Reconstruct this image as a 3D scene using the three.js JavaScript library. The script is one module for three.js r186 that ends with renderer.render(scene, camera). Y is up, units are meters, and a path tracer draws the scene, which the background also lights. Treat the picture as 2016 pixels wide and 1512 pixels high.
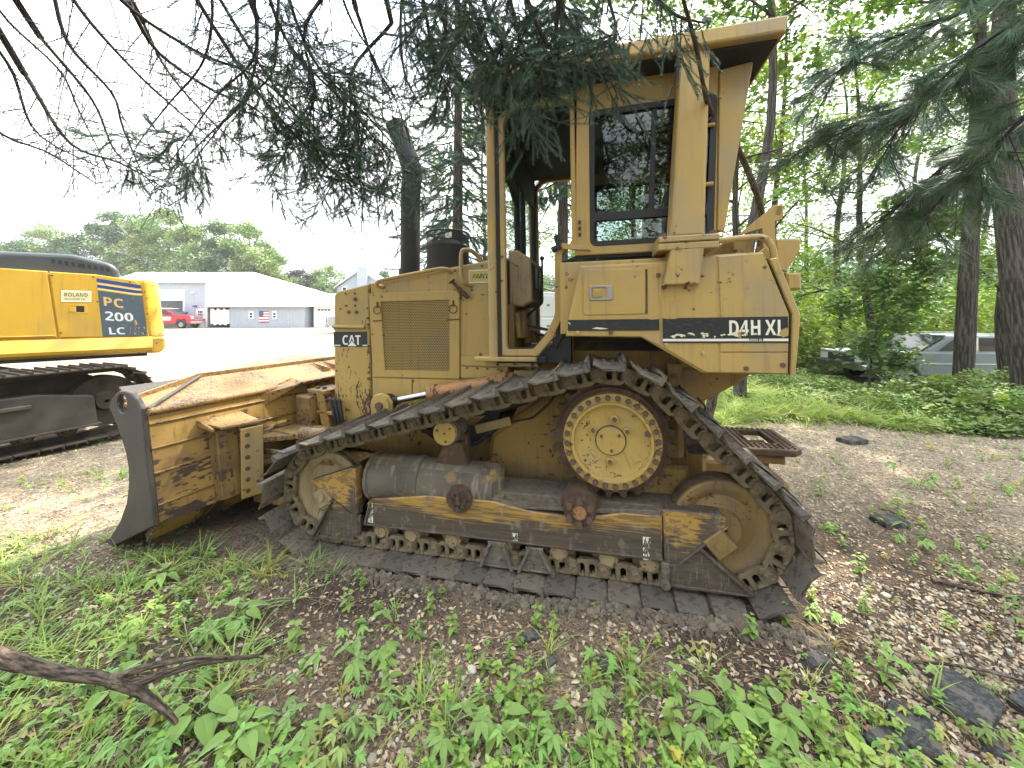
import * as THREE from 'three';
import { mergeGeometries, mergeVertices, toCreasedNormals } from 'three/addons/utils/BufferGeometryUtils.js';

// ---------------------------------------------------------------- camera, sky, sun, exposure
const scene = new THREE.Scene();
const camera = new THREE.PerspectiveCamera(90, 4 / 3, 0.05, 900);
camera.position.set(0, 1.5, 0);
camera.lookAt(0, 1.5, -10);
camera.setViewOffset(2016, 1512, 0, 138, 2016, 1512);      // level phone, lens shifted down
const renderer = new THREE.WebGLRenderer({ antialias: true });
renderer.setSize(1024, 768);
renderer.toneMapping = THREE.LinearToneMapping;
renderer.toneMappingExposure = 2.9;
renderer.shadowMap.enabled = true;

function rng(seed) { let s = seed | 0; return () => { s = (s + 0x6d2b79f5) | 0; let t = Math.imul(s ^ (s >>> 15), 1 | s); t = (t + Math.imul(t ^ (t >>> 7), 61 | t)) ^ t; return ((t ^ (t >>> 14)) >>> 0) / 4294967296; }; }
const clamp = (v, a, b) => Math.min(b, Math.max(a, v)), lerp = (a, b, t) => a + (b - a) * t;
const sstep = (a, b, v) => { const t = clamp((v - a) / (b - a), 0, 1); return t * t * (3 - 2 * t); };
const hash = (x, y, s) => { let h = Math.imul(x, 374761393) ^ Math.imul(y, 668265263) ^ Math.imul(s, 2147483647 ^ 0x5bd1e995); h = Math.imul(h ^ (h >>> 13), 1274126177); return ((h ^ (h >>> 16)) >>> 0) / 4294967296; };
function vnoise(x, y, px, py, s) {                               // value noise with period px, py
  const xi = Math.floor(x), yi = Math.floor(y), fx = x - xi, fy = y - yi, u = fx * fx * (3 - 2 * fx), v = fy * fy * (3 - 2 * fy);
  const m = (a, p) => ((a % p) + p) % p, x0 = m(xi, px), x1 = m(xi + 1, px), y0 = m(yi, py), y1 = m(yi + 1, py);
  return lerp(lerp(hash(x0, y0, s), hash(x1, y0, s), u), lerp(hash(x0, y1, s), hash(x1, y1, s), u), v);
}
function fbm(u, v, f, oct, s, fy = f) { let a = 0.5, r = 0, n = 0; for (let i = 0; i < oct; i++) { r += a * vnoise(u * f, v * fy, f, fy, s + i * 17); n += a; a *= 0.5; f *= 2; fy *= 2; } return r / n; }
const wn = (x, y, s) => vnoise(x + 4096, y + 4096, 65536, 65536, s);

{ // bright hazy sky: thin white cloud with a little blue between
  const W = 512, H = 256, d = new Float32Array(W * H * 4);
  for (let j = 0; j < H; j++) for (let i = 0; i < W; i++) {
    const u = i / W, v = j / H, el = (v - 0.5) * Math.PI, k = 4 * (j * W + i);
    const c = sstep(0.3, 0.62, fbm(u, v, 6, 5, 5, 8));
    const blue = [0.86, 1.02, 1.26], white = [1.32, 1.34, 1.36];
    const over = (1 + 1.6 * Math.max(0, Math.sin(el))) / 1.75;           // an overcast sky is brightest overhead
    for (let q = 0; q < 3; q++) d[k + q] = over * lerp(lerp(blue[q], white[q], c), white[q], sstep(0.5, 0.0, Math.abs(el)));
    d[k + 3] = 1;
  }
  const t = new THREE.DataTexture(d, W, H, THREE.RGBAFormat, THREE.FloatType);
  t.mapping = THREE.EquirectangularReflectionMapping; t.magFilter = THREE.LinearFilter; t.minFilter = THREE.LinearFilter; t.wrapS = THREE.RepeatWrapping; t.needsUpdate = true;
  scene.background = t; scene.environment = t;
}
const sun = new THREE.DirectionalLight(new THREE.Color(1, 0.94, 0.84), 5.0);
const toSun = new THREE.Vector3(0.44, 0.80, -0.40).normalize();
sun.position.copy(toSun).multiplyScalar(80); sun.target.position.set(0, 0, 0);
sun.castShadow = true; sun.shadow.radius = 1.5; sun.shadow.mapSize.set(4096, 4096);
Object.assign(sun.shadow.camera, { left: -60, right: 60, top: 60, bottom: -60, near: 1, far: 260 });
scene.add(sun, sun.target);
scene.fog = new THREE.FogExp2(new THREE.Color(0.93, 0.96, 1.0), 0.0006);

// ---------------------------------------------------------------- textures and materials
function tex(w, h, fn, srgb = true) {                          // fn(u, v) -> linear [r, g, b] 0..1
  const d = new Uint8Array(w * h * 4), enc = (x) => { x = clamp(x, 0, 1); return srgb ? (x <= 0.0031308 ? 12.92 * x : 1.055 * Math.pow(x, 1 / 2.4) - 0.055) : x; };
  for (let j = 0; j < h; j++) for (let i = 0; i < w; i++) { const c = fn((i + 0.5) / w, (j + 0.5) / h), k = 4 * (j * w + i); d[k] = enc(c[0]) * 255; d[k + 1] = enc(c[1]) * 255; d[k + 2] = enc(c[2]) * 255; d[k + 3] = 255; }
  const t = new THREE.DataTexture(d, w, h); t.wrapS = t.wrapT = THREE.RepeatWrapping; t.magFilter = THREE.LinearFilter; t.minFilter = THREE.LinearMipmapLinearFilter; t.generateMipmaps = true;
  if (srgb) t.colorSpace = THREE.SRGBColorSpace; t.needsUpdate = true; return t;
}
const mix3 = (a, b, t) => [lerp(a[0], b[0], t), lerp(a[1], b[1], t), lerp(a[2], b[2], t)];
const mul3 = (a, k) => [a[0] * k, a[1] * k, a[2] * k];
const C = (r, g, b) => new THREE.Color().setRGB(r, g, b);
const std = (o) => new THREE.MeshStandardMaterial(o);
// tile = metres covered by the texture
function sized(t, mx, my = mx, ox = 0, oy = 0) { t.repeat.set(1 / mx, 1 / my); t.offset.set(-ox / mx, -oy / my); return t; }

const RUST = [0.10, 0.047, 0.024], DARK = [0.035, 0.028, 0.023], DUST = [0.27, 0.215, 0.14];
function paintTex(base, { chip = 0.8, dirt = 0.3, seed = 1, size = 1024, tint = 0.1, rust = RUST, dust = DUST, freq = 34, extra } = {}) {
  return tex(size, size, (u, v) => {
    let c = mul3(base, 1 + tint * (fbm(u, v, 3, 4, seed) - 0.5) * 2 + 0.05 * (vnoise(u * 256, v * 256, 256, 256, seed + 3) - 0.5));
    const grime = sstep(0.45, 0.8, fbm(u, v, 5, 6, seed + 40)) * dirt; c = mix3(c, dust, grime);
    const runs = sstep(0.55, 0.9, fbm(u, v, 90, 3, seed + 60, 5)) * dirt * 0.6; c = mix3(c, mul3(dust, 0.5), runs);
    const low = sstep(0.42, 0.68, fbm(u, v, 4, 4, seed + 90)), th = chip - 0.2 * low - (extra ? extra(u, v) : 0), n = fbm(u, v, freq, 5, seed + 80, Math.round(freq * 1.2));
    c = mix3(c, mix3(base, rust, 0.6), sstep(th - 0.1, th, n) * 0.45);
    c = mix3(c, mix3(rust, DARK, vnoise(u * 90, v * 90, 90, 90, seed + 7)), sstep(th - 0.015, th + 0.015, n));
    return c;
  });
}
const YEL = [0.40, 0.264, 0.074], YEL2 = [0.25, 0.155, 0.04];
const bumpFine = tex(512, 512, (u, v) => { const g = fbm(u, v, 24, 4, 301) * 0.6 + fbm(u, v, 5, 3, 302) * 0.4; return [g, g, g]; }, false);
const M = {};
M.paint = std({ map: sized(paintTex(YEL, { chip: 0.965, dirt: 0.58, seed: 11 }), 1.5), roughness: 0.5, bumpMap: sized(bumpFine.clone(), 0.9), bumpScale: 0.0012 });
M.paintChip = std({ map: sized(paintTex(YEL, { chip: 0.92, dirt: 0.4, seed: 12, extra: (u, v) => 0.36 * sstep(0.55, 0.05, v) * sstep(0.2, 0.7, vnoise(u * 6, v * 9, 6, 9, 3)) + 0.12 * sstep(0.75, 0.95, u) }), 0.4, 1.2, -2.74, 0.62), roughness: 0.55, bumpMap: sized(bumpFine.clone(), 0.7), bumpScale: 0.0015 });
M.hull = std({ map: sized(paintTex(YEL2, { chip: 0.9, dirt: 0.9, seed: 14, dust: [0.15, 0.1, 0.05] }), 1.1), roughness: 0.75, bumpMap: sized(bumpFine.clone(), 0.6), bumpScale: 0.002 });
M.blade = std({ map: sized(paintTex([0.31, 0.185, 0.046], { chip: 0.745, dirt: 0.9, seed: 15, freq: 48, tint: 0.25, dust: [0.13, 0.075, 0.03], rust: [0.085, 0.042, 0.026] }), 1.2), roughness: 0.62, bumpMap: sized(bumpFine.clone(), 0.6), bumpScale: 0.002 });
M.bladeBack = std({ map: sized(paintTex([0.31, 0.185, 0.046], { chip: 0.8, dirt: 0.95, seed: 23, freq: 60, tint: 0.25, dust: [0.12, 0.068, 0.03], rust: [0.08, 0.042, 0.028], extra: (u, v) => 0.36 * sstep(0.3, 0.12, v + 0.12 * (vnoise(u * 9, v * 5, 9, 5, 4) - 0.5)) + 0.3 * sstep(0.5, 0.72, vnoise(u * 14, v * 7, 14, 7, 6)) * sstep(0.6, 0.9, u) + 0.16 * sstep(0.86, 0.97, v) }), 2.85, 0.98, -2.3, -0.03), roughness: 0.62, bumpMap: sized(bumpFine.clone(), 0.6), bumpScale: 0.002 });
M.bladeTop = std({ map: sized(paintTex([0.26, 0.155, 0.05], { chip: 0.66, dirt: 0.7, seed: 16, freq: 110, tint: 0.2, rust: [0.17, 0.095, 0.05], dust: [0.19, 0.12, 0.065] }), 1.0), roughness: 0.62, bumpMap: sized(bumpFine.clone(), 0.5), bumpScale: 0.002 });
M.hub = std({ map: sized(paintTex([0.4, 0.265, 0.07], { chip: 0.84, dirt: 0.4, seed: 17 }), 0.5), roughness: 0.5, bumpMap: sized(bumpFine.clone(), 0.4), bumpScale: 0.001 });
M.rust = std({ map: sized(tex(512, 512, (u, v) => mix3([0.07, 0.037, 0.022], mix3([0.15, 0.095, 0.058], [0.035, 0.023, 0.017], fbm(u, v, 30, 3, 22)), sstep(0.35, 0.7, fbm(u, v, 8, 5, 21)))), 0.35), roughness: 0.88, bumpMap: sized(bumpFine.clone(), 0.25), bumpScale: 0.0025 });
M.shoe = std({ map: sized(tex(1024, 1024, (u, v) => { let c = mix3([0.08, 0.066, 0.052], [0.17, 0.143, 0.113], fbm(u, v, 6, 6, 31)); c = mix3(c, [0.22, 0.175, 0.12], 0.6 * sstep(0.52, 0.75, fbm(u, v, 14, 5, 33))); return mix3(c, [0.05, 0.04, 0.033], sstep(0.6, 0.75, fbm(u, v, 40, 3, 35)) * 0.8); }), 0.7), roughness: 0.8, metalness: 0.0, bumpMap: sized(bumpFine.clone(), 0.35), bumpScale: 0.004 });
M.link = std({ map: sized(tex(512, 512, (u, v) => { let c = mix3([0.11, 0.082, 0.046], [0.22, 0.165, 0.098], fbm(u, v, 6, 5, 41)); return mix3(c, [0.07, 0.05, 0.03], sstep(0.58, 0.72, fbm(u, v, 20, 4, 43)) * 0.8); }), 0.5), roughness: 0.85, bumpMap: sized(bumpFine.clone(), 0.3), bumpScale: 0.003 });
M.soilcake = std({ map: sized(tex(512, 512, (u, v) => mix3([0.07, 0.055, 0.042], [0.2, 0.165, 0.12], fbm(u, v, 16, 5, 45))), 0.4), roughness: 1, bumpMap: sized(bumpFine.clone(), 0.15), bumpScale: 0.008 });
M.tubeDirt = std({ map: sized(tex(1024, 512, (u, v) => { let c = mix3([0.06, 0.049, 0.038], [0.155, 0.128, 0.098], fbm(u, v, 6, 5, 51)); c = mix3(c, [0.26, 0.22, 0.17], 0.6 * sstep(0.55, 0.8, fbm(u, v, 40, 4, 53, 6))); return mix3(c, [0.34, 0.2, 0.045], sstep(0.58, 0.72, fbm(u, v, 9, 6, 55)) * 0.45); }), 1.2, 0.6), roughness: 0.85, bumpMap: sized(bumpFine.clone(), 0.3), bumpScale: 0.003 });
// frame plate: yellow with a black worn band along its lower half, scraped lengthways
function wornTex(seed, band0, band1) {
  return tex(1024, 256, (u, v) => {
    let c = mul3([0.36, 0.21, 0.045], 0.85 + 0.3 * fbm(u, v, 4, 4, seed));
    const scr = fbm(u, v, 10, 4, seed + 3, 70), edge = lerp(band0, band1, fbm(u, v, 6, 3, seed + 5, 2)) + (scr - 0.5) * 0.5;
    const black = sstep(edge + 0.05, edge - 0.05, v);
    c = mix3(c, mix3([0.2, 0.11, 0.045], [0.09, 0.06, 0.04], scr), sstep(0.48, 0.62, fbm(u, v, 24, 4, seed + 8, 40)) * 0.75);
    c = mix3(c, mix3([0.035, 0.026, 0.02], [0.125, 0.09, 0.062], fbm(u, v, 16, 5, seed + 11, 60)), black);
    return mix3(c, [0.26, 0.22, 0.16], 0.45 * sstep(0.6, 0.85, fbm(u, v, 60, 3, seed + 14, 6)));
  });
}
M.plate = std({ map: sized(wornTex(61, 0.38, 0.8), 1.85, 0.28, -2.06, 0.165), roughness: 0.6, bumpMap: sized(bumpFine.clone(), 0.4), bumpScale: 0.002 });
M.guard = std({ map: sized(wornTex(62, 0.3, 0.95), 0.7, 0.5, -0.25, 0.05), roughness: 0.65, bumpMap: sized(bumpFine.clone(), 0.4), bumpScale: 0.002 });
M.idler = std({ map: sized(paintTex([0.22, 0.138, 0.048], { chip: 0.9, dirt: 0.9, seed: 18, dust: [0.14, 0.1, 0.065] }), 0.6), roughness: 0.75, bumpMap: sized(bumpFine.clone(), 0.4), bumpScale: 0.002 });
M.idler2 = std({ map: sized(paintTex([0.3, 0.22, 0.12], { chip: 0.88, dirt: 0.8, seed: 19, dust: [0.17, 0.135, 0.09] }), 0.6), roughness: 0.75, bumpMap: sized(bumpFine.clone(), 0.4), bumpScale: 0.002 });
M.endplate = std({ map: sized(tex(512, 512, (u, v) => mix3([0.03, 0.025, 0.021], [0.07, 0.056, 0.047], fbm(u, v, 5, 6, 71))), 0.9), roughness: 0.62, bumpMap: sized(bumpFine.clone(), 0.4), bumpScale: 0.002 });
M.orange = std({ map: sized(paintTex([0.36, 0.175, 0.065], { chip: 0.76, dirt: 0.6, seed: 20, dust: [0.2, 0.11, 0.05] }), 0.5), roughness: 0.65 });
M.black = std({ color: C(0.012, 0.012, 0.013), roughness: 0.6 });
M.rubber = std({ color: C(0.016, 0.017, 0.018), roughness: 0.75 });
M.interior = std({ color: C(0.02, 0.02, 0.021), roughness: 0.85 });
M.stack = std({ map: sized(tex(256, 256, (u, v) => mix3([0.014, 0.015, 0.015], [0.034, 0.033, 0.031], fbm(u, v, 6, 5, 75))), 0.6), roughness: 0.8, bumpMap: sized(bumpFine.clone(), 0.4), bumpScale: 0.002 });
M.chrome = std({ color: C(0.55, 0.56, 0.58), roughness: 0.22, metalness: 1 });
M.steel = std({ color: C(0.3, 0.29, 0.28), roughness: 0.5, metalness: 0.7 });
M.boltRust = std({ color: C(0.105, 0.062, 0.042), roughness: 0.85 });
M.boltDark = std({ color: C(0.06, 0.04, 0.03), roughness: 0.8 });
M.boltPaint = std({ color: C(0.4, 0.29, 0.12), roughness: 0.6 });
M.glass = new THREE.MeshPhysicalMaterial({ color: C(0.86, 0.93, 0.92), transmission: 1, thickness: 0, roughness: 0.02, ior: 1.5 });
M.tinted = new THREE.MeshPhysicalMaterial({ color: C(0.62, 0.67, 0.67), transmission: 1, thickness: 0, roughness: 0.02, ior: 1.5 });
M.exc = std({ map: sized(paintTex([0.64, 0.365, 0.028], { chip: 0.97, dirt: 0.3, seed: 81, tint: 0.06 }), 2.2), roughness: 0.45 });
M.excRear = std({ map: sized(paintTex([0.64, 0.365, 0.028], { chip: 0.83, dirt: 0.45, seed: 82, tint: 0.1 }), 1.2), roughness: 0.5 });
M.excBlack = std({ color: C(0.045, 0.052, 0.055), roughness: 0.5 });
M.excTrack = std({ map: sized(tex(512, 512, (u, v) => mix3([0.02, 0.015, 0.012], [0.085, 0.06, 0.04], fbm(u, v, 7, 5, 85))), 0.9), roughness: 0.9, bumpMap: sized(bumpFine.clone(), 0.5), bumpScale: 0.004 });
M.excFrame = std({ map: sized(tex(512, 512, (u, v) => mix3([0.025, 0.02, 0.016], [0.1, 0.082, 0.063], fbm(u, v, 8, 6, 86))), 1.2), roughness: 0.8 });
M.bark = std({ map: sized(tex(512, 1024, (u, v) => { const r = fbm(u, v, 22, 4, 91, 6); return mix3([0.022, 0.018, 0.014], [0.105, 0.088, 0.07], sstep(0.3, 0.75, r)); }), 0.5, 1.0), roughness: 0.95, bumpMap: sized(tex(512, 1024, (u, v) => { const r = fbm(u, v, 22, 4, 91, 6); return [r, r, r]; }, false), 0.5, 1.0), bumpScale: 0.02 });
M.barkThin = std({ map: sized(tex(256, 512, (u, v) => mix3([0.03, 0.02, 0.014], [0.2, 0.145, 0.105], sstep(0.25, 0.8, fbm(u, v, 14, 5, 92, 10)))), 0.15, 0.3), roughness: 0.95, bumpMap: sized(bumpFine.clone(), 0.08), bumpScale: 0.006 });
M.twig = std({ color: C(0.035, 0.03, 0.028), roughness: 0.95 });
const leafMat = (r, g, b, t = 0.4) => new THREE.MeshPhysicalMaterial({ color: C(r, g, b), roughness: 0.85, transmission: t, thickness: 0, side: THREE.DoubleSide });

// ---------------------------------------------------------------- geometry helpers
const _v = new THREE.Vector3(), _q = new THREE.Quaternion(), _m = new THREE.Matrix4();
function boxUV(g) {                                             // uv in metres, from the side each face points to
  const p = g.attributes.position, n = p.count, uv = new Float32Array(n * 2), a = new THREE.Vector3(), b = new THREE.Vector3(), c = new THREE.Vector3();
  for (let i = 0; i < n; i += 3) {
    a.fromBufferAttribute(p, i); b.fromBufferAttribute(p, i + 1).sub(a); c.fromBufferAttribute(p, i + 2).sub(a); b.cross(c);
    const X = Math.abs(b.x), Y = Math.abs(b.y), Z = Math.abs(b.z);
    for (let k = 0; k < 3; k++) { a.fromBufferAttribute(p, i + k); const o = 2 * (i + k); if (Z >= X && Z >= Y) { uv[o] = a.x; uv[o + 1] = a.y; } else if (Y >= X) { uv[o] = a.x; uv[o + 1] = a.z + 0.37; } else { uv[o] = a.z + 0.53; uv[o + 1] = a.y; } }
  }
  g.setAttribute('uv', new THREE.BufferAttribute(uv, 2)); return g;
}
function flat(g) { const r = g.index ? g.toNonIndexed() : g; for (const k of Object.keys(r.attributes)) if (k !== 'position' && k !== 'normal') r.deleteAttribute(k); return r; }
function join(list) { const l = list.flat(9).map(flat); return l.length === 1 ? l[0] : mergeGeometries(l); }
const used = new Map();
function numbered(n) { const k = used.get(n) || 0; used.set(n, k + 1); return k ? n + '_' + String(k).padStart(3, '0') : n; }
function part(name, geoms, mat, parent) {
  const m = new THREE.Mesh(boxUV(join([geoms])), mat); m.name = name; m.castShadow = m.receiveShadow = true; parent.add(m); return m;
}
function sub(name, parent) { const g = new THREE.Group(); g.name = name; parent.add(g); return g; }
function thing(name, label, category, pos = [0, 0, 0], ry = 0, group) {
  const g = new THREE.Group(); g.name = numbered(name); g.position.set(...pos); g.rotation.y = ry; g.userData = { label, category }; if (group) g.userData.group = group; scene.add(g); return g;
}
function tag(o, label, category, group) { o.name = numbered(o.name); o.userData = { label, category }; if (group) o.userData.group = group; scene.add(o); return o; }
function struct(name, geo, mat) { const m = new THREE.Mesh(geo, mat); m.name = name; m.receiveShadow = m.castShadow = true; m.userData.kind = 'structure'; scene.add(m); return m; }
const at = (g, x, y, z, rx = 0, ry = 0, rz = 0) => { if (rx || ry || rz) g.applyMatrix4(_m.makeRotationFromEuler(new THREE.Euler(rx, ry, rz, 'YXZ'))); return g.translate(x, y, z); };
// extruded outline (x, y) from z0 to z1, bevelled
function poly(pts, z0, z1, bev = 0.006, holes = [], seg = 1) {
  const s = new THREE.Shape(pts.map((p) => new THREE.Vector2(p[0], p[1])));
  for (const h of holes) s.holes.push(new THREE.Path(h.map((p) => new THREE.Vector2(p[0], p[1]))));
  const lo = Math.min(z0, z1), d = Math.abs(z1 - z0), b = Math.min(bev, d * 0.45);
  const g = new THREE.ExtrudeGeometry(s, { depth: d - 2 * b, bevelEnabled: b > 0, bevelSize: b, bevelThickness: b, bevelOffset: -b, bevelSegments: seg, curveSegments: 8 });
  return g.translate(0, 0, lo + b);
}
const rect = (x0, y0, x1, y1) => [[x0, y0], [x1, y0], [x1, y1], [x0, y1]];
function rrect(x0, y0, x1, y1, r, n = 4) { const o = []; for (const [cx, cy, a] of [[x1 - r, y0 + r, -90], [x1 - r, y1 - r, 0], [x0 + r, y1 - r, 90], [x0 + r, y0 + r, 180]]) for (let i = 0; i <= n; i++) { const t = (a + 90 * i / n) * Math.PI / 180; o.push([cx + r * Math.cos(t), cy + r * Math.sin(t)]); } return o; }
function rpoly(pts, r, n = 3) { const o = [], N = pts.length; for (let i = 0; i < N; i++) { const p = new THREE.Vector2(...pts[i]), a = new THREE.Vector2(...pts[(i + N - 1) % N]), b = new THREE.Vector2(...pts[(i + 1) % N]); const ra = Math.min(r, a.distanceTo(p) * 0.45, b.distanceTo(p) * 0.45); const A = a.clone().sub(p).setLength(ra).add(p), B = b.clone().sub(p).setLength(ra).add(p); for (let k = 0; k <= n; k++) { const t = k / n; o.push([(1 - t) ** 2 * A.x + 2 * t * (1 - t) * p.x + t * t * B.x, (1 - t) ** 2 * A.y + 2 * t * (1 - t) * p.y + t * t * B.y]); } } return o; }
const circ = (cx, cy, r, n = 16, a0 = 0) => Array.from({ length: n }, (_, i) => { const t = a0 + i / n * Math.PI * 2; return [cx + r * Math.cos(t), cy + r * Math.sin(t)]; });
const bx = (x0, y0, z0, x1, y1, z1, b = 0.006) => poly(rect(Math.min(x0, x1), Math.min(y0, y1), Math.max(x0, x1), Math.max(y0, y1)), z0, z1, b);
// cylinder between two points
function rod(a, b, r0, r1 = r0, n = 12, open = false) {
  const A = new THREE.Vector3(...a), B = new THREE.Vector3(...b), L = A.distanceTo(B), g = new THREE.CylinderGeometry(r1, r0, L, n, 1, open);
  g.applyQuaternion(_q.setFromUnitVectors(new THREE.Vector3(0, 1, 0), B.clone().sub(A).normalize())); return g.translate((A.x + B.x) / 2, (A.y + B.y) / 2, (A.z + B.z) / 2);
}
const cylz = (x, y, z0, z1, r, n = 20, r1 = r) => rod([x, y, z0], [x, y, z1], r, r1, n);
const hexz = (x, y, z, r, h = 0.012) => rod([x, y, z], [x, y, z + h], r, r * 0.94, 6);
function pipe(pts, r, n = 8, seg) { const c = new THREE.CatmullRomCurve3(pts.map((p) => new THREE.Vector3(...p)), false, 'catmullrom', 0.3); return new THREE.TubeGeometry(c, seg || pts.length * 5, r, n, false); }
function ring(x, y, z, R, r, n = 24) { return new THREE.TorusGeometry(R, r, 6, n).translate(x, y, z); }
// lathe about the z axis: profile [[radius, z], ...]
function lathez(x, y, prof, n = 40) { const g = new THREE.LatheGeometry(prof.map((p) => new THREE.Vector2(Math.max(p[0], 0.0001), p[1])), n); g.rotateX(Math.PI / 2); return toCreasedNormals(g.translate(x, y, 0), 0.6); }
function canvasTex(w, h, draw) { const c = document.createElement('canvas'); c.width = w; c.height = h; const x = c.getContext('2d'); draw(x, w, h); const t = new THREE.CanvasTexture(c); t.colorSpace = THREE.SRGBColorSpace; return t; }
// flat printed sticker: corners in (x, y) of a plane z
function sticker(name, tx, x0, y0, x1, y1, z, parent, o = {}) {
  const g = new THREE.PlaneGeometry(x1 - x0, y1 - y0).translate((x0 + x1) / 2, (y0 + y1) / 2, z);
  const m = new THREE.Mesh(g, std({ map: tx, roughness: 0.55, ...o })); m.name = name; m.castShadow = m.receiveShadow = true; parent.add(m); return m;
}
// ================================================================ ground
const lotMask = (x, d) => { const n = (wn(x * 0.35, d * 0.35, 7) - 0.5) * 2.2; const edge = 6.3 + n + Math.max(0, x + 3) * 1.1; return sstep(edge - 0.7, edge + 0.9, d) * sstep(8.5, 4.5, x - d * 0.12); };
const pathMask = (x, d) => sstep(1.6, 2.4, x) * sstep(0.9, 0.2, Math.abs(d - (3.9 - 0.0 * x) - (wn(x, d, 5) - 0.5)) / 1.9);  // bare gravel strip behind the machine
const gh = (x, z) => {
  const d = -z; let h = 0.0175 * clamp(x - 1.0, -3.6, 0);
  h += (wn(x * 0.9, z * 0.9, 1) - 0.5) * 0.07 * sstep(0, 1, 1) + (wn(x * 4, z * 4, 2) - 0.5) * 0.022 + (wn(x * 14, z * 14, 3) - 0.5) * 0.008;
  const out = Math.max(sstep(20, 60, Math.abs(x)), sstep(14, 30, d)); h *= 1 - 0.9 * out;
  h -= 0.5 * sstep(4.0, 9.0, x) * sstep(4.5, 10.5, d) * (1 - sstep(30, 60, d)); return h;
};
{
  const axis = (lo, hi, f0, f1, cell, grow) => { const a = []; for (let v = f0; v <= f1; v += cell) a.push(v); let s = cell, v = f1; while (v < hi) { s *= grow; v += s; a.push(v); } s = cell; v = f0; while (v > lo) { s *= grow; v -= s; a.unshift(v); } return a; };
  const xs = axis(-420, 420, -7.5, 8.5, 0.055, 1.085), zs = axis(-560, 60, -8.5, 0.4, 0.055, 1.085), nx = xs.length, nz = zs.length;
  const pos = new Float32Array(nx * nz * 3), col = new Float32Array(nx * nz * 3), uv = new Float32Array(nx * nz * 2), idx = [];
  const SOIL = [0.26, 0.2, 0.145], LOT = [0.56, 0.48, 0.33], PATH = [0.56, 0.48, 0.37], GRASS = [0.17, 0.19, 0.08], DIRT = [0.115, 0.085, 0.062];
  for (let j = 0; j < nz; j++) for (let i = 0; i < nx; i++) {
    const k = j * nx + i, x = xs[i], z = zs[j], d = -z; pos.set([x, gh(x, z), z], k * 3); uv.set([x, z], k * 2);
    let c = mix3(DIRT, SOIL, sstep(0.3, 0.7, wn(x * 1.3, z * 1.3, 11)));
    c = mix3(c, PATH, 0.75 * sstep(0.42, 0.62, wn(x * 0.8 + 3, z * 0.8, 12)) * sstep(-0.6, 1.4, x - 0.2));
    c = mix3(c, PATH, pathMask(x, d) * 0.9);
    c = mix3(c, mix3(PATH, LOT, 0.35), 0.8 * sstep(-1.9, -3.2, x) * sstep(1.9, 3.2, d));
    c = mix3(c, GRASS, 0.55 * sstep(0.5, 0.7, wn(x * 0.7 + 9, z * 0.7, 13)) * sstep(-0.5, -2.5, x));
    c = mix3(c, GRASS, sstep(1.5, 3.5, x) * sstep(4.9, 6.2, d) * 0.9);
    c = mix3(c, LOT, lotMask(x, d));
    const lot = lotMask(x, d); if (lot > 0.5) c = mul3(c, 0.9 + 0.2 * wn(x * 0.4, z * 1.7, 19));
    col.set(c, k * 3);
  }
  for (let j = 0; j < nz - 1; j++) for (let i = 0; i < nx - 1; i++) { const a = j * nx + i, b = a + nx; idx.push(a, b, a + 1, b, b + 1, a + 1); }
  const g = new THREE.BufferGeometry(); g.setAttribute('position', new THREE.BufferAttribute(pos, 3)); g.setAttribute('color', new THREE.BufferAttribute(col, 3)); g.setAttribute('uv', new THREE.BufferAttribute(uv, 2)); g.setIndex(idx); g.computeVertexNormals();
  // litter: grit, needles, small stones
  const r = rng(77), S = 2048, H = new Float32Array(S * S), K = new Uint8Array(S * S);
  for (let i = 0; i < 26000; i++) { const cx = r() * S, cy = r() * S, rad = 1.5 + Math.pow(r(), 4) * 13, e = 0.6 + r() * 0.4, a = r() * 3.14, ca = Math.cos(a), sa = Math.sin(a), t = 1 + Math.floor(r() * 5); const R = Math.ceil(rad); for (let y = -R; y <= R; y++) for (let x = -R; x <= R; x++) { const u = (x * ca + y * sa) / rad, v = (-x * sa + y * ca) / (rad * e), q = u * u + v * v; if (q < 1) { const k = ((cy + y + S) & (S - 1)) * S + ((cx + x + S) & (S - 1)); H[k] = Math.max(H[k], Math.sqrt(1 - q) * Math.min(1, rad / 8)); K[k] = t; } } }
  for (let i = 0; i < 15000; i++) { let x = r() * S, y = r() * S, a = r() * 6.28; const L = 14 + r() * 46, t = 6 + Math.floor(r() * 3), w = r() < 0.15 ? 2 : 1; for (let s = 0; s < L; s++) { x += Math.cos(a); y += Math.sin(a); a += (r() - 0.5) * 0.06; for (let q = 0; q < w; q++) { const k = ((y + q + S) & (S - 1)) * S + ((x + S) & (S - 1)); H[k] = Math.max(H[k], 0.4); K[k] = t; } } }
  const cols = [null, [0.95, 0.86, 0.68], [0.62, 0.52, 0.4], [0.5, 0.47, 0.44], [0.8, 0.66, 0.45], [0.3, 0.27, 0.25], [0.62, 0.4, 0.27], [0.78, 0.62, 0.44], [0.32, 0.2, 0.14]];
  const map = tex(S, S, (u, v) => { const k = Math.floor(v * S) * S + Math.floor(u * S), n = 0.30 + 0.5 * fbm(u, v, 40, 5, 201), b = [n, n * 0.97, n * 0.93]; return K[k] ? mix3(b, cols[K[k]], 0.9) : b; });
  const bump = tex(S, S, (u, v) => { const k = Math.floor(v * S) * S + Math.floor(u * S), n = 0.25 * fbm(u, v, 60, 4, 201) + 0.7 * H[k]; return [n, n, n]; }, false);
  map.anisotropy = 8;
  struct('ground', g, std({ map: sized(map, 2.3), bumpMap: sized(bump, 2.3), bumpScale: 0.02, vertexColors: true, roughness: 1 }));
}
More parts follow.
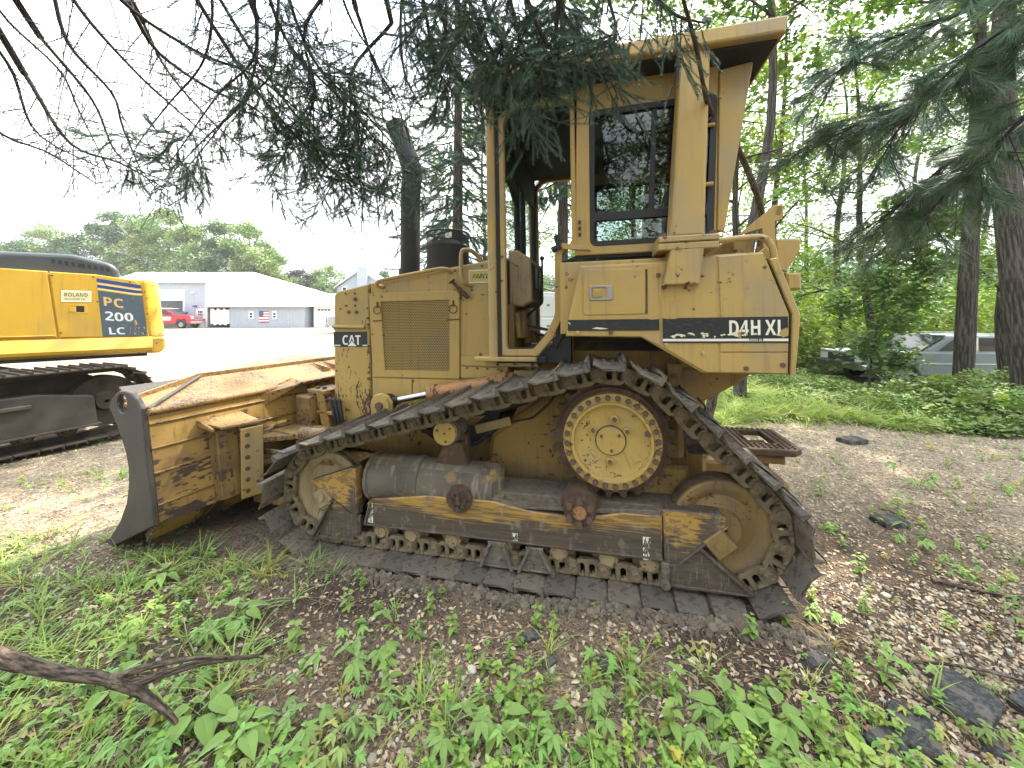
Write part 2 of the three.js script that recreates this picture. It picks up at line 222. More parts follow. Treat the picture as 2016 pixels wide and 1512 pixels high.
// ================================================================ buildings across the lot
const siding = (a, b, s) => tex(256, 64, (u, v) => { return mul3(a, 0.94 + 0.12 * fbm(u, v, 4, 4, s)); });
const ribs = tex(256, 16, (u) => { const k = (u * 8) % 1, e = k < 0.18 ? 1 : 0; return [e, e, e]; }, false);
M.grey = std({ map: sized(siding([0.30, 0.335, 0.38], 0, 401), 2.4), bumpMap: sized(ribs.clone(), 2.4), bumpScale: 0.03, roughness: 0.6 });
M.roofWhite = std({ map: sized(siding([0.74, 0.75, 0.76], 0, 402), 3.6), bumpMap: sized(ribs.clone(), 3.6), bumpScale: 0.03, roughness: 0.55 });
M.white = std({ color: C(0.78, 0.78, 0.77), roughness: 0.55 });
M.pane = std({ color: C(0.02, 0.024, 0.03), roughness: 0.15 });
M.shade = std({ color: C(0.03, 0.03, 0.03), roughness: 0.9 });  // near-black for dark parts and for the shade painted in the excavator latch
function quadGeo(P) { const g = new THREE.BufferGeometry(), f = []; for (let i = 1; i < P.length - 1; i++) f.push(...P[0], ...P[i], ...P[i + 1]); g.setAttribute('position', new THREE.Float32BufferAttribute(f, 3)); g.computeVertexNormals(); return g; }
function windowIn(parent, x, y, z, w, h, rows = 2, cols = 1) { const o = part('window', [bx(x - w / 2, y, z, x + w / 2, y + h, z + 0.06, 0.01)], M.white, parent); for (let i = 0; i < cols; i++) for (let j = 0; j < rows; j++) { const pw = (w - 0.16) / cols, ph = (h - 0.2) / rows; part('pane', [bx(x - w / 2 + 0.08 + i * pw + 0.03, y + 0.1 + j * ph + 0.03, z + 0.055, x - w / 2 + 0.08 + (i + 1) * pw - 0.03, y + 0.1 + (j + 1) * ph - 0.03, z + 0.068, 0)], M.pane, o); } return o; }
{ // main shop, own axes at its front right corner: x to the right, z to the viewer
  const s = thing('metal_shop', 'long white-roofed metal shop with grey siding and open bays', 'building', [-22.7, 0, -42]);
  part('wall', [bx(-8.15, 0, -0.15, 0, 2.36, 0, 0), bx(-10.55, 2.2, -0.15, -8.15, 2.36, 0, 0), bx(-0.15, 0, -10, 0, 2.3, -0.15, 0)], M.grey, s);
  part('tall_wall', [bx(-13.2, 0, -0.15, -10.65, 4.95, 0.02, 0), bx(-18.6, 4.15, -0.15, -13.2, 4.95, 0.02, 0), bx(-24, 0, -0.15, -18.6, 4.95, 0.02, 0), bx(-10.8, 0, -9, -10.65, 4.9, -0.15, 0)], M.grey, s);
  part('roof', [quadGeo([[-10.6, 2.34, 0.35], [0.4, 2.34, 0.35], [-13.6, 7.35, -12]]), quadGeo([[-10.6, 2.34, 0.35], [-13.6, 7.35, -12], [-10.6, 5.322, -7]]), quadGeo([[-10.6, 5.322, -7], [-13.6, 7.35, -12], [-30, 7.35, -12], [-30, 5.322, -7]]), quadGeo([[0.4, 2.34, 0.35], [0.4, 2.34, -24], [-13.6, 7.35, -12]]), bx(-10.6, 2.25, 0.3, 0.4, 2.37, 0.42, 0.01)], M.roofWhite, s);
  part('tall_roof', [quadGeo([[-24, 4.97, 0.3], [-10.5, 4.97, 0.3], [-10.5, 6.7, -9.6], [-24, 6.7, -9.6]]), quadGeo([[-10.56, 4.9, 0.2], [-10.56, 4.9, -9.6], [-10.56, 6.68, -9.6]]), bx(-24, 4.9, 0.02, -10.5, 5.03, 0.32, 0.01)], M.roofWhite, s);
  for (const [a, b, c] of [[-10.78, -10.6, 4.9], [-18.75, -18.6, 4.15], [-13.25, -13.12, 4.15]]) part('corner_trim', [bx(a, 0, 0.02, b, c, 0.05, 0)], M.white, s);
  for (let i = 0; i < 3; i++) part('overhead_door_section', [bx(-18.5, 2.95 + i * 0.4, -0.05, -13.25, 3.33 + i * 0.4, 0, 0.01)], M.white, s);
  part('bay_back_wall', [bx(-30, 0.02, -7, -10.8, 4.9, -6.9, 0)], M.grey, s); part('bay_back_wall', [bx(-10.6, 0.02, -5, -8.15, 2.25, -4.9, 0)], M.grey, s); part('bay_side_wall', [bx(-30, 0.02, -7, -29.9, 4.9, -0.2, 0)], M.grey, s); part('bay_side_wall', [bx(-8.2, 0.02, -5, -8.1, 2.3, -0.2, 0)], M.grey, s);
  const md = part('door', [bx(-11.75, 0, 0.03, -10.9, 2.05, 0.07, 0.01)], M.white, s);
  for (let i = 0; i < 3; i++) for (let j = 0; j < 3; j++) part('pane', [bx(-11.6 + i * 0.19, 1.05 + j * 0.28, 0.068, -11.45 + i * 0.19, 1.28 + j * 0.28, 0.08, 0)], M.pane, md);
  part('wall_light', [bx(-12.3, 3.75, 0.02, -11.95, 3.9, 0.2, 0.03)], M.white, s); part('wall_light', [bx(-12.1, 2.3, 0.02, -11.7, 2.42, 0.2, 0.03)], M.shade, s);
  windowIn(s, -5.8, 0.95, 0, 0.5, 0.8); windowIn(s, -3.25, 0.95, 0, 0.5, 0.8);
  // hung sheet in the small bay
  const sh = []; for (let i = 0; i < 22; i++) sh.push(rod([-10.3 + i * 0.093, 0.35 + 0.08 * Math.sin(i), -0.1 + 0.05 * Math.sin(i * 1.7)], [-10.3 + i * 0.093, 2.0 + 0.1 * Math.sin(i * 0.9), -0.1 + 0.05 * Math.sin(i * 1.7)], 0.075, 0.06, 8));
  const sheet = new THREE.Mesh(boxUV(join(sh)), M.white); sheet.name = 'hanging_sheet'; sheet.position.copy(s.position); sheet.castShadow = sheet.receiveShadow = true; tag(sheet, 'white sheet hanging in the low bay of the shop', 'curtain');
  // wooden flag on the wall, each board its own part
  const fl = thing('flag_board', 'red white and blue board flag on the grey shop wall', 'wall flag', [-22.7, 0, -42]);
  const red = std({ color: C(0.33, 0.05, 0.045), roughness: 0.8 }), blue = std({ color: C(0.04, 0.075, 0.17), roughness: 0.8 });
  for (let i = 0; i < 9; i++) { const y0 = 0.55 + i * 0.145, top = i > 4, m = i % 2 ? M.white : red; part('board', [bx(top ? -4.45 : -4.95, y0, 0.02, -3.9, y0 + 0.135, 0.05, 0.004)], m, fl); if (top) part('board', [bx(-4.95, y0, 0.02, -4.46, y0 + 0.135, 0.05, 0.004)], blue, fl); }
  // small building to the right, white garage door
  const g = thing('garage', 'low white garage with a panelled door beside the shop', 'building', [-22.2, 0, -43]);
  part('wall', [bx(0, 0, -8, 9, 2.4, 0, 0)], M.white, g);
  part('roof', [quadGeo([[-2.4, 2.4, 0.4], [9.4, 2.4, 0.4], [9.4, 4.2, -8], [-2.4, 4.2, -8]]), bx(-0.2, 2.3, 0.1, 9.4, 2.44, 0.42, 0.01)], M.roofWhite, g);
  const gd = part('garage_door', [bx(0.35, 0, 0.0, 2.0, 2.2, 0.04, 0.01)], M.white, g); for (let i = 0; i < 4; i++) part('pane', [bx(0.45 + i * 0.38, 1.85, 0.03, 0.75 + i * 0.38, 2.05, 0.05, 0)], M.pane, gd);
  for (let i = 0; i < 4; i++) part('door_panel', [bx(0.38, 0.03 + i * 0.45, 0.03, 1.97, 0.44 + i * 0.45, 0.052, 0.006)], M.white, gd);
  const h = thing('house', 'grey sided house with gabled roof and tall chimney beyond the garage', 'house', [-32.8, 0, -72]);
  part('wall', [poly([[0, 0], [0, 6.4], [4.4, 9.6], [10, 6.2], [10, 0]], 0, -8, 0)], M.grey, h);
  part('roof', [poly([[-0.6, 6.2], [-0.5, 6.5], [4.4, 9.95], [10.6, 6.2], [10.4, 5.9], [4.4, 9.6]], 0.4, -8.4, 0)], std({ color: C(0.42, 0.44, 0.47), roughness: 0.7 }), h);
  part('chimney', [bx(4.1, 0, 0, 5.9, 10.3, 1.0, 0.02)], M.grey, h); windowIn(h, 1.4, 5.4, 0, 0.9, 1.2, 1); windowIn(h, 8, 4.5, 0, 0.9, 1.2, 1);
}
// ================================================================ bulldozer
// own axes: x to the rear, y up, z outward from the near track's outer edge (z = 0); centre line z = -1.2
const dozer = thing('bulldozer', 'weathered tan-yellow tracked bulldozer with enclosed cab and front blade', 'bulldozer', [1.02, -0.012, -1.87]);
dozer.rotation.set(0, -13 * Math.PI / 180, 1.0 * Math.PI / 180, 'YXZ');
const ZC = -1.2;
{ // ---- tracks
  const circles = [[-2.37, 0.365, 0.285], [-0.5, 0.81, 0.372], [0.07, 0.365, 0.285]];
  let pts = []; for (const [cx, cy, r] of circles) for (let i = 0; i < 240; i++) { const t = i / 240 * 2 * Math.PI; pts.push([cx + r * Math.cos(t), cy + r * Math.sin(t)]); }
  pts.sort((a, b) => a[0] - b[0] || a[1] - b[1]);
  const cr = (o, a, b) => (a[0] - o[0]) * (b[1] - o[1]) - (a[1] - o[1]) * (b[0] - o[0]);
  const half = (P) => { const h = []; for (const p of P) { while (h.length > 1 && cr(h[h.length - 2], h[h.length - 1], p) <= 0) h.pop(); h.push(p); } h.pop(); return h; };
  const hull = [...half(pts), ...half(pts.slice().reverse())];     // counter-clockwise
  const cum = [0]; for (let i = 0; i < hull.length; i++) { const a = hull[i], b = hull[(i + 1) % hull.length]; cum.push(cum[i] + Math.hypot(b[0] - a[0], b[1] - a[1])); }
  const LEN = cum[cum.length - 1], N = Math.round(LEN / 0.171);
  const pin = (s) => { s = ((s % LEN) + LEN) % LEN; let i = 0; while (cum[i + 1] < s) i++; const a = hull[i], b = hull[(i + 1) % hull.length], t = (s - cum[i]) / (cum[i + 1] - cum[i]); return [lerp(a[0], b[0], t), lerp(a[1], b[1], t)]; };
  // one link, its pins along x, outward is -y (the loop runs counter-clockwise)
  const P = LEN / N;
  const linkShape = rpoly([[-P * 0.5 + 0.012, 0.03], [-P * 0.5 + 0.004, -0.03], [-0.055, -0.05], [P * 0.5 - 0.02, -0.05], [P * 0.5 + 0.036, -0.03], [P * 0.5 + 0.036, 0.028], [0.045, 0.05], [-0.05, 0.05]], 0.02);
  const holes = [rrect(-0.058, -0.034, -0.026, 0.024, 0.015), rrect(0.0, -0.034, 0.032, 0.024, 0.015)];
  const linkGeo = (zo) => [poly(linkShape, zo, zo - 0.034, 0.005, holes), cylz(P * 0.5, 0.0, zo + 0.016, zo - 0.02, 0.034, 16, 0.031), lathez(P * 0.5, 0.0, [[0.001, zo + 0.012], [0.009, zo + 0.012], [0.012, zo + 0.022], [0.02, zo + 0.022], [0.023, zo + 0.012]], 14), hexz(-0.036, -0.03, zo - 0.02, 0.011, 0.012), hexz(0.024, -0.03, zo - 0.02, 0.011, 0.012)];
  const gLink = boxUV(join([linkGeo(-0.165), poly(linkShape, -0.32, -0.35, 0), cylz(P * 0.5, 0.002, -0.17, -0.35, 0.018, 10)]));
  // shoe: profile along the track with the grouser at its trailing edge, ends cropped
  const prof = [[-P * 0.5 + 0.018, -0.05], [P * 0.5 - 0.03, -0.052], [P * 0.5 + 0.02, -0.074], [P * 0.5 + 0.018, -0.084], [P * 0.5 - 0.03, -0.064], [-P * 0.5 + 0.046, -0.064], [-P * 0.5 + 0.036, -0.112], [-P * 0.5 + 0.02, -0.112]];
  const mkShoe = (seed) => {
    const r = rng(seed), g = poly(prof, 0, -0.51, 0.003); const p = g.attributes.position;
    for (let i = 0; i < p.count; i++) { const z = p.getZ(i), e = z > -0.01 || z < -0.5 ? 1 : 0; p.setXYZ(i, p.getX(i) + (r() - 0.5) * 0.002, p.getY(i) + (r() - 0.5) * 0.0025 + (e && p.getY(i) < -0.09 ? 0.02 * r() : 0), z - (e ? (r() * 0.006) * Math.sign(z + 0.25) : 0)); }
    g.computeVertexNormals();
    const bolts = []; for (const z of [-0.15, -0.2, -0.31, -0.36]) for (const x of [-0.01, 0.045]) bolts.push(rod([x, -0.06, z], [x, -0.074, z], 0.012, 0.011, 6));
    return boxUV(join([g, bolts]));
  };
  const shoes = [1, 2, 3, 4].map(mkShoe);
  M.shoes = [[1, 1, 1], [0.8, 0.79, 0.78], [1.15, 1.1, 1.02]].map((c) => { const m = M.shoe.clone(); m.color.setRGB(...c); return m; });
  const makeTrack = (name, zoff, label) => {
    const t = sub(name, dozer); if (label) t.userData.label = label; t.position.z = zoff;
    for (let i = 0; i < N; i++) {
      const a = pin(i * P + 0.06), b = pin((i + 1) * P + 0.06), ang = Math.atan2(b[1] - a[1], b[0] - a[0]);
      for (const [nm, g, m] of [['track_shoe', shoes[(i * 7) % 4], M.shoes[(i * 5) % 3]], ['track_link', gLink, M.link]]) { const o = new THREE.Mesh(g, m); o.name = nm; o.position.set((a[0] + b[0]) / 2, (a[1] + b[1]) / 2, 0); o.rotation.z = ang; o.castShadow = o.receiveShadow = true; t.add(o); }
    }
    return t;
  };
  makeTrack('track', 0); makeTrack('track', -1.89);
  // dried soil caked on the upper run of the near track, by the idler
  const r = rng(9), cake = []; for (let i = 0; i < 46; i++) { const s = 0.1 + r() * 0.75, x = -2.3 + s, y = 0.735 + (x + 2.3) * 0.305 - 0.012 + r() * 0.01, g = new THREE.IcosahedronGeometry(0.012 + r() * 0.024, 0); g.scale(1.5, 0.55, 1.2); cake.push(g.translate(x, y, -0.05 - r() * 0.42)); }
  part('caked_soil', cake, M.soilcake, dozer).userData.kind = 'stuff';

  for (const zo of [0, -1.89]) { // running gear, near and far side
    const near = zo === 0, T = (z) => z + zo;
    const fi = part('front_idler', lathez(-2.37, 0.365, [[0.02, -0.19], [0.075, -0.19], [0.085, -0.215], [0.17, -0.232], [0.2, -0.205], [0.222, -0.2], [0.232, -0.2], [0.252, -0.207], [0.256, -0.23], [0.256, -0.28], [0.2, -0.3], [0.02, -0.3]].map(([a, b]) => [a, T(b)])), M.idler2, dozer);
    part('rim_edge', lathez(-2.37, 0.365, [[0.2565, -0.215], [0.262, -0.222], [0.262, -0.24], [0.25, -0.241]].map(([a, b]) => [a, T(b)])), M.rust, fi);
    const ri = part('rear_idler', lathez(0.07, 0.365, [[0.02, -0.19], [0.09, -0.19], [0.1, -0.22], [0.165, -0.235], [0.2, -0.208], [0.22, -0.2], [0.24, -0.2], [0.25, -0.207], [0.256, -0.23], [0.256, -0.33], [0.02, -0.33]].map(([a, b]) => [a, T(b)])), M.idler, dozer);
    part('rim_edge', lathez(0.07, 0.365, [[0.2565, -0.215], [0.261, -0.222], [0.261, -0.31], [0.25, -0.311]].map(([a, b]) => [a, T(b)])), M.rust, ri);
    // sprocket with teeth
    const teeth = []; for (let i = 0; i < 25; i++) for (const [f, rr] of [[0, 0.318], [0.22, 0.322], [0.36, 0.352], [0.64, 0.352], [0.78, 0.322]]) { const a = (i + f) / 25 * 2 * Math.PI; teeth.push([-0.5 + rr * Math.cos(a), 0.81 + rr * Math.sin(a)]); }
    part('sprocket', [poly(teeth, T(-0.235), T(-0.285), 0.004), cylz(-0.5, 0.81, T(-0.2), T(-0.24), 0.295, 48)], M.rust, dozer);
    const fd = part('final_drive', lathez(-0.5, 0.81, [[0.01, -0.16], [0.185, -0.162], [0.2, -0.158], [0.208, -0.132], [0.222, -0.13], [0.226, -0.142], [0.262, -0.144], [0.268, -0.15], [0.268, -0.24]].map(([a, b]) => [a, T(b)]), 56), M.hub, dozer);
    if (near) {
      for (let i = 0; i < 28; i++) { const a = (i + 0.3) / 28 * 2 * Math.PI; part('bolt', [cylz(-0.5 + 0.246 * Math.cos(a), 0.81 + 0.246 * Math.sin(a), -0.142, -0.124, 0.0165, 8, 0.0145)], M.boltRust, fd); }
      part('cover', [cylz(-0.505, 0.816, -0.164, -0.15, 0.078, 32)], M.hub, fd); part('cover_rim', ring(-0.505, 0.816, -0.158, 0.081, 0.004, 32), M.boltRust, fd);
      for (const [x, y, rr] of [[-0.483, 0.937, 0.026], [-0.417, 0.874, 0.022], [-0.511, 0.703, 0.022], [-0.6, 0.872, 0.022]]) { part('plug', [cylz(x, y, -0.164, -0.138, rr, 18, rr * 0.9), ring(x, y, -0.139, rr * 0.65, 0.004, 16)], M.hub, fd); part('bolt', hexz(x, y, -0.14, rr * 0.5, 0.014), M.boltRust, fd); }
      for (const k of [0.6, 2.7, 4.8]) part('bolt', hexz(-0.505 + 0.055 * Math.cos(k), 0.816 + 0.055 * Math.sin(k), -0.151, 0.009, 0.01), M.boltRust, fd);
      part('bolt', hexz(-0.31, 0.867, -0.142, 0.017, 0.02), M.boltRust, fd);
      part('cast_web', [at(bx(-0.03, -0.004, -0.004, 0.03, 0.004, 0.004, 0.002), -0.6, 0.73, -0.16, 0, 0, -0.9), at(bx(-0.03, -0.004, -0.004, 0.03, 0.004, 0.004, 0.002), -0.585, 0.70, -0.16, 0, 0, 0.6), at(bx(-0.05, -0.003, -0.004, 0.05, 0.003, 0.004, 0.002), -0.42, 0.72, -0.16, 0, 0, -1.2), at(bx(-0.025, -0.025, -0.003, 0.025, 0.025, 0.003, 0.002), -0.37, 0.725, -0.161, 0, 0, 0.5), at(bx(-0.004, -0.035, -0.004, 0.004, 0.035, 0.004, 0.002), -0.49, 0.985, -0.16)], M.hub, fd);
    }
    // track frame
    const fr = part('track_frame', [bx(-2.04, 0.19, T(-0.2), 0.0, 0.40, T(-0.42)), bx(-1.2, 0.3, T(-0.2), 0.0, 0.455, T(-0.42))], M.soilcake, dozer);
    part('recoil_tube', [rod([-2.05, 0.455, T(-0.29)], [-1.2, 0.44, T(-0.29)], 0.15, 0.142, 36), rod([-2.06, 0.455, T(-0.29)], [-2.035, 0.455, T(-0.29)], 0.152, 0.157, 36), rod([-1.75, 0.45, T(-0.29)], [-1.69, 0.45, T(-0.29)], 0.152, 0.152, 36)], M.tubeDirt, fr);
    const sp = part('side_plate', [poly([[-2.047, 0.2], [-2.0, 0.36], [-1.62, 0.415], [-1.3, 0.42], [-1.18, 0.42], [-0.98, 0.385], [-0.7, 0.375], [-0.56, 0.40], [-0.45, 0.425], [-0.243, 0.432], [-0.245, 0.176]], T(-0.14), T(-0.2), 0.007), bx(-2.045, 0.196, T(-0.128), -0.246, 0.205, T(-0.2), 0.002)], M.plate, fr);
    part('top_deck', [poly([[-1.2, 0.44], [-0.95, 0.405], [-0.24, 0.455], [-0.24, 0.42], [-1.2, 0.38]], T(-0.15), T(-0.42), 0.004)], M.soilcake, fr);
    if (near) {
      part('front_gusset', [poly([[-2.05, 0.2], [-2.036, 0.2], [-1.99, 0.358], [-2.004, 0.36]], -0.125, -0.2, 0.003)], M.guard, fr);
      const cap = part('end_cap', [cylz(-1.397, 0.42, -0.2, -0.125, 0.083, 28, 0.08), cylz(-1.397, 0.42, -0.126, -0.116, 0.056, 28), bx(-1.41, 0.39, -0.118, -1.384, 0.45, -0.108, 0.004)], M.rust, fr);
      for (let i = 0; i < 8; i++) { const a = i / 8 * 2 * Math.PI; part('bolt', hexz(-1.397 + 0.043 * Math.cos(a), 0.42 + 0.043 * Math.sin(a), -0.117, 0.012, 0.016), M.boltDark, fr); }
      part('filler_neck', [rod([-1.225, 0.43, -0.25], [-1.225, 0.56, -0.25], 0.082, 0.078, 24), rod([-1.225, 0.56, -0.25], [-1.225, 0.585, -0.25], 0.07, 0.055, 18), bx(-1.31, 0.40, -0.16, -1.13, 0.44, -0.34)], M.tubeDirt, fr);
      for (let i = 0; i < 5; i++) { const a = i * 1.256 + 0.4; part('bolt', rod([-1.225 + 0.06 * Math.cos(a), 0.56, -0.25 + 0.06 * Math.sin(a)], [-1.225 + 0.06 * Math.cos(a), 0.597, -0.25 + 0.06 * Math.sin(a)], 0.015, 0.013, 6), M.boltRust, fr); }
      // pivot shaft
      part('pivot_shaft', [rod([-0.675, 0.45, -0.34], [-0.68, 0.43, -0.115], 0.092, 0.092, 32), cylz(-0.68, 0.43, -0.2, -0.155, 0.115, 32, 0.1)], M.rust, fr);
      part('pivot_face', [cylz(-0.68, 0.428, -0.116, -0.098, 0.088, 32, 0.082), ring(-0.68, 0.428, -0.098, 0.043, 0.008, 24)], M.rust, fr); part('pivot_centre', [cylz(-0.68, 0.428, -0.1, -0.093, 0.038, 24)], M.orange, fr);
      for (let i = 0; i < 6; i++) { const a = i / 6 * 2 * Math.PI + 0.5; part('bolt', hexz(-0.68 + 0.064 * Math.cos(a), 0.428 + 0.064 * Math.sin(a), -0.1, 0.019, 0.026), M.boltRust, fr); }
      const scrap = (seed) => canvasTex(64, 200, (x, w, h) => { const r = rng(seed); x.fillStyle = '#d9d6c8'; x.fillRect(0, 0, w, h); x.globalCompositeOperation = 'destination-out'; for (let i = 0; i < 34; i++) { x.lineWidth = 2 + r() * 5; x.beginPath(); x.moveTo(r() * w, r() * h); x.lineTo(r() * w, r() * h); x.stroke(); } for (let i = 0; i < 8; i++) x.fillRect(r() < 0.5 ? 0 : w - 12 - r() * 14, r() * h, 10 + r() * 18, 10 + r() * 30); });
      sticker('reflector_scrap', scrap(5), -2.02, 0.212, -1.985, 0.34, -0.1375, fr, { transparent: true }); sticker('reflector_scrap', scrap(6), -0.345, 0.185, -0.305, 0.31, -0.1375, fr, { transparent: true }); sticker('reflector_scrap', scrap(9), -1.07, 0.205, -1.04, 0.25, -0.1375, fr, { transparent: true });
      // front guards by the idler
      part('front_guard', [poly([[-2.442, 0.438], [-2.12, 0.55], [-2.112, 0.236]], -0.14, -0.165, 0.006), bx(-2.125, 0.24, -0.135, -2.105, 0.552, -0.21, 0.004), at(bx(-0.17, -0.006, -0.03, 0.17, 0.006, 0.03, 0.003), -2.28, 0.497, -0.165, 0, 0, 0.335)], M.guard, dozer);
      part('front_guard', [poly([[-2.287, 0.326], [-2.431, 0.081], [-2.089, 0.085], [-2.086, 0.24], [-2.16, 0.245]], -0.15, -0.175, 0.006), at(bx(-0.145, -0.008, -0.035, 0.145, 0.008, 0.035, 0.003), -2.36, 0.203, -0.155, 0, 0, 1.04), bx(-2.43, 0.07, -0.135, -2.088, 0.088, -0.19, 0.003)], M.guard, dozer);
      part('bearing_block', [at(bx(-0.055, -0.055, -0.03, 0.055, 0.055, 0.03), -2.36, 0.335, -0.17, 0, 0, 0.5), cylz(-2.372, 0.345, -0.14, -0.125, 0.03, 16)], M.idler2, dozer);
      // rear guards
      part('rear_guard', [poly([[-0.236, 0.18], [-0.238, 0.44], [0.05, 0.465], [0.069, 0.45], [0.072, 0.406], [-0.162, 0.185]], -0.138, -0.165, 0.006), bx(-0.24, 0.435, -0.135, 0.05, 0.468, -0.23, 0.006), at(bx(-0.16, -0.005, -0.014, 0.16, 0.005, 0.014, 0.003), -0.045, 0.298, -0.14, 0, 0, 0.757)], M.guard, dozer);
      part('rear_guard', [poly([[-0.236, 0.178], [-0.16, 0.183], [-0.056, 0.275], [0.186, 0.067], [-0.234, 0.066]], -0.142, -0.168, 0.006), at(bx(-0.165, -0.008, -0.03, 0.165, 0.008, 0.03, 0.003), 0.064, 0.175, -0.155, 0, 0, -0.71), bx(-0.234, 0.06, -0.13, 0.186, 0.074, -0.19, 0.003)], M.guard, dozer);
      for (const [x, y] of [[-0.2, 0.085], [-0.12, 0.083], [-0.03, 0.083], [0.06, 0.083], [-2.4, 0.096], [-2.32, 0.096], [-2.24, 0.098], [-2.13, 0.1], [-2.105, 0.13], [-2.105, 0.2]]) part('bolt', hexz(x, y, -0.142, 0.01, 0.01), M.boltRust, dozer);
      part('guard_bracket', [bx(-0.255, 0.06, -0.12, -0.215, 0.185, -0.18, 0.01), cylz(-0.235, 0.16, -0.14, -0.105, 0.022, 10), cylz(-0.235, 0.08, -0.14, -0.105, 0.024, 10)], M.shoe, dozer);
      part('bearing_block', [at(bx(-0.058, -0.058, -0.03, 0.058, 0.058, 0.03), 0.037, 0.312, -0.155, 0, 0, 0.72), cylz(0.037, 0.312, -0.128, -0.116, 0.026, 16)], M.idler, dozer);
      // lower centre guide guards
      part('centre_guard', [poly([[-1.26, 0.055], [-1.215, 0.14], [-1.225, 0.19], [-1.11, 0.19], [-1.12, 0.14], [-1.085, 0.055]], -0.13, -0.155, 0.006), at(bx(-0.008, -0.075, -0.02, 0.008, 0.075, 0.02, 0.003), -1.235, 0.11, -0.128, 0, 0, -0.4), at(bx(-0.008, -0.075, -0.02, 0.008, 0.075, 0.02, 0.003), -1.1, 0.11, -0.128, 0, 0, 0.35)], M.shoe, dozer);
      part('centre_guard', [poly([[-1.03, 0.05], [-0.99, 0.13], [-0.995, 0.18], [-0.89, 0.18], [-0.9, 0.13], [-0.845, 0.05]], -0.13, -0.155, 0.006), at(bx(-0.008, -0.075, -0.02, 0.008, 0.075, 0.02, 0.003), -1.005, 0.105, -0.128, 0, 0, -0.4), at(bx(-0.008, -0.075, -0.02, 0.008, 0.075, 0.02, 0.003), -0.87, 0.105, -0.128, 0, 0, 0.5), bx(-1.27, 0.042, -0.125, -0.84, 0.056, -0.2, 0.003)], M.shoe, dozer);
    }
    for (const x of [-1.945, -1.73, -1.458, -1.132, -0.807, -0.528, -0.308]) {
      const ro = part('track_roller', [lathez(x, 0.15, [[0.02, -0.2], [0.062, -0.2], [0.066, -0.21], [0.09, -0.212], [0.093, -0.23], [0.075, -0.25], [0.075, -0.34]].map(([a, b]) => [a, T(b)]), 24)], M.link, dozer);
      if (near) part('roller_cap', [rod([x, 0.146, -0.205], [x, 0.146, -0.165], 0.056, 0.052, 8), cylz(x, 0.146, -0.166, -0.158, 0.034, 18), cylz(x, 0.146, -0.16, -0.155, 0.008, 8)], M.idler2, ro);
    }
    const ca = part('carrier_roller', [cylz(-1.51, 0.792, T(-0.23), T(-0.36), 0.088, 28), cylz(-1.51, 0.792, T(-0.21), T(-0.24), 0.082, 28)], M.shoe, dozer);
    if (near) { part('roller_cap', [cylz(-1.51, 0.792, -0.212, -0.185, 0.077, 32, 0.074)], M.hub, ca); for (const a of [0.7, 2.8, 4.9]) part('bolt', hexz(-1.51 + 0.05 * Math.cos(a), 0.792 + 0.05 * Math.sin(a), -0.187, 0.008, 0.008), M.boltRust, ca); part('bolt', hexz(-1.51, 0.792, -0.187, 0.007, 0.008), M.boltRust, ca);
      part('roller_stand', [bx(-1.56, 0.5, -0.3, -1.4, 0.76, -0.36), poly([[-1.62, 0.52], [-1.36, 0.52], [-1.42, 0.72], [-1.54, 0.72]], -0.24, -0.3, 0.008)], M.rust, ca); }
  }
}
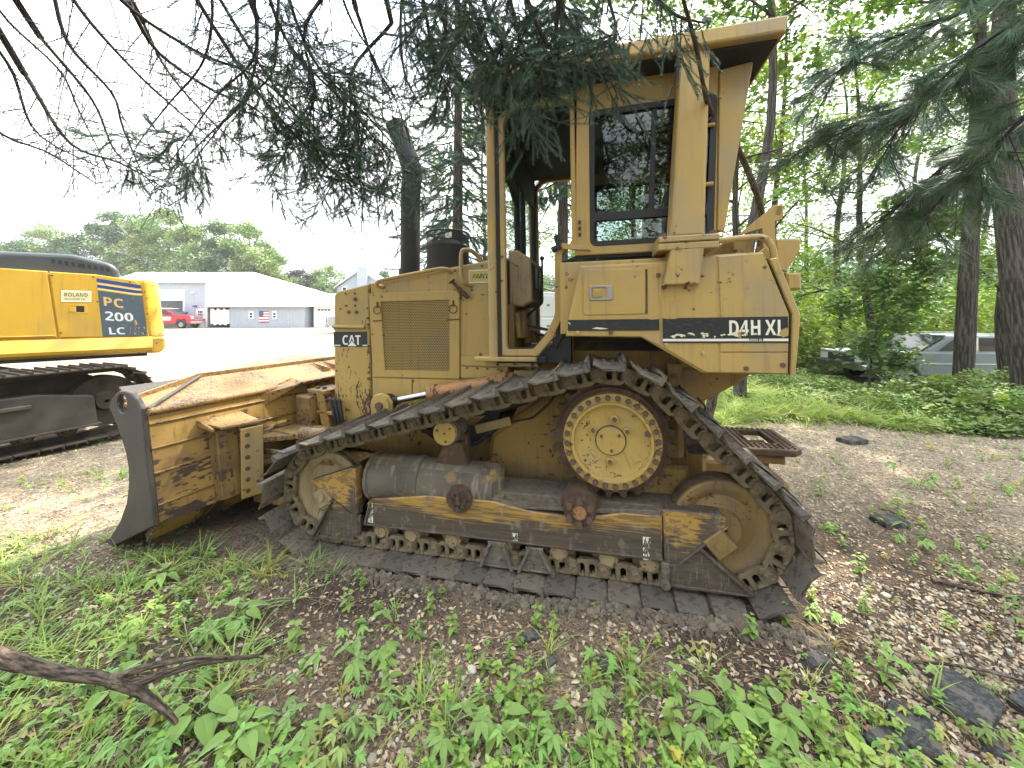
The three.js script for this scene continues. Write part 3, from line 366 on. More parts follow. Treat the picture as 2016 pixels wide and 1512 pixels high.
{ // ---- hull, belly, hoses
  const hull = part('main_frame', [poly([[-2.6, 0.5], [-2.6, 0.7], [-1.2, 0.75], [-1.0, 1.12], [-0.82, 1.40], [-0.2, 1.40], [-0.03, 1.24], [-0.03, 0.3], [-0.3, 0.25], [-1.5, 0.25], [-1.9, 0.4]], -0.64, -1.76, 0.02)], M.hull, dozer);
  part('final_drive_case', [cylz(-0.5, 0.81, -0.24, -0.7, 0.27, 40, 0.33), poly([[-1.36, 0.36], [-1.3, 0.7], [-0.9, 0.98], [-0.4, 1.12], [-0.06, 1.05], [-0.06, 0.36]], -0.5, -0.66, 0.03), bx(-0.36, 0.4, -0.36, -0.06, 0.62, -0.66, 0.02)], M.hull, hull);
  part('final_drive_case', [cylz(-0.5, 0.81, -2.16, -1.7, 0.27, 24, 0.33)], M.hull, hull);
  part('rear_case', [poly([[-0.06, 1.17], [0.38, 1.15], [0.3, 1.08], [0.1, 0.96], [-0.06, 0.9]], -0.6, -1.8, 0.02), bx(-0.14, 0.9, -0.55, -0.05, 1.2, -0.62, 0.01), bx(-0.04, 0.3, -0.7, 0.12, 0.95, -1.7, 0.03)], M.hull, hull);
  part('bolt', hexz(-0.1, 1.12, -0.55, 0.018, 0.015), M.boltRust, hull);
  part('cable', [pipe([[0.02, 1.0, -0.5], [0.06, 0.95, -0.48], [0.06, 0.86, -0.48], [0.04, 0.8, -0.5]], 0.006)], M.black, hull);
  part('guard_flap', [at(bx(-0.07, -0.004, -0.12, 0.07, 0.004, 0.12, 0.002), 0.02, 0.72, -0.52, 0.3, 0, 0.1)], M.shoe, hull);
  const r = rng(31);
  for (let i = 0; i < 7; i++) { const y0 = 0.58 + r() * 0.16; part('hose', [pipe([[-2.0 + r() * 0.2, y0 + 0.1, -0.55 - r() * 0.1], [-1.75, y0 + 0.02, -0.48 - r() * 0.08], [-1.5 + r() * 0.1, y0 - 0.04 + r() * 0.06, -0.5], [-1.25, y0 + 0.08 + r() * 0.1, -0.55]], 0.016 + r() * 0.006)], M.rubber, hull); }
  for (let i = 0; i < 2; i++) part('hose', [pipe([[-1.42, 0.84 + i * 0.05, -0.5], [-1.25, 0.87 + i * 0.05, -0.5], [-1.05, 0.93 + i * 0.05, -0.55]], 0.02)], M.rubber, hull);
  part('cover_strip', [at(bx(-0.13, -0.03, -0.01, 0.13, 0.03, 0.01, 0.003), -1.28, 0.77, -0.49, 0, 0, 0.28)], M.paint, hull);
  part('cable', [pipe([[-1.15, 0.8, -0.49], [-1.0, 0.84, -0.47], [-0.88, 0.95, -0.46], [-0.82, 1.05, -0.5]], 0.006)], M.black, hull);
  // drawbar, tread plate
  const db = part('drawbar', [bx(0.1, 0.3, -1.05, 0.62, 0.42, -1.35, 0.02), bx(0.5, 0.25, -1.0, 0.72, 0.3, -1.4, 0.01), bx(0.5, 0.44, -1.0, 0.7, 0.49, -1.4, 0.01), rod([0.6, 0.2, -1.2], [0.6, 0.52, -1.2], 0.03, 0.03, 12)], M.hull, dozer);
  const st = part('step_plate', [poly([[0.36, -0.98], [0.44, -0.9], [0.72, -0.9], [0.78, -0.96], [0.78, -1.42], [0.36, -1.42]].map(([a, b]) => [a, -b]), 0, 0.045, 0.006, [[[0.5, 1.06], [0.66, 1.06], [0.66, 1.36], [0.5, 1.36]]])].map((g) => g.rotateX(-Math.PI / 2).translate(0, 0.53, -2 * 0)), M.rust, dozer);
  st.geometry.computeBoundingBox(); boxUV(st.geometry);
  const nubs = []; for (let i = 0; i < 10; i++) for (let j = 0; j < 13; j++) { const x = 0.4 + i * 0.037, z = -0.94 - j * 0.037; if (x > 0.48 && x < 0.68 && z < -1.04 && z > -1.38) continue; nubs.push(new THREE.CylinderGeometry(0.008, 0.011, 0.012, 6).translate(x, 0.58, z)); }
  part('tread_nubs', nubs, M.rust, st);
}
{ // ---- radiator guard and hood
  const z0 = -0.72, z1 = -1.68;
  const rg = part('radiator_guard', [poly([[-2.715, 0.6], [-2.70, 1.715], [-2.67, 1.745], [-2.374, 1.797], [-2.372, 0.6]], z0, z1, 0.014, [], 2)], M.paintChip, dozer);
  part('rail', [rod([-2.70, 1.452, -0.712], [-2.41, 1.448, -0.712], 0.016, 0.016, 10)], M.paint, rg);
  for (const [x, y, s] of [[-2.587, 1.724, 0.008], [-2.502, 1.722, 0.009], [-2.499, 1.675, 0.018], [-2.582, 1.626, 0.009], [-2.5, 1.624, 0.01], [-2.56, 1.572, 0.016], [-2.489, 1.57, 0.016], [-2.389, 1.519, 0.01], [-2.387, 1.468, 0.01], [-2.384, 1.294, 0.01], [-2.385, 1.243, 0.012], [-2.385, 1.08, 0.01], [-2.385, 1.029, 0.014], [-2.385, 0.866, 0.01], [-2.385, 0.811, 0.012], [-2.39, 1.60, 0.007], [-2.64, 1.6, 0.006]]) part('bolt', hexz(x, y, -0.722, s, 0.01), M.boltRust, rg);
  const cat = canvasTex(1024, 416, (x, w, h) => {
    x.fillStyle = '#23272a'; x.fillRect(0, 0, w, h); x.fillStyle = '#cfd2cc'; x.fillRect(0, h * 0.86, w, h * 0.08); x.fillStyle = '#23272a'; x.fillRect(w * 0.2, h * 0.84, w * 0.66, h * 0.12);
    x.fillStyle = '#d9dbd6'; x.font = 'bold 330px sans-serif'; x.textAlign = 'center'; x.save(); x.translate(w * 0.53, h * 0.86); x.scale(0.95, 1.1); x.fillText('CAT', 0, 0); x.restore();
    x.fillStyle = '#23272a'; x.beginPath(); x.moveTo(w * 0.36, h * 0.99); x.lineTo(w * 0.55, h * 0.52); x.lineTo(w * 0.74, h * 0.99); x.lineTo(w * 0.70, h * 0.99); x.lineTo(w * 0.55, h * 0.61); x.lineTo(w * 0.4, h * 0.99); x.fill();
    x.fillStyle = '#d9dbd6'; x.beginPath(); x.moveTo(w * 0.415, h * 0.95); x.lineTo(w * 0.55, h * 0.63); x.lineTo(w * 0.685, h * 0.95); x.fill();
    const r = rng(4); x.strokeStyle = 'rgba(190,185,170,0.35)'; for (let i = 0; i < 24; i++) { x.lineWidth = 1 + r() * 2; const a = r() * w, b = r() * h; x.beginPath(); x.moveTo(a, b); x.lineTo(a + (r() - 0.5) * 200, b + (r() - 0.3) * 160); x.stroke(); }
    x.fillStyle = 'rgba(120,105,80,0.5)'; for (let i = 0; i < 60; i++) x.fillRect(r() * w, r() * h, r() * 8, r() * 5);
  });
  sticker('maker_decal', cat, -2.706, 1.286, -2.394, 1.411, -0.717, rg);
  // hood body with the opening of the side door
  const hood = part('hood', [poly([[-2.366, 0.6], [-2.366, 1.806], [-1.37, 1.94], [-1.22, 1.95], [-1.22, 0.9], [-1.5, 0.6]], z0 - 0.006, z1 + 0.006, 0.016, [], 2)], M.paint, dozer);
  const dr = part('side_door', [poly([[-2.343, 1.045], [-2.366, 1.716], [-1.590, 1.72], [-1.601, 1.044]], -0.706, -0.722, 0.004, [[[-2.235, 1.1], [-2.265, 1.656], [-1.669, 1.654], [-1.677, 1.1]]])], M.paint, hood);
  const S = 512, perf = tex(S, S, (u, v) => { const row = Math.floor(v * 16), x = ((u * 14 + (row % 2) * 0.5) % 1) - 0.5, y = ((v * 16) % 1) - 0.5; const o = Math.hypot(x / 14, y / 16) < 0.0265 ? 0 : 1; return [o, o, o]; }, false); sized(perf, 0.2, 0.2);
  const pm = std({ map: M.paint.map, alphaMap: perf, alphaTest: 0.5, transparent: true, roughness: 0.6 });
  part('grille_backing', [bx(-2.27, 1.095, -0.7255, -1.665, 1.66, -0.724, 0)], M.black, hood);
  { const g = new THREE.Mesh(boxUV(flat(new THREE.PlaneGeometry(0.62, 0.572).translate(-1.965, 1.378, -0.714))), pm); g.name = 'perforated_grille'; g.castShadow = g.receiveShadow = true; hood.add(g); }
  for (const [x, y] of [[-2.288, 1.603], [-1.642, 1.599]]) { part('pull_ring', [ring(x, y - 0.02, -0.698, 0.032, 0.0035, 24), bx(x - 0.006, y, -0.706, x + 0.006, y + 0.045, -0.695, 0.002)], M.boltRust, hood); }
  for (const [x0, x1] of [[-2.33, -2.25], [-1.69, -1.6]]) part('hinge_rod', [rod([x0, 1.497, -0.702], [x1, 1.5, -0.702], 0.005, 0.005, 6)], M.boltRust, hood);
  part('lower_panel', [poly([[-2.343, 0.62], [-2.343, 1.037], [-2.0, 1.036], [-2.0, 0.62]], -0.708, -0.724, 0.004), poly([[-1.994, 0.62], [-1.994, 1.036], [-1.603, 1.036], [-1.5, 0.8], [-1.6, 0.62]], -0.708, -0.724, 0.004), poly([[-1.594, 1.05], [-1.592, 1.14], [-1.275, 1.125], [-1.275, 1.06]], -0.708, -0.724, 0.004), poly([[-1.59, 1.146], [-1.59, 1.216], [-1.25, 1.21], [-1.25, 1.14]], -0.71, -0.724, 0.003)], M.paint, hood);
  for (const [x, y] of [[-1.985, 1.02], [-1.54, 1.13], [-1.46, 1.128], [-1.38, 1.126], [-1.295, 1.122], [-1.6, 1.055], [-2.355, 1.75]]) part('bolt', hexz(x, y, -0.712, 0.009, 0.01), M.boltRust, hood);
  part('hand_rail', [pipe([[-2.243, 1.767, -0.72], [-2.28, 1.78, -0.69], [-2.25, 1.812, -0.675], [-2.0, 1.85, -0.675], [-1.74, 1.886, -0.675], [-1.675, 1.88, -0.69], [-1.66, 1.86, -0.72]], 0.015, 10, 40)], M.paint, hood);
  part('grab_handle', [pipe([[-1.50, 1.75, -0.72], [-1.54, 1.77, -0.67], [-1.556, 1.82, -0.66], [-1.556, 1.97, -0.66], [-1.545, 2.015, -0.67], [-1.5, 2.02, -0.72], [-1.45, 1.97, -0.78], [-1.44, 1.93, -0.8]], 0.017, 10, 48)], M.paint, hood);
  part('rubber_latch', [rod([-1.645, 1.786, -0.705], [-1.56, 1.7, -0.69], 0.012, 0.012, 8), rod([-1.56, 1.7, -0.69], [-1.52, 1.66, -0.7], 0.02, 0.016, 8), at(bx(-0.025, -0.006, -0.014, 0.025, 0.006, 0.014, 0.003), -1.645, 1.79, -0.695, 0, 0, 0.6), ring(-1.585, 1.722, -0.69, 0.018, 0.005, 14)], M.rust, hood);
  const fab = canvasTex(512, 320, (x, w, h) => { x.fillStyle = '#dcd6b8'; x.fillRect(0, 0, w, h); x.fillStyle = '#b3a45e'; x.fillRect(14, 26, w - 28, h - 52); x.fillStyle = '#26241c'; x.font = 'italic bold 150px sans-serif'; x.save(); x.translate(52, 212); x.transform(0.86, 0, -0.18, 1, 0, 0); x.fillText('FABCO', 24, 0); x.restore(); });
  sticker('dealer_plate', fab, -1.519, 1.772, -1.35, 1.872, -0.722, hood);
  part('bolt', hexz(-1.415, 1.9, -0.724, 0.009, 0.008), M.boltRust, hood);
  // exhaust stack, bent at the top, and the pre-cleaner
  const ex = part('exhaust_stack', [pipe([[-2.235, 1.75, -1.15], [-2.225, 2.2, -1.15], [-2.215, 2.6, -1.15], [-2.2, 2.86, -1.15], [-2.27, 3.08, -1.15], [-2.35, 3.3, -1.15]], 0.088, 20, 50), rod([-2.236, 1.75, -1.15], [-2.234, 1.95, -1.15], 0.1, 0.1, 20)], M.stack, dozer);
  const pc = part('air_precleaner', [rod([-1.86, 1.8, -1.15], [-1.86, 2.14, -1.15], 0.18, 0.18, 36), rod([-1.86, 2.14, -1.15], [-1.86, 2.19, -1.15], 0.14, 0.1, 30), rod([-1.86, 1.85, -1.15], [-1.86, 1.96, -1.15], 0.19, 0.19, 36), ring(0, 0, 0, 0.186, 0.006, 36).rotateX(Math.PI / 2).translate(-1.86, 2.255, -1.15)], M.stack, dozer);
  const mesh = tex(256, 256, (u, v) => { const x = (u * 16) % 1, y = (v * 16) % 1; const o = x < 0.38 || y < 0.38 ? 1 : 0; return [o, o, o]; }, false); sized(mesh, 0.12);
  { const g = new THREE.CylinderGeometry(0.187, 0.187, 0.3, 40, 1, true), uv = g.attributes.uv; for (let i = 0; i < uv.count; i++) uv.setXY(i, uv.getX(i) * 1.17, uv.getY(i) * 0.3); const top = new THREE.CircleGeometry(0.186, 36).rotateX(-Math.PI / 2).translate(0, 0.15, 0), tu = top.attributes.uv; for (let i = 0; i < tu.count; i++) tu.setXY(i, tu.getX(i) * 0.37, tu.getY(i) * 0.37);
    for (const [nm, gg] of [['mesh_screen', g], ['mesh_lid', top]]) { const m = new THREE.Mesh(gg.translate(-1.86, 2.105, -1.15), std({ color: C(0.035, 0.035, 0.036), alphaMap: mesh, alphaTest: 0.5, transparent: true, roughness: 0.8, side: THREE.DoubleSide })); m.name = nm; m.castShadow = m.receiveShadow = true; pc.add(m); } }
}
{ // ---- lift cylinder
  const c = sub('lift_cylinder', dozer);
  part('rod', [rod([-2.1, 0.885, -0.6], [-1.78, 0.952, -0.6], 0.026, 0.026, 18)], M.chrome, c);
  part('barrel', [rod([-1.79, 0.95, -0.6], [-1.14, 1.075, -0.6], 0.052, 0.052, 24), rod([-1.8, 0.948, -0.6], [-1.74, 0.961, -0.6], 0.064, 0.064, 24), rod([-1.25, 1.054, -0.6], [-1.19, 1.066, -0.6], 0.06, 0.06, 24)], M.orange, c);
  part('rod_eye', [cylz(-2.156, 0.868, -0.56, -0.64, 0.066, 24), rod([-2.12, 0.876, -0.6], [-2.05, 0.893, -0.6], 0.035, 0.03, 14)], M.black, c);
  part('clevis', [poly([...circ(-2.156, 0.868, 0.09, 10, 0.2).slice(0, 5), [-2.25, 0.62], [-2.08, 0.62]], -0.52, -0.55, 0.006), cylz(-2.156, 0.868, -0.53, -0.5, 0.075, 20)], M.paint, c);
  part('pin', [hexz(-2.156, 0.868, -0.502, 0.032, 0.02), bx(-2.18, 0.8, -0.505, -2.14, 0.86, -0.495, 0.003), hexz(-2.165, 0.81, -0.497, 0.012, 0.012)], M.boltRust, c);
  part('mount', [cylz(-1.09, 1.075, -0.54, -0.66, 0.06, 24), bx(-1.14, 1.04, -0.55, -1.0, 1.14, -0.57, 0.006)], M.paint, c); part('pin', [hexz(-1.09, 1.07, -0.542, 0.026, 0.016)], M.boltRust, c);
}
{ // ---- blade with its push frame
  const b = sub('blade', dozer); const phi = 11 * Math.PI / 180;
  b.position.set(-3.394, 0.12, 0.188);
  b.rotation.y = -phi;
  const Wd = 2.75;
  // end plates, cut to the curve of the blade, with the lifting eye
  const ep = [[0.131, 0.133], [0.118, 0.245], [0.043, 0.588], [0.0, 0.845], [-0.06, 0.905], [-0.13, 0.94], [-0.20, 0.948], [-0.27, 0.945], [-0.33, 0.925], [-0.385, 0.885], [-0.425, 0.83], [-0.335, 0.735], [-0.26, 0.64], [-0.2, 0.54], [-0.17, 0.45], [-0.168, 0.35], [-0.2, 0.22], [-0.29, 0.08], [-0.42, -0.05], [-0.60, -0.17], [-0.5, -0.17], [-0.28, -0.06]];
  for (const z of [0, -Wd]) part('end_plate', [poly(ep, z + 0.02, z - 0.012, 0.006, [circ(-0.243, 0.862, 0.062, 18)])], M.endplate, b);
  // moldboard back, with the crease and sloping top
  const cr = (pts, z0 = -0.012, z1 = -Wd + 0.02, bv = 0.004) => poly(pts, z0, z1, bv);
  part('back_plate', [cr([[0.11, 0.2], [0.0, 0.82], [-0.03, 0.82], [0.07, 0.2]]), cr([[0.115, 0.12], [0.108, 0.22], [0.07, 0.22], [-0.05, 0.02], [-0.02, -0.01]])], M.bladeBack, b);
  // front curve
  part('moldboard', [cr([[-0.35, 0.95], [-0.28, 0.85], [-0.2, 0.7], [-0.15, 0.55], [-0.125, 0.42], [-0.14, 0.3], [-0.2, 0.16], [-0.34, 0.0], [-0.36, 0.01], [-0.22, 0.18], [-0.165, 0.3], [-0.15, 0.42], [-0.17, 0.55], [-0.22, 0.7], [-0.3, 0.87], [-0.37, 0.96]])], M.endplate, b);
  part('cutting_edge', [cr([[-0.28, 0.06], [-0.58, -0.19], [-0.55, -0.2], [-0.26, 0.03]])], M.endplate, b);
  // sloping top deck: the corner rises from the end plate to the full height
  const q = (a, bb, c, d) => { const g = new THREE.BufferGeometry(); const P = [a, bb, c, a, c, d]; g.setAttribute('position', new THREE.Float32BufferAttribute(P.flat(), 3)); g.computeVertexNormals(); return g; };
  const slab = (a, bb, c, d, t = 0.02) => { const dn = (p) => [p[0], p[1] - t, p[2]]; return [q(a, bb, c, d), q(dn(d), dn(c), dn(bb), dn(a)), q(a, dn(a), dn(bb), bb), q(bb, dn(bb), dn(c), c), q(c, dn(c), dn(d), d), q(d, dn(d), dn(a), a)]; };
  const TD = part('top_deck', [slab([0.005, 0.826, 0], [0.0, 0.826, -Wd], [-0.33, 0.955, -Wd + 0.4], [-0.33, 0.955, -0.46]), slab([0.003, 0.824, 0], [-0.33, 0.955, -0.46], [-0.34, 0.94, -0.44], [-0.27, 0.86, 0])], M.bladeTop, b);
  part('top_lip', [bx(-0.375, 0.925, -0.46, -0.345, 0.985, -Wd + 0.4, 0.004), slab([-0.36, 0.985, -0.46], [-0.345, 0.98, -0.46], [-0.27, 0.885, -0.01], [-0.3, 0.885, -0.01], 0.045)], M.bladeTop, TD);
  part('corner_bead', [rod([0.0, 0.838, -0.015], [-0.315, 0.965, -0.46], 0.014, 0.014, 8)], M.endplate, TD);
  part('edge_bead', [rod([0.0, 0.818, -0.01], [0.0, 0.818, -Wd], 0.026, 0.026, 12)], M.bladeTop, b);
  for (const [y, x, w] of [[0.742, 0.016, 1.1], [0.59, 0.043, 0.9], [0.437, 0.07, 0.8], [0.243, 0.106, 0.75]]) part('weld_rib', [rod([x, y, -0.012], [x, y, -Wd], 0.009, 0.009, 8)], M.blade, b);
  // wedge stiffeners on the deck
  for (const z of [-1.45, -1.58, -1.95, -2.1]) part('stiffener', [poly([[-0.05, 0.845], [-0.3, 0.955], [-0.05, 0.915]].map(([x, y]) => [x, y]), z, z - 0.01, 0.002)], M.bladeTop, TD);
  // spill guard plate
  part('spill_guard', [slab([0.02, 0.72, -0.76], [0.14, 0.86, -1.0], [-0.02, 0.885, -1.02], [-0.005, 0.8, -0.7], 0.012), slab([0.14, 0.86, -1.0], [0.16, 0.862, -1.6], [-0.02, 0.89, -1.6], [-0.02, 0.885, -1.02], 0.012), slab([0.16, 0.862, -1.6], [0.16, 0.86, -Wd + 0.5], [-0.02, 0.89, -Wd + 0.5], [-0.02, 0.89, -1.6], 0.012)], M.blade, b);
  // pivot tower on the back of the blade
  const tw = part('pivot_bracket', [poly([[0.03, 0.66], [0.14, 0.62], [0.21, 0.15], [0.11, 0.13]], -0.33, -0.47, 0.006), poly([[0.07, 0.66], [0.165, 0.64], [0.26, 0.14], [0.12, 0.12]], -0.47, -0.56, 0.006)], M.blade, b);
  part('bolt_plate', [bx(-0.07, -0.25, -0.008, 0.07, 0.25, 0.008, 0.004)].map((g) => at(g, 0.262, 0.37, -0.5, 0, 1.3, 0.0)), M.paint, tw);
  for (const t of [-0.2, -0.12, -0.04, 0.04, 0.12, 0.2]) part('bolt', [at(hexz(0, 0, 0, 0.018, 0.018), 0.25, 0.37 + t, -0.47, 0, 1.3, 0)], M.boltRust, tw);
  part('tower_cap', [slab([0.0, 0.7, -0.27], [0.2, 0.655, -0.33], [0.2, 0.63, -0.62], [0.0, 0.705, -0.56], 0.014), poly([[-0.01, 0.7], [0.06, 0.7], [0.2, 0.655], [0.2, 0.64], [0.05, 0.66], [0.0, 0.66]], -0.27, -0.29, 0.002)], M.bladeTop, tw);
  // push frame: upper and lower arms, centre tower and hoses
  const pf = part('push_frame', [bx(0.1, 0.47, -0.75, 0.75, 0.51, -1.0, 0.006), bx(0.15, 0.28, -0.7, 0.95, 0.34, -1.05, 0.008), bx(0.1, 0.60, -1.0, 0.55, 0.63, -1.3, 0.006), poly([[0.1, 0.1], [0.35, 0.12], [1.0, 0.3], [1.0, 0.2], [0.4, 0.02], [0.1, 0.0]], -0.6, -1.9, 0.01), bx(0.12, 0.2, -0.95, 0.3, 0.75, -1.9, 0.01)], M.blade, b);
  part('arm_plate', [slab([0.12, 0.5, -0.55], [0.6, 0.5, -0.95], [0.6, 0.5, -1.15], [0.12, 0.5, -0.75], 0.035), slab([0.12, 0.34, -0.52], [0.6, 0.34, -0.95], [0.6, 0.34, -1.15], [0.12, 0.34, -0.7], 0.035)], M.bladeTop, pf);
  part('tower', [poly([[0.3, 0.78], [0.38, 0.8], [0.52, 0.3], [0.42, 0.25]], -1.0, -1.16, 0.008), bx(0.2, 0.77, -1.0, 0.42, 0.8, -1.25, 0.006)], M.blade, pf);
  part('bolt', [new THREE.CylinderGeometry(0.018, 0.018, 0.02, 6).translate(0.26, 0.81, -1.06), new THREE.CylinderGeometry(0.018, 0.018, 0.02, 6).translate(0.34, 0.81, -1.06), new THREE.CylinderGeometry(0.025, 0.025, 0.03, 8).translate(0.4, 0.515, -0.86)], M.boltRust, pf);
  part('angle_cylinder', [rod([0.2, 0.4, -0.62], [0.62, 0.42, -0.62], 0.022, 0.022, 14)], M.chrome, pf);
  part('cylinder_barrel', [rod([0.48, 0.53, -0.74], [0.75, 0.55, -0.74], 0.045, 0.045, 18), rod([0.6, 0.42, -0.62], [0.95, 0.44, -0.62], 0.045, 0.045, 18)], M.bladeTop, pf);
  for (let i = 0; i < 3; i++) part('hose', [pipe([[0.44 + i * 0.05, 0.72, -1.0], [0.5 + i * 0.05, 0.74, -0.98], [0.56 + i * 0.04, 0.6, -0.97], [0.55 + i * 0.05, 0.45, -1.0]], 0.014)], M.rubber, pf);
}
{ // ---- fenders with side panels
  for (const s of [1, -1]) {
    const near = s === 1, Z = (z) => near ? z : 2 * ZC - z;
    const f = part('fender', [poly([[-0.735, 1.5], [-0.753, 1.39], [-0.321, 1.382], [-0.005, 1.185], [0.413, 1.184], [0.425, 1.504], [0.308, 1.84], [0.077, 1.836], [-0.222, 1.812], [-0.659, 1.808]], Z(-0.25), Z(-0.62), 0.012, [], 2)], M.paint, dozer);
    part('rear_strip', [poly([[0.335, 1.80], [0.371, 1.806], [0.476, 1.5], [0.447, 1.18], [0.424, 1.18], [0.437, 1.5]], Z(-0.25), Z(-0.62), 0.006)], M.paint, f);
    part('gap_filler', [poly([[0.29, 1.82], [0.35, 1.8], [0.44, 1.5], [0.42, 1.2], [0.3, 1.2]], Z(-0.28), Z(-0.6), 0.0)], M.black, f);
    part('back_panel', [poly([[-0.79, 1.4], [-0.788, 1.842], [-0.166, 1.842], [-0.166, 1.4]], Z(-0.32), Z(-0.6), 0.006)], M.paint, f);
    if (!near) continue;
    part('access_door', [poly(rpoly([[-0.647, 1.515], [-0.637, 1.786], [-0.293, 1.776], [-0.297, 1.517]], 0.022), -0.244, -0.262, 0.003)], M.paint, f);
    part('door_hinge', [rod([-0.289, 1.77, -0.246], [-0.292, 1.52, -0.246], 0.006, 0.006, 6)], M.rust, f);
    part('latch', [poly(rrect(-0.609, 1.60, -0.477, 1.687, 0.012), -0.238, -0.25, 0.003, [rrect(-0.594, 1.614, -0.51, 1.674, 0.008)])], M.steel, f);
    part('latch_paddle', [poly(rrect(-0.588, 1.62, -0.54, 1.668, 0.004), -0.236, -0.25, 0.003), cylz(-0.562, 1.645, -0.238, -0.23, 0.008, 10)], M.paint, f);
    part('panel', [poly([[0.083, 1.302], [0.091, 1.49], [0.081, 1.826], [0.304, 1.832], [0.419, 1.502], [0.412, 1.304]], -0.243, -0.262, 0.004), poly([[0.083, 1.19], [0.083, 1.295], [0.412, 1.298], [0.409, 1.19]], -0.245, -0.262, 0.004), poly([[-0.212, 1.33], [-0.212, 1.66], [-0.2, 1.68], [-0.2, 1.8], [0.068, 1.826], [0.078, 1.49], [0.072, 1.19], [0.01, 1.19]], -0.245, -0.262, 0.004), poly([[-0.74, 1.394], [-0.724, 1.5], [-0.655, 1.79], [-0.65, 1.51], [-0.292, 1.51], [-0.285, 1.79], [-0.226, 1.79], [-0.222, 1.335], [-0.325, 1.389]], -0.247, -0.262, 0.003)], M.paint, f);
    for (const [x, y, rr] of [[-0.225, 1.735, 0.014], [-0.197, 1.665, 0.016], [0.0, 1.298, 0.012], [-0.19, 1.345, 0.01], [0.21, 1.215, 0.014], [0.385, 1.236, 0.014], [-0.68, 1.415, 0.013], [-0.49, 1.413, 0.014]]) part('bolt', hexz(x, y, -0.248, rr, 0.012), rr > 0.0135 ? M.boltRust : M.boltPaint, f);
    for (const [x, y] of [[-0.745, 1.77], [-0.728, 1.735]]) part('washer', ring(x, y, -0.32, 0.009, 0.002, 14), M.boltRust, f);
    const scr = (x, w, h, seed, n, col) => { const r = rng(seed); x.strokeStyle = col; for (let i = 0; i < n; i++) { x.lineWidth = 0.7 + r() * 1.8; const a = r() * w, bb = r() * h; x.beginPath(); x.moveTo(a, bb); x.quadraticCurveTo(a + (r() - 0.5) * 60, bb + (r() - 0.5) * 40, a + (r() - 0.5) * 160, bb + (r() - 0.5) * 60); x.stroke(); } };
    const torn = (x, pts) => { x.globalCompositeOperation = 'destination-out'; x.beginPath(); pts.forEach((p, i) => i ? x.lineTo(...p) : x.moveTo(...p)); x.fill(); x.globalCompositeOperation = 'source-over'; };
    const peel = (x, pts) => { x.fillStyle = '#cdc7ab'; x.beginPath(); pts.forEach((p, i) => i ? x.lineTo(...p) : x.moveTo(...p)); x.fill(); };
    const d1 = canvasTex(1024, 136, (x, w, h) => { x.fillStyle = '#171a19'; x.fillRect(0, 0, w, h); scr(x, w, h, 7, 40, 'rgba(200,190,150,0.35)'); peel(x, [[280, 110], [330, 92], [400, 100], [470, 112], [380, 120]]); peel(x, [[0, 20], [26, 34], [34, 64], [10, 40]]); torn(x, [[900, 0], [940, 10], [1024, 4], [1024, 0]]); });
    const d2 = canvasTex(1280, 288, (x, w, h) => {
      x.fillStyle = '#171a19'; x.fillRect(0, 0, w, h); x.fillStyle = '#d4d2c2'; x.fillRect(0, h * 0.83, w, h * 0.1);
      scr(x, w, h * 0.8, 8, 60, 'rgba(210,205,170,0.4)');
      x.fillStyle = '#d8d5c4'; x.font = 'bold 206px sans-serif'; x.save(); x.translate(w * 0.535, h * 0.70); x.scale(0.84, 1.12); x.fillText('D4H', 0, 0); x.fillText('XL', 442, 0); x.restore();
      x.fillStyle = '#171a19'; x.fillRect(w * 0.70, h * 0.815, w * 0.11, h * 0.1); x.fillStyle = '#d4d2c2'; x.font = 'bold 27px sans-serif'; x.fillText('SERIES III', w * 0.703, h * 0.905);
      const r = rng(12); for (let i = 0; i < 26; i++) { const a = w * (0.05 + 0.9 * r()), bb = h * (0.62 + 0.16 * r()), l = 20 + r() * 60; peel(x, [[a, bb], [a + l * 0.5, bb - 6 - r() * 12], [a + l, bb - 2], [a + l * 0.6, bb + 8 + r() * 8]]); }
      x.strokeStyle = '#171a19'; x.lineWidth = 4; for (const [a, l] of [[0.62, 60], [0.72, -50], [0.66, 30]]) { x.beginPath(); x.moveTo(w * a, h * 0.3); x.lineTo(w * a + l, h * 0.74); x.stroke(); }
      peel(x, [[w * 0.56, h * 0.62], [w * 0.63, h * 0.5], [w * 0.635, h * 0.8], [w * 0.58, h * 0.72]]); torn(x, [[w * 0.945, h * 0.5], [w * 0.985, h * 0.42], [w, h * 0.44], [w, h * 0.72], [w * 0.96, h * 0.8], [w * 0.93, h * 0.66]]); torn(x, [[w * 0.61, h * 0.6], [w * 0.64, h * 0.55], [w * 0.64, h * 0.82], [w * 0.62, h * 0.8]]);
      torn(x, [[0, 0], [180, 0], [120, 12], [30, 9]]);
    });
    sticker('stripe_decal', d1, -0.738, 1.424, -0.226, 1.489, -0.2415, f, { transparent: true });
    sticker('model_decal', d2, -0.209, 1.352, 0.412, 1.492, -0.2405, f, { transparent: true });
  }
}
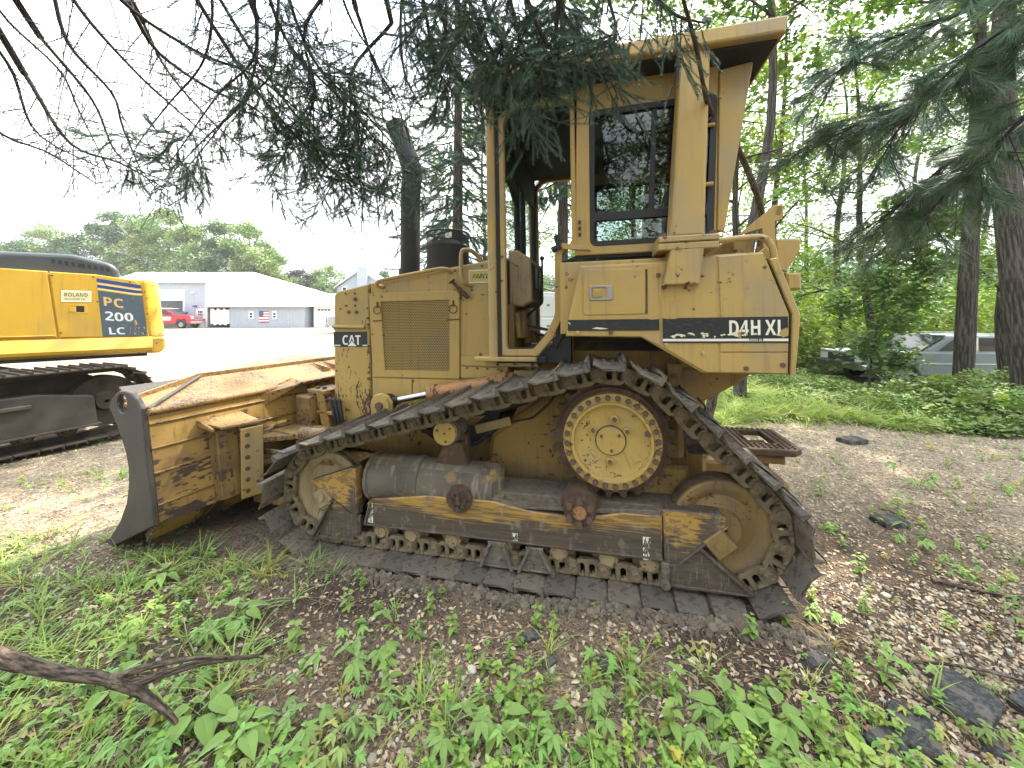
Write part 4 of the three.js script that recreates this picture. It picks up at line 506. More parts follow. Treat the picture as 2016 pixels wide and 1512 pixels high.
{ // ---- cab
  const cab = sub('cab', dozer), zN = -0.45, zF = -1.95;
  part('floor', [bx(-1.24, 1.2, -0.46, -0.9, 1.25, -1.94, 0.01), bx(-0.9, 1.2, -0.66, -0.1, 1.25, -1.74, 0.01), bx(-0.75, 1.25, -0.64, 0.12, 1.9, -1.76, 0.02)], M.interior, cab);
  // near front corner post: round tube, channel, door frame
  for (const [z, s] of [[zN, 1], [zF, -1]]) {
    part('corner_post', [rod([-1.255, 1.22, z], [-1.256, 2.92, z], 0.03, 0.03, 18)], M.paint, cab);
    part('corner_channel', [bx(-1.235, 1.24, z, -1.2, 2.92, z - s * 0.05, 0.004)], M.rubber, cab);
    part('door_frame', [poly([[-1.2, 1.25], [-0.955, 1.25], [-0.855, 1.365], [-0.79, 1.5], [-0.785, 1.92], [-0.75, 1.95], [-0.69, 1.95], [-0.69, 2.95], [-1.1, 2.95], [-1.2, 2.86]], z, z - s * 0.05, 0.006, [rpoly([[-1.165, 1.295], [-0.985, 1.298], [-0.9, 1.395], [-0.838, 1.52], [-0.834, 1.93], [-0.72, 1.99], [-0.72, 2.9], [-1.09, 2.9], [-1.165, 2.83]], 0.03)])], M.paint, cab);
    part('door_seal', [poly([[-0.838, 1.3], [-0.77, 1.42], [-0.766, 1.85], [-0.69, 1.88], [-0.17, 1.88], [-0.17, 1.9], [-0.7, 1.9], [-0.785, 1.87], [-0.79, 1.5], [-0.86, 1.34]], z - s * 0.02, z - s * 0.06, 0.002)], M.rubber, cab);
    // rear side wall with its window opening
    const win = rpoly([[-0.606, 1.952], [-0.598, 2.82], [0.155, 2.83], [0.118, 1.955]], 0.05, 4);
    part('side_wall', [poly([[-0.70, 1.9], [-0.672, 3.0], [0.165, 3.0], [0.135, 1.9]], z, z - s * 0.045, 0.006, [win])], M.paint, cab);
    const fr = part('window_frame', [poly(win, z + s * 0.004, z - s * 0.04, 0.004, [rpoly([[-0.578, 2.16], [-0.565, 2.785], [0.122, 2.795], [0.09, 2.16]], 0.03, 4), rpoly([[-0.582, 1.98], [-0.58, 2.118], [0.088, 2.118], [0.085, 1.98]], 0.03, 4)])], M.black, cab);
    part('slider_bar', [poly([[-0.245, 2.16], [-0.215, 2.79], [-0.185, 2.79], [-0.215, 2.16]], z - s * 0.005, z - s * 0.03, 0.003)], M.black, fr);
    part('upper_pane', [poly([[-0.58, 2.15], [-0.568, 2.79], [0.124, 2.8], [0.09, 2.15]], z - s * 0.016, z - s * 0.02, 0)], M.tinted, fr);
    part('lower_pane', [poly([[-0.585, 1.975], [-0.583, 2.122], [0.09, 2.122], [0.087, 1.975]], z - s * 0.016, z - s * 0.02, 0)], M.glass, fr);
    for (const y of [2.1, 2.06, 2.02]) part('hinge', [rod([-0.668, y, z + s * 0.01], [-0.668, y + 0.022, z + s * 0.01], 0.008, 0.008, 8)], M.rust, cab);
  }
  part('sill', [bx(-1.385, 1.215, -0.42, -0.96, 1.245, -0.56, 0.006), bx(-1.33, 1.172, -0.49, -0.962, 1.215, -0.56, 0.006)], M.paint, cab);
  part('sill_wear', [bx(-1.18, 1.297, -0.452, -0.99, 1.303, -0.5, 0.002), at(bx(-0.075, -0.003, -0.025, 0.075, 0.003, 0.025, 0.001), -0.94, 1.352, -0.475, 0, 0, 0.87)], M.rust, cab);
  for (const [x, y] of [[-1.36, 1.255], [-1.24, 1.19], [-1.12, 1.195], [-1.0, 1.19]]) part('bolt', hexz(x, y, -0.49, 0.012, 0.012), M.boltRust, cab);
  part('under_step', [poly([[-1.0, 1.2], [-0.8, 1.38], [-0.74, 1.5], [-0.74, 1.2]], -0.5, -0.62, 0.004)], M.black, cab);
  part('lamp_bracket', [poly([[-0.80, 1.945], [-0.78, 1.985], [-0.62, 1.945], [-0.60, 1.925]], -0.43, -0.45, 0.004), hexz(-0.63, 1.94, -0.432, 0.014, 0.012)], M.paint, cab);
  part('work_lamp', [rod([-0.845, 1.935, -0.42], [-0.79, 1.965, -0.42], 0.022, 0.018, 12), rod([-0.80, 1.94, -0.42], [-0.815, 2.03, -0.42], 0.014, 0.02, 10)], M.black, cab);
  // windscreen across the front: panes and mullions
  const xF = -1.215;
  part('windscreen_frame', [bx(xF - 0.02, 1.25, -0.5, xF + 0.02, 1.92, -1.9, 0.006)], M.interior, cab);
  for (const [a, b] of [[-0.47, -0.54], [-1.05, -1.13], [-1.3, -1.38], [-1.86, -1.94]]) part('mullion', [bx(xF - 0.02, 1.9, a, xF + 0.02, 2.95, b, 0.006)], M.interior, cab);
  part('windscreen_header', [bx(xF - 0.02, 2.62, -0.5, xF + 0.02, 2.96, -1.9, 0.006), at(bx(-0.02, -0.05, -0.3, 0.02, 0.05, 0.3, 0.004), xF, 2.6, -0.8, -0.38, 0, 0)], M.interior, cab);
  for (const [a, b] of [[-0.53, -1.06], [-1.12, -1.31], [-1.37, -1.87]]) part('windscreen_pane', [bx(xF - 0.003, 1.9, a, xF + 0.003, 2.63, b, 0)], M.glass, cab);
  // dash console, levers and seat
  const da = part('dashboard', [poly([[-1.19, 1.99], [-1.12, 1.99], [-1.03, 1.93], [-1.02, 1.62], [-1.1, 1.58], [-1.19, 1.6]], -0.64, -1.2, 0.012)], M.idler2, cab);
  part('gauge_panel', [at(bx(-0.006, -0.125, -0.22, 0.006, 0.125, 0.22, 0.003), -1.022, 1.775, -0.92, 0, 0, 0.03)], M.rubber, da);
  for (const [y, z, w, h] of [[1.80, -0.82, 0.12, 0.15], [1.80, -1.0, 0.1, 0.12]]) part('gauge', [bx(-1.016, y - h / 2, z - w / 2, -1.012, y + h / 2, z + w / 2, 0.001)], M.excBlack, da);
  for (const z of [-0.93, -0.97]) part('switch', [at(bx(-0.004, -0.05, -0.006, 0.004, 0.05, 0.006, 0.002), -1.01, 1.76, z, 0.2, 0, 0)], M.boltPaint, da);
  part('pedal_well', [bx(-1.19, 1.25, -0.6, -1.15, 1.6, -1.3, 0.006), bx(-1.15, 1.35, -0.72, -1.08, 1.56, -0.78, 0.01), rod([-1.13, 1.5, -0.9], [-1.1, 1.3, -0.85], 0.03, 0.03, 10), rod([-1.14, 1.54, -0.66], [-1.12, 1.36, -0.66], 0.022, 0.022, 10), bx(-1.16, 1.3, -0.95, -1.04, 1.4, -1.1, 0.01)], M.hull, da);
  part('pedal', [at(bx(-0.075, -0.008, -0.05, 0.075, 0.008, 0.05, 0.004), -0.95, 1.41, -0.85, 0, 0, -0.2), rod([-1.1, 1.44, -0.85], [-0.98, 1.42, -0.85], 0.01, 0.01, 6)], M.rust, da);
  part('pedal', [at(bx(-0.06, -0.008, -0.05, 0.06, 0.008, 0.05, 0.004), -1.0, 1.36, -0.98, 0, 0, -0.3)], M.rust, da);
  part('lever', [pipe([[-1.1, 1.42, -0.8], [-1.09, 1.5, -0.8], [-1.06, 1.54, -0.8], [-0.975, 1.61, -0.8], [-0.97, 1.7, -0.8], [-0.967, 1.93, -0.8]], 0.0085, 8, 40), new THREE.SphereGeometry(0.018, 14, 10).translate(-0.967, 1.945, -0.8)], M.black, cab);
  part('seat', [bx(-0.55, 1.85, -0.95, -0.05, 1.98, -1.45, 0.04), at(bx(-0.06, 0, -0.25, 0.06, 0.55, 0.25, 0.04), -0.04, 1.95, -1.2, 0, 0, -0.15)], M.black, cab);
  part('mirror', [at(bx(-0.01, -0.06, -0.09, 0.01, 0.06, 0.09, 0.006), -1.05, 2.72, -0.75, 0.3, 0.6, -0.4), rod([-1.12, 2.72, -0.62], [-1.1, 2.66, -0.68], 0.03, 0.035, 12), rod([-1.18, 2.75, -0.6], [-1.05, 2.7, -0.72], 0.008, 0.008, 6)], M.stack, cab);
  part('ceiling', [bx(-1.24, 2.93, -0.47, 0.16, 2.965, -1.93, 0.004)], M.interior, cab);
  // rear wall and overhang
  part('rear_wall', [poly([[0.135, 2.96], [0.165, 2.96], [0.15, 1.95], [0.12, 1.95]], -0.49, -1.91, 0.004, [])], M.paint, cab);
  part('rear_corner', [poly(rpoly([[0.165, 2.955], [0.345, 2.98], [0.175, 2.0], [0.135, 2.0]], 0.02), -0.44, -0.48, 0.005)], M.paint, cab);
  part('catch', [rod([0.07, 2.63, -0.43], [0.13, 2.63, -0.43], 0.012, 0.012, 8), rod([0.05, 2.28, -0.43], [0.115, 2.28, -0.43], 0.014, 0.014, 8)], M.paint, cab);
  // roof
  const roof = part('roof', [poly([[-1.32, 3.0], [-1.32, 3.06], [-1.28, 3.088], [0.45, 3.088], [0.435, 2.998]], -0.25, -2.15, 0.014, [], 2)], M.paint, cab);
  part('roof_liner', [bx(-1.29, 2.985, -0.3, 0.415, 2.9975, -2.1, 0.003)], M.interior, roof);
  for (const s of [1, -1]) {
    const Z = (z) => s === 1 ? z : 2 * ZC - z;
    const po = part('rollover_post', [poly([[-0.154, 1.95], [-0.075, 3.0], [0.078, 3.0], [0.028, 1.95]], Z(-0.28), Z(-0.43), 0.018, [], 2)], M.paint, dozer);
    part('base_flange', [bx(-0.226, 1.91, Z(-0.2), 0.082, 1.944, Z(-0.45), 0.006), bx(-0.232, 1.866, Z(-0.2), 0.078, 1.905, Z(-0.45), 0.006)], M.paint, po);
    part('arm', [poly([[-0.164, 1.872], [0.005, 1.872], [-0.023, 1.672], [-0.206, 1.675]], Z(-0.2), Z(-0.5), 0.008)], M.paint, po);
    for (const [x, z] of [[-0.2, -0.24], [0.06, -0.24]]) part('bolt', [rod([x, 1.944, Z(z)], [x, 1.968, Z(z)], 0.02, 0.018, 6)], M.boltRust, po);
  }
  // rear rail, ripper bracket, lamps
  part('rear_rail', [pipe([[0.1, 1.92, -0.3], [0.2, 1.925, -0.3], [0.3, 1.928, -0.3], [0.345, 1.91, -0.3], [0.37, 1.86, -0.3], [0.378, 1.79, -0.3]], 0.018, 10, 40)], M.paint, dozer);
  part('rear_bracket', [poly([[0.295, 1.997], [0.508, 2.172], [0.546, 2.166], [0.545, 2.08], [0.505, 2.07], [0.505, 1.84], [0.44, 1.84], [0.43, 2.03]], -0.6, -0.64, 0.005)], M.paint, dozer);
  part('rear_light_box', [poly([[0.505, 1.962], [0.64, 1.955], [0.632, 1.877], [0.558, 1.762], [0.505, 1.77]], -0.6, -0.9, 0.008), bx(0.5, 2.1, -0.6, 0.55, 2.17, -0.7, 0.006)], M.paint, dozer);
  part('rear_light_box', [bx(0.56, 1.648, -0.6, 0.64, 1.752, -0.75, 0.012)], M.paint, dozer);
  part('bracket_brace', [poly([[0.3, 1.83], [0.36, 1.88], [0.4, 1.83], [0.42, 1.7], [0.38, 1.7], [0.36, 1.8]], -0.35, -0.4, 0.004), bx(0.3, 1.6, -0.7, 0.42, 2.0, -1.7, 0.01)], M.paint, dozer);
}
dozer.traverse((o) => { if (o.isMesh && o.geometry.attributes.normal === undefined) o.geometry.computeVertexNormals(); });
// ================================================================ excavator at the left
{
  const e = thing('excavator', 'yellow hydraulic excavator with black engine hood and model lettering', 'excavator', [-5.08, 0, -5.5], 46 * Math.PI / 180);
  const lean = (g) => g; // own axes: x along the side to the rear, z outward
  const bod = part('side_panel', [poly([[-3.4, 1.22], [-3.4, 2.10], [-1.006, 2.03], [-0.925, 1.2]], 0, -0.06, 0.012, [], 2)], M.exc, e);
  part('body_core', [poly([[-3.4, 1.15], [-3.4, 2.07], [-0.9, 2.01], [-0.3, 1.95], [-0.12, 1.15]], -0.03, -2.45, 0.03)], M.exc, e);
  part('rear_panel', [poly([[-0.911, 1.2], [-0.992, 2.028], [-0.6, 2.02], [-0.24, 1.97], [-0.18, 1.93], [-0.085, 1.18]], 0, -0.06, 0.012, [], 2)], M.exc, e);
  // counterweight with rounded corner
  const cw = []; { const sh = new THREE.Shape(); sh.moveTo(-0.2, -0.06); sh.lineTo(-0.06, 0.0); sh.quadraticCurveTo(0.09, -0.02, 0.1, -0.35); sh.lineTo(0.16, -2.2); sh.quadraticCurveTo(0.1, -2.45, -0.1, -2.45); sh.lineTo(-0.2, -2.4); const g = new THREE.ExtrudeGeometry(sh, { depth: 0.74, bevelEnabled: true, bevelSize: 0.05, bevelThickness: 0.05, bevelOffset: -0.05, bevelSegments: 3, curveSegments: 12 }); g.rotateX(-Math.PI / 2); g.scale(1, 1, -1); const p = g.attributes.position; for (let i = 0; i < p.count; i++) { const y = p.getY(i); p.setX(i, p.getX(i) - (y > 0.35 ? (y - 0.35) * 0.18 : 0)); } const idx = []; for (let i = 0; i < p.count; i += 3) idx.push(i, i + 2, i + 1); g.setIndex(idx); const q = g.toNonIndexed(); q.computeVertexNormals(); cw.push(q.translate(0, 1.2, 0)); }
  part('counterweight', cw, M.excRear, e);
  part('skirt', [poly([[0.0, 1.17], [0.012, 1.18], [0.085, 1.03], [0.07, 0.99], [-0.02, 0.95], [-0.05, 1.0], [-0.05, 1.17]].map(([z, y]) => [z, y]), 0, 3.4, 0.008, [], 2)].map((g) => g.rotateY(Math.PI / 2).scale(1, 1, -1).translate(-3.45, 0, 0)).map((g) => { const p = g.attributes.position, idx = []; for (let i = 0; i < p.count; i += 3) idx.push(i, i + 2, i + 1); g.setIndex(idx); const q = g.toNonIndexed(); q.computeVertexNormals(); return q; }), M.exc, e);
  part('skirt_end', [poly(rpoly([[-0.09, 1.165], [0.08, 1.165], [0.085, 1.02], [0.03, 0.945], [-0.12, 0.945]], 0.04), 0.03, -2.4, 0.02, [], 2)], M.excRear, e);
  part('underside', [bx(-3.4, 0.9, -0.1, -0.1, 0.97, -2.4, 0.01)], M.excBlack, e);
  const hd = part('engine_hood', [poly(rpoly([[-1.5, 1.97], [-1.4, 2.25], [-0.8, 2.28], [-0.46, 2.19], [-0.39, 2.12], [-0.37, 1.95]], 0.06), -0.1, -1.5, 0.05, [], 3)], M.excBlack, e);
  for (let i = 0; i < 9; i++) { const x = -0.985 + i * 0.056 + (i > 4 ? 0.03 : 0); part('vent_slot', [poly([[x, 2.2 - i * 0.009], [x + (i === 4 ? 0.065 : 0.03), 2.195 - i * 0.009], [x + (i === 4 ? 0.07 : 0.036), 2.14 - i * 0.009], [x + 0.006, 2.145 - i * 0.009]], -0.096, -0.11, 0)], M.black, hd); }
  part('hood_frame', [pipe([[-2.2, 2.12, -0.15], [-2.0, 2.2, -0.14], [-1.7, 2.26, -0.14], [-1.5, 2.3, -0.2]], 0.03), bx(-2.4, 2.05, -0.2, -1.55, 2.2, -1.4, 0.03)], M.excBlack, hd);
  part('panel_rib', [rod([-3.3, 1.235, 0.004], [-0.95, 1.225, 0.004], 0.008, 0.008, 6)], M.exc, e); part('step_bar', [pipe([[-1.9, 1.32, 0], [-1.9, 1.32, 0.06], [-1.6, 1.315, 0.06], [-1.6, 1.315, 0]], 0.01)], M.excBlack, e);
  for (const [x, y] of [[-0.97, 1.98], [-0.9, 1.26], [-0.28, 1.94], [-0.62, 1.985], [-0.13, 1.24]]) part('bolt', hexz(x, y, -0.001, 0.011, 0.008), M.boltDark, e);
  // lettering
  const pc = canvasTex(640, 920, (x, w, h) => {
    x.fillStyle = '#e0b41c'; x.fillRect(0, 0, w, h); for (const [y, t, c] of [[0.0, 0.065, '#2a4480'], [0.085, 0.012, '#d8d0a8'], [0.105, 0.055, '#22407e'], [0.17, 0.01, '#e8e0b8']]) { x.fillStyle = c; x.fillRect(0, h * y, w, h * t); }
    x.fillStyle = '#4b565e'; x.fillRect(0, h * 0.2, w, h * 0.8);
    x.font = 'bold 210px sans-serif'; x.save(); x.scale(1.2, 0.95); x.fillStyle = '#d9b268'; x.fillText('PC', 36, h * 0.48); x.fillStyle = '#d4d6d2'; x.fillText('200', 44, h * 0.74); x.font = 'bold 175px sans-serif'; x.fillText('LC', 64, h * 1.005); x.restore();
    const r = rng(14); for (let i = 0; i < 26; i++) { x.strokeStyle = r() < 0.5 ? 'rgba(215,205,150,0.55)' : 'rgba(120,125,120,0.5)'; x.lineWidth = 1 + r() * 5; const a = r() * w, b = h * (0.2 + 0.8 * r()); x.beginPath(); x.moveTo(a, b); x.lineTo(a + (r() - 0.3) * 120, b + (r() - 0.8) * 170); x.stroke(); }
    x.fillStyle = '#c7a24a'; for (let i = 0; i < 18; i++) { const a = w * (0.55 + 0.42 * r()), b = h * (0.68 + 0.3 * r()); x.beginPath(); x.moveTo(a, b); x.lineTo(a + 30 * r(), b - 50 * r()); x.lineTo(a + 36 * r(), b + 30 * r()); x.fill(); }
  });
  { const g = new THREE.BufferGeometry(); g.setAttribute('position', new THREE.Float32BufferAttribute([-0.534, 1.195, 0.006, -0.098, 1.185, 0.006, -0.17, 1.9, 0.006, -0.592, 1.97, 0.006], 3)); g.setAttribute('uv', new THREE.Float32BufferAttribute([0, 0, 1, 0, 1, 1, 0, 1], 2)); g.setIndex([0, 1, 2, 0, 2, 3]); g.computeVertexNormals(); const m = new THREE.Mesh(g, std({ map: pc, roughness: 0.5 })); m.name = 'model_decal'; m.castShadow = m.receiveShadow = true; e.add(m); }
  const ro = canvasTex(512, 224, (x, w, h) => { x.fillStyle = '#d9cf9d'; x.fillRect(0, 0, w, h); x.strokeStyle = '#f2efdf'; x.lineWidth = 16; x.strokeRect(8, 8, w - 16, h - 16); x.fillStyle = '#4a4b42'; x.font = 'bold 104px sans-serif'; x.save(); x.translate(40, 122); x.scale(0.98, 1); x.fillText('ROLAND', 0, 0); x.restore(); x.font = 'bold 46px sans-serif'; x.fillText('MACHINERY CO.', 50, 186); const r = rng(3); x.fillStyle = 'rgba(226,190,60,0.8)'; for (let i = 0; i < 26; i++) x.fillRect(r() * w, r() * h, 6 + r() * 26, 3 + r() * 9); });
  sticker('dealer_decal', ro, -0.893, 1.655, -0.637, 1.80, 0.006, e);
  part('door_latch', [poly(rrect(-0.855, 1.50, -0.675, 1.62, 0.015), 0.004, -0.01, 0.003, [rrect(-0.83, 1.52, -0.7, 1.6, 0.01)]), bx(-0.83, 1.525, 0.0, -0.77, 1.595, 0.008, 0.004)], M.exc, e); part('latch_shade_sheet', [bx(-0.83, 1.52, -0.001, -0.7, 1.6, 0.002, 0)], M.shade, e);  // flat near-black sheet paints the shade inside the latch opening
  // undercarriage, turned under the body
  const u = sub('undercarriage', e); u.rotation.y = 21.2 * Math.PI / 180; u.position.copy(new THREE.Vector3(-4.83 + 5.08, 0, -4.78 + 5.5).applyAxisAngle(new THREE.Vector3(0, 1, 0), -46 * Math.PI / 180));
  const L = 2.9, R = 0.375, cy = 0.43, cx = -0.1, per = 2 * L + 2 * Math.PI * R, n = 44;
  const shoe = boxUV(join([bx(-0.088, 0.03, 0, 0.088, 0.05, -0.6, 0.004), bx(-0.09, 0.05, 0, -0.075, 0.075, -0.6, 0.003), bx(0.0, 0.05, 0, 0.014, 0.07, -0.6, 0.003)]));
  const link = boxUV(join([poly(rpoly([[-0.1, -0.03], [0.1, -0.03], [0.1, 0.03], [-0.1, 0.03]], 0.02), -0.2, -0.23, 0.003), cylz(0.08, 0, -0.19, -0.23, 0.03, 10)]));
  for (let i = 0; i < n; i++) { let s = i / n * per, x, y, a; if (s < L) { x = cx - s; y = cy + R; a = 0; } else if (s < L + Math.PI * R) { const t = (s - L) / R; x = cx - L - R * Math.sin(t); y = cy + R * Math.cos(t); a = t; } else if (s < 2 * L + Math.PI * R) { x = cx - L + (s - L - Math.PI * R); y = cy - R; a = Math.PI; } else { const t = (s - 2 * L - Math.PI * R) / R; x = cx + R * Math.sin(t); y = cy - R * Math.cos(t); a = Math.PI + t; }
    if (x < -2.3) continue; for (const [nm, g] of [['track_shoe', shoe], ['track_link', link]]) { const m = new THREE.Mesh(g, M.excTrack); m.name = nm; m.position.set(x, y, 0); m.rotation.z = a; m.castShadow = m.receiveShadow = true; u.add(m); } }
  part('side_frame', [poly([[-2.4, 0.22], [-2.4, 0.62], [-0.7, 0.62], [-0.26, 0.53], [-0.22, 0.19]], -0.02, -0.5, 0.01), bx(-2.4, 0.18, 0.0, -0.2, 0.205, -0.4, 0.004), bx(-2.2, 0.49, 0.02, -0.75, 0.53, -0.1, 0.006)], M.excFrame, u);
  part('frame_centre', [bx(-2.4, 0.45, -0.5, -0.6, 0.85, -2.4, 0.05)], M.excBlack, u);
  part('dark_fill_panel', [poly([[-2.4, 0.12], [-2.4, 0.76], [-0.2, 0.76], [0.1, 0.6], [0.12, 0.25], [-0.1, 0.12]], -0.36, -0.42, 0.01)], M.excTrack, u);  // added dark panel: puts shade into the opening between track and frame
  part('idler', [lathez(cx, cy, [[0.02, -0.14], [0.1, -0.14], [0.12, -0.2], [0.27, -0.2], [0.31, -0.18], [0.31, -0.34], [0.02, -0.34]])], M.excTrack, u);
  for (const x of [-2.1, -1.75, -1.42, -1.09, -0.76, -0.43]) part('track_roller', [lathez(x, 0.165, [[0.02, -0.1], [0.05, -0.1], [0.06, -0.14], [0.085, -0.15], [0.09, -0.18], [0.075, -0.2], [0.075, -0.3]], 20)], M.rust, u);
}
// ================================================================ vehicles
const tyre = std({ color: C(0.02, 0.02, 0.021), roughness: 0.9 }), carGlass = std({ color: C(0.025, 0.032, 0.038), roughness: 0.06 }), plastic = std({ color: C(0.03, 0.03, 0.032), roughness: 0.6 }), lampM = std({ color: C(0.6, 0.6, 0.58), roughness: 0.1 });
function wheel(p, x, z, r, w = 0.26) { const s = z > 0 ? 1 : -1; const o = part('wheel', [lathez(x, r, [[r * 0.55, z - s * w], [r * 0.96, z - s * w], [r, z - s * w * 0.85], [r, z - s * 0.04], [r * 0.95, z], [r * 0.62, z], [r * 0.58, z - s * 0.02]], 28)], tyre, p); part('rim', [lathez(x, r, [[0.02, z - s * 0.02], [r * 0.2, z - s * 0.02], [r * 0.3, z - s * 0.07], [r * 0.55, z - s * 0.05], [r * 0.62, z - s * 0.01]], 24)], M.steel, o); return o; }
function pickup(name, label, cat, pos, ry, paint, service) {           // front to +x
  const t = thing(name, label, cat, pos, ry), W = 1.0;
  part('body', [poly(rpoly([[-3.1, 0.65], [-3.1, 1.45], [-0.9, 1.45], [-0.9, 1.4], [1.2, 1.4], [2.75, 1.35], [2.95, 1.2], [2.95, 0.6], [2.5, 0.55], [2.4, 0.95], [1.6, 0.95], [1.5, 0.5], [-1.3, 0.5], [-1.4, 0.95], [-2.3, 0.95], [-2.4, 0.6]], 0.08), W, -W, 0.05, [], 2)], paint, t);
  part('cab', [poly(rpoly([[-1.0, 1.38], [-0.85, 1.98], [0.5, 2.02], [1.25, 1.4]], 0.1), W - 0.1, -W + 0.1, 0.06, [], 2)], paint, t);
  for (const s of [1, -1]) { part('side_window', [poly([[0.05, 1.43], [0.05, 1.9], [0.42, 1.9], [0.98, 1.43]], s * (W - 0.1), s * (W - 0.09), 0), poly([[-0.82, 1.43], [-0.72, 1.9], [-0.05, 1.9], [-0.05, 1.43]], s * (W - 0.1), s * (W - 0.09), 0)], carGlass, t); part('mirror', [bx(0.85, 1.45, s * W, 1.0, 1.7, s * (W + 0.2), 0.03)], plastic, t); for (const x of [1.98, -1.85]) { wheel(t, x, s * (W + 0.01), 0.42); part('wheel_arch', [poly([...Array.from({ length: 9 }, (_, i) => { const a = Math.PI * i / 8; return [x + 0.54 * Math.cos(a), 0.42 + 0.54 * Math.sin(a)]; }), ...Array.from({ length: 9 }, (_, i) => { const a = Math.PI * (8 - i) / 8; return [x + 0.45 * Math.cos(a), 0.42 + 0.45 * Math.sin(a)]; })], s * (W + 0.02), s * (W - 0.05), 0)], plastic, t); }
    part('headlamp', [bx(2.85, 1.0, s * 0.95, 2.965, 1.25, s * 0.65, 0.02)], lampM, t); part('door', [poly([[-0.02, 0.62], [-0.02, 1.38], [1.12, 1.38], [1.2, 1.1], [1.15, 0.62]], s * (W + 0.004), s * (W - 0.01), 0.004)], paint, t); }
  part('windscreen', [at(bx(-0.45, -0.006, -0.8, 0.45, 0.006, 0.8, 0), 0.9, 1.72, 0, 0, 0, -0.69)], carGlass, t);
  part('grille', [bx(2.9, 0.85, -0.62, 2.975, 1.25, 0.62, 0.02)], plastic, t); part('bumper', [bx(2.8, 0.5, -0.98, 3.05, 0.75, 0.98, 0.05)], M.steel, t); for (let i = 0; i < 3; i++) part('grille_bar', [bx(2.96, 0.9 + i * 0.12, -0.6, 2.985, 0.95 + i * 0.12, 0.6, 0.005)], M.chrome, t);
  if (service) { part('service_box', [bx(-3.3, 0.75, 1.02, -1.05, 2.1, -1.02, 0.03)], M.white, t); part('door_sign', [bx(0.2, 0.85, W, 1.0, 1.2, W + 0.012, 0)], M.white, t); part('roof_rack', [bx(-0.8, 2.03, 0.7, 0.4, 2.1, -0.7, 0.02)], M.white, t); }
  return t;
}
pickup('pickup_truck', 'red crew pickup with white service box by the tall shop bay', 'pickup', [-35.9, 0, -40.2], 0.04, std({ color: C(0.45, 0.012, 0.02), roughness: 0.25 }), true);
pickup('pickup_truck', 'silver grey pickup facing the shop, partly hidden by the radiator guard', 'pickup', [-11.9, 0, -31.4], Math.PI + 0.5, std({ color: C(0.32, 0.34, 0.36), roughness: 0.3, metalness: 0.3 }), false);
{ // white utility truck behind the bulldozer cab
  const t = thing('utility_truck', 'white utility truck with side compartments behind the bulldozer cab', 'truck', [1.6, 0, -11.6], 0.03);
  part('compartment_body', [bx(-1.6, 0.85, 1.05, 1.6, 2.1, -1.05, 0.02)], M.white, t);
  for (let i = 0; i < 5; i++) for (const [y0, y1] of [[0.9, 1.38], [1.42, 2.0]]) { const d = part('compartment_door', [bx(-1.55 + i * 0.62, y0, 1.04, -0.98 + i * 0.62, y1, 1.07, 0.01)], M.white, t); part('latch', [bx(-1.3 + i * 0.62, (y0 + y1) / 2, 1.07, -1.22 + i * 0.62, (y0 + y1) / 2 + 0.06, 1.085, 0.004)], M.steel, d); }
  part('chassis', [bx(-1.8, 0.55, 0.6, 3.6, 0.85, -0.6, 0.02)], M.shade, t); part('cab', [poly(rpoly([[1.7, 0.6], [1.7, 2.2], [2.6, 2.2], [3.1, 1.5], [4.2, 1.4], [4.3, 0.6]], 0.1), 1.0, -1.0, 0.05, [], 2)], M.white, t);
  for (const x of [-0.6, 3.4]) for (const s of [1, -1]) wheel(t, x, s * 1.0, 0.45); part('marker_light', [bx(-1.5, 2.1, 1.0, -1.1, 2.16, 0.9, 0.01)], std({ color: C(0.35, 0.06, 0.03), roughness: 0.4 }), t);
}
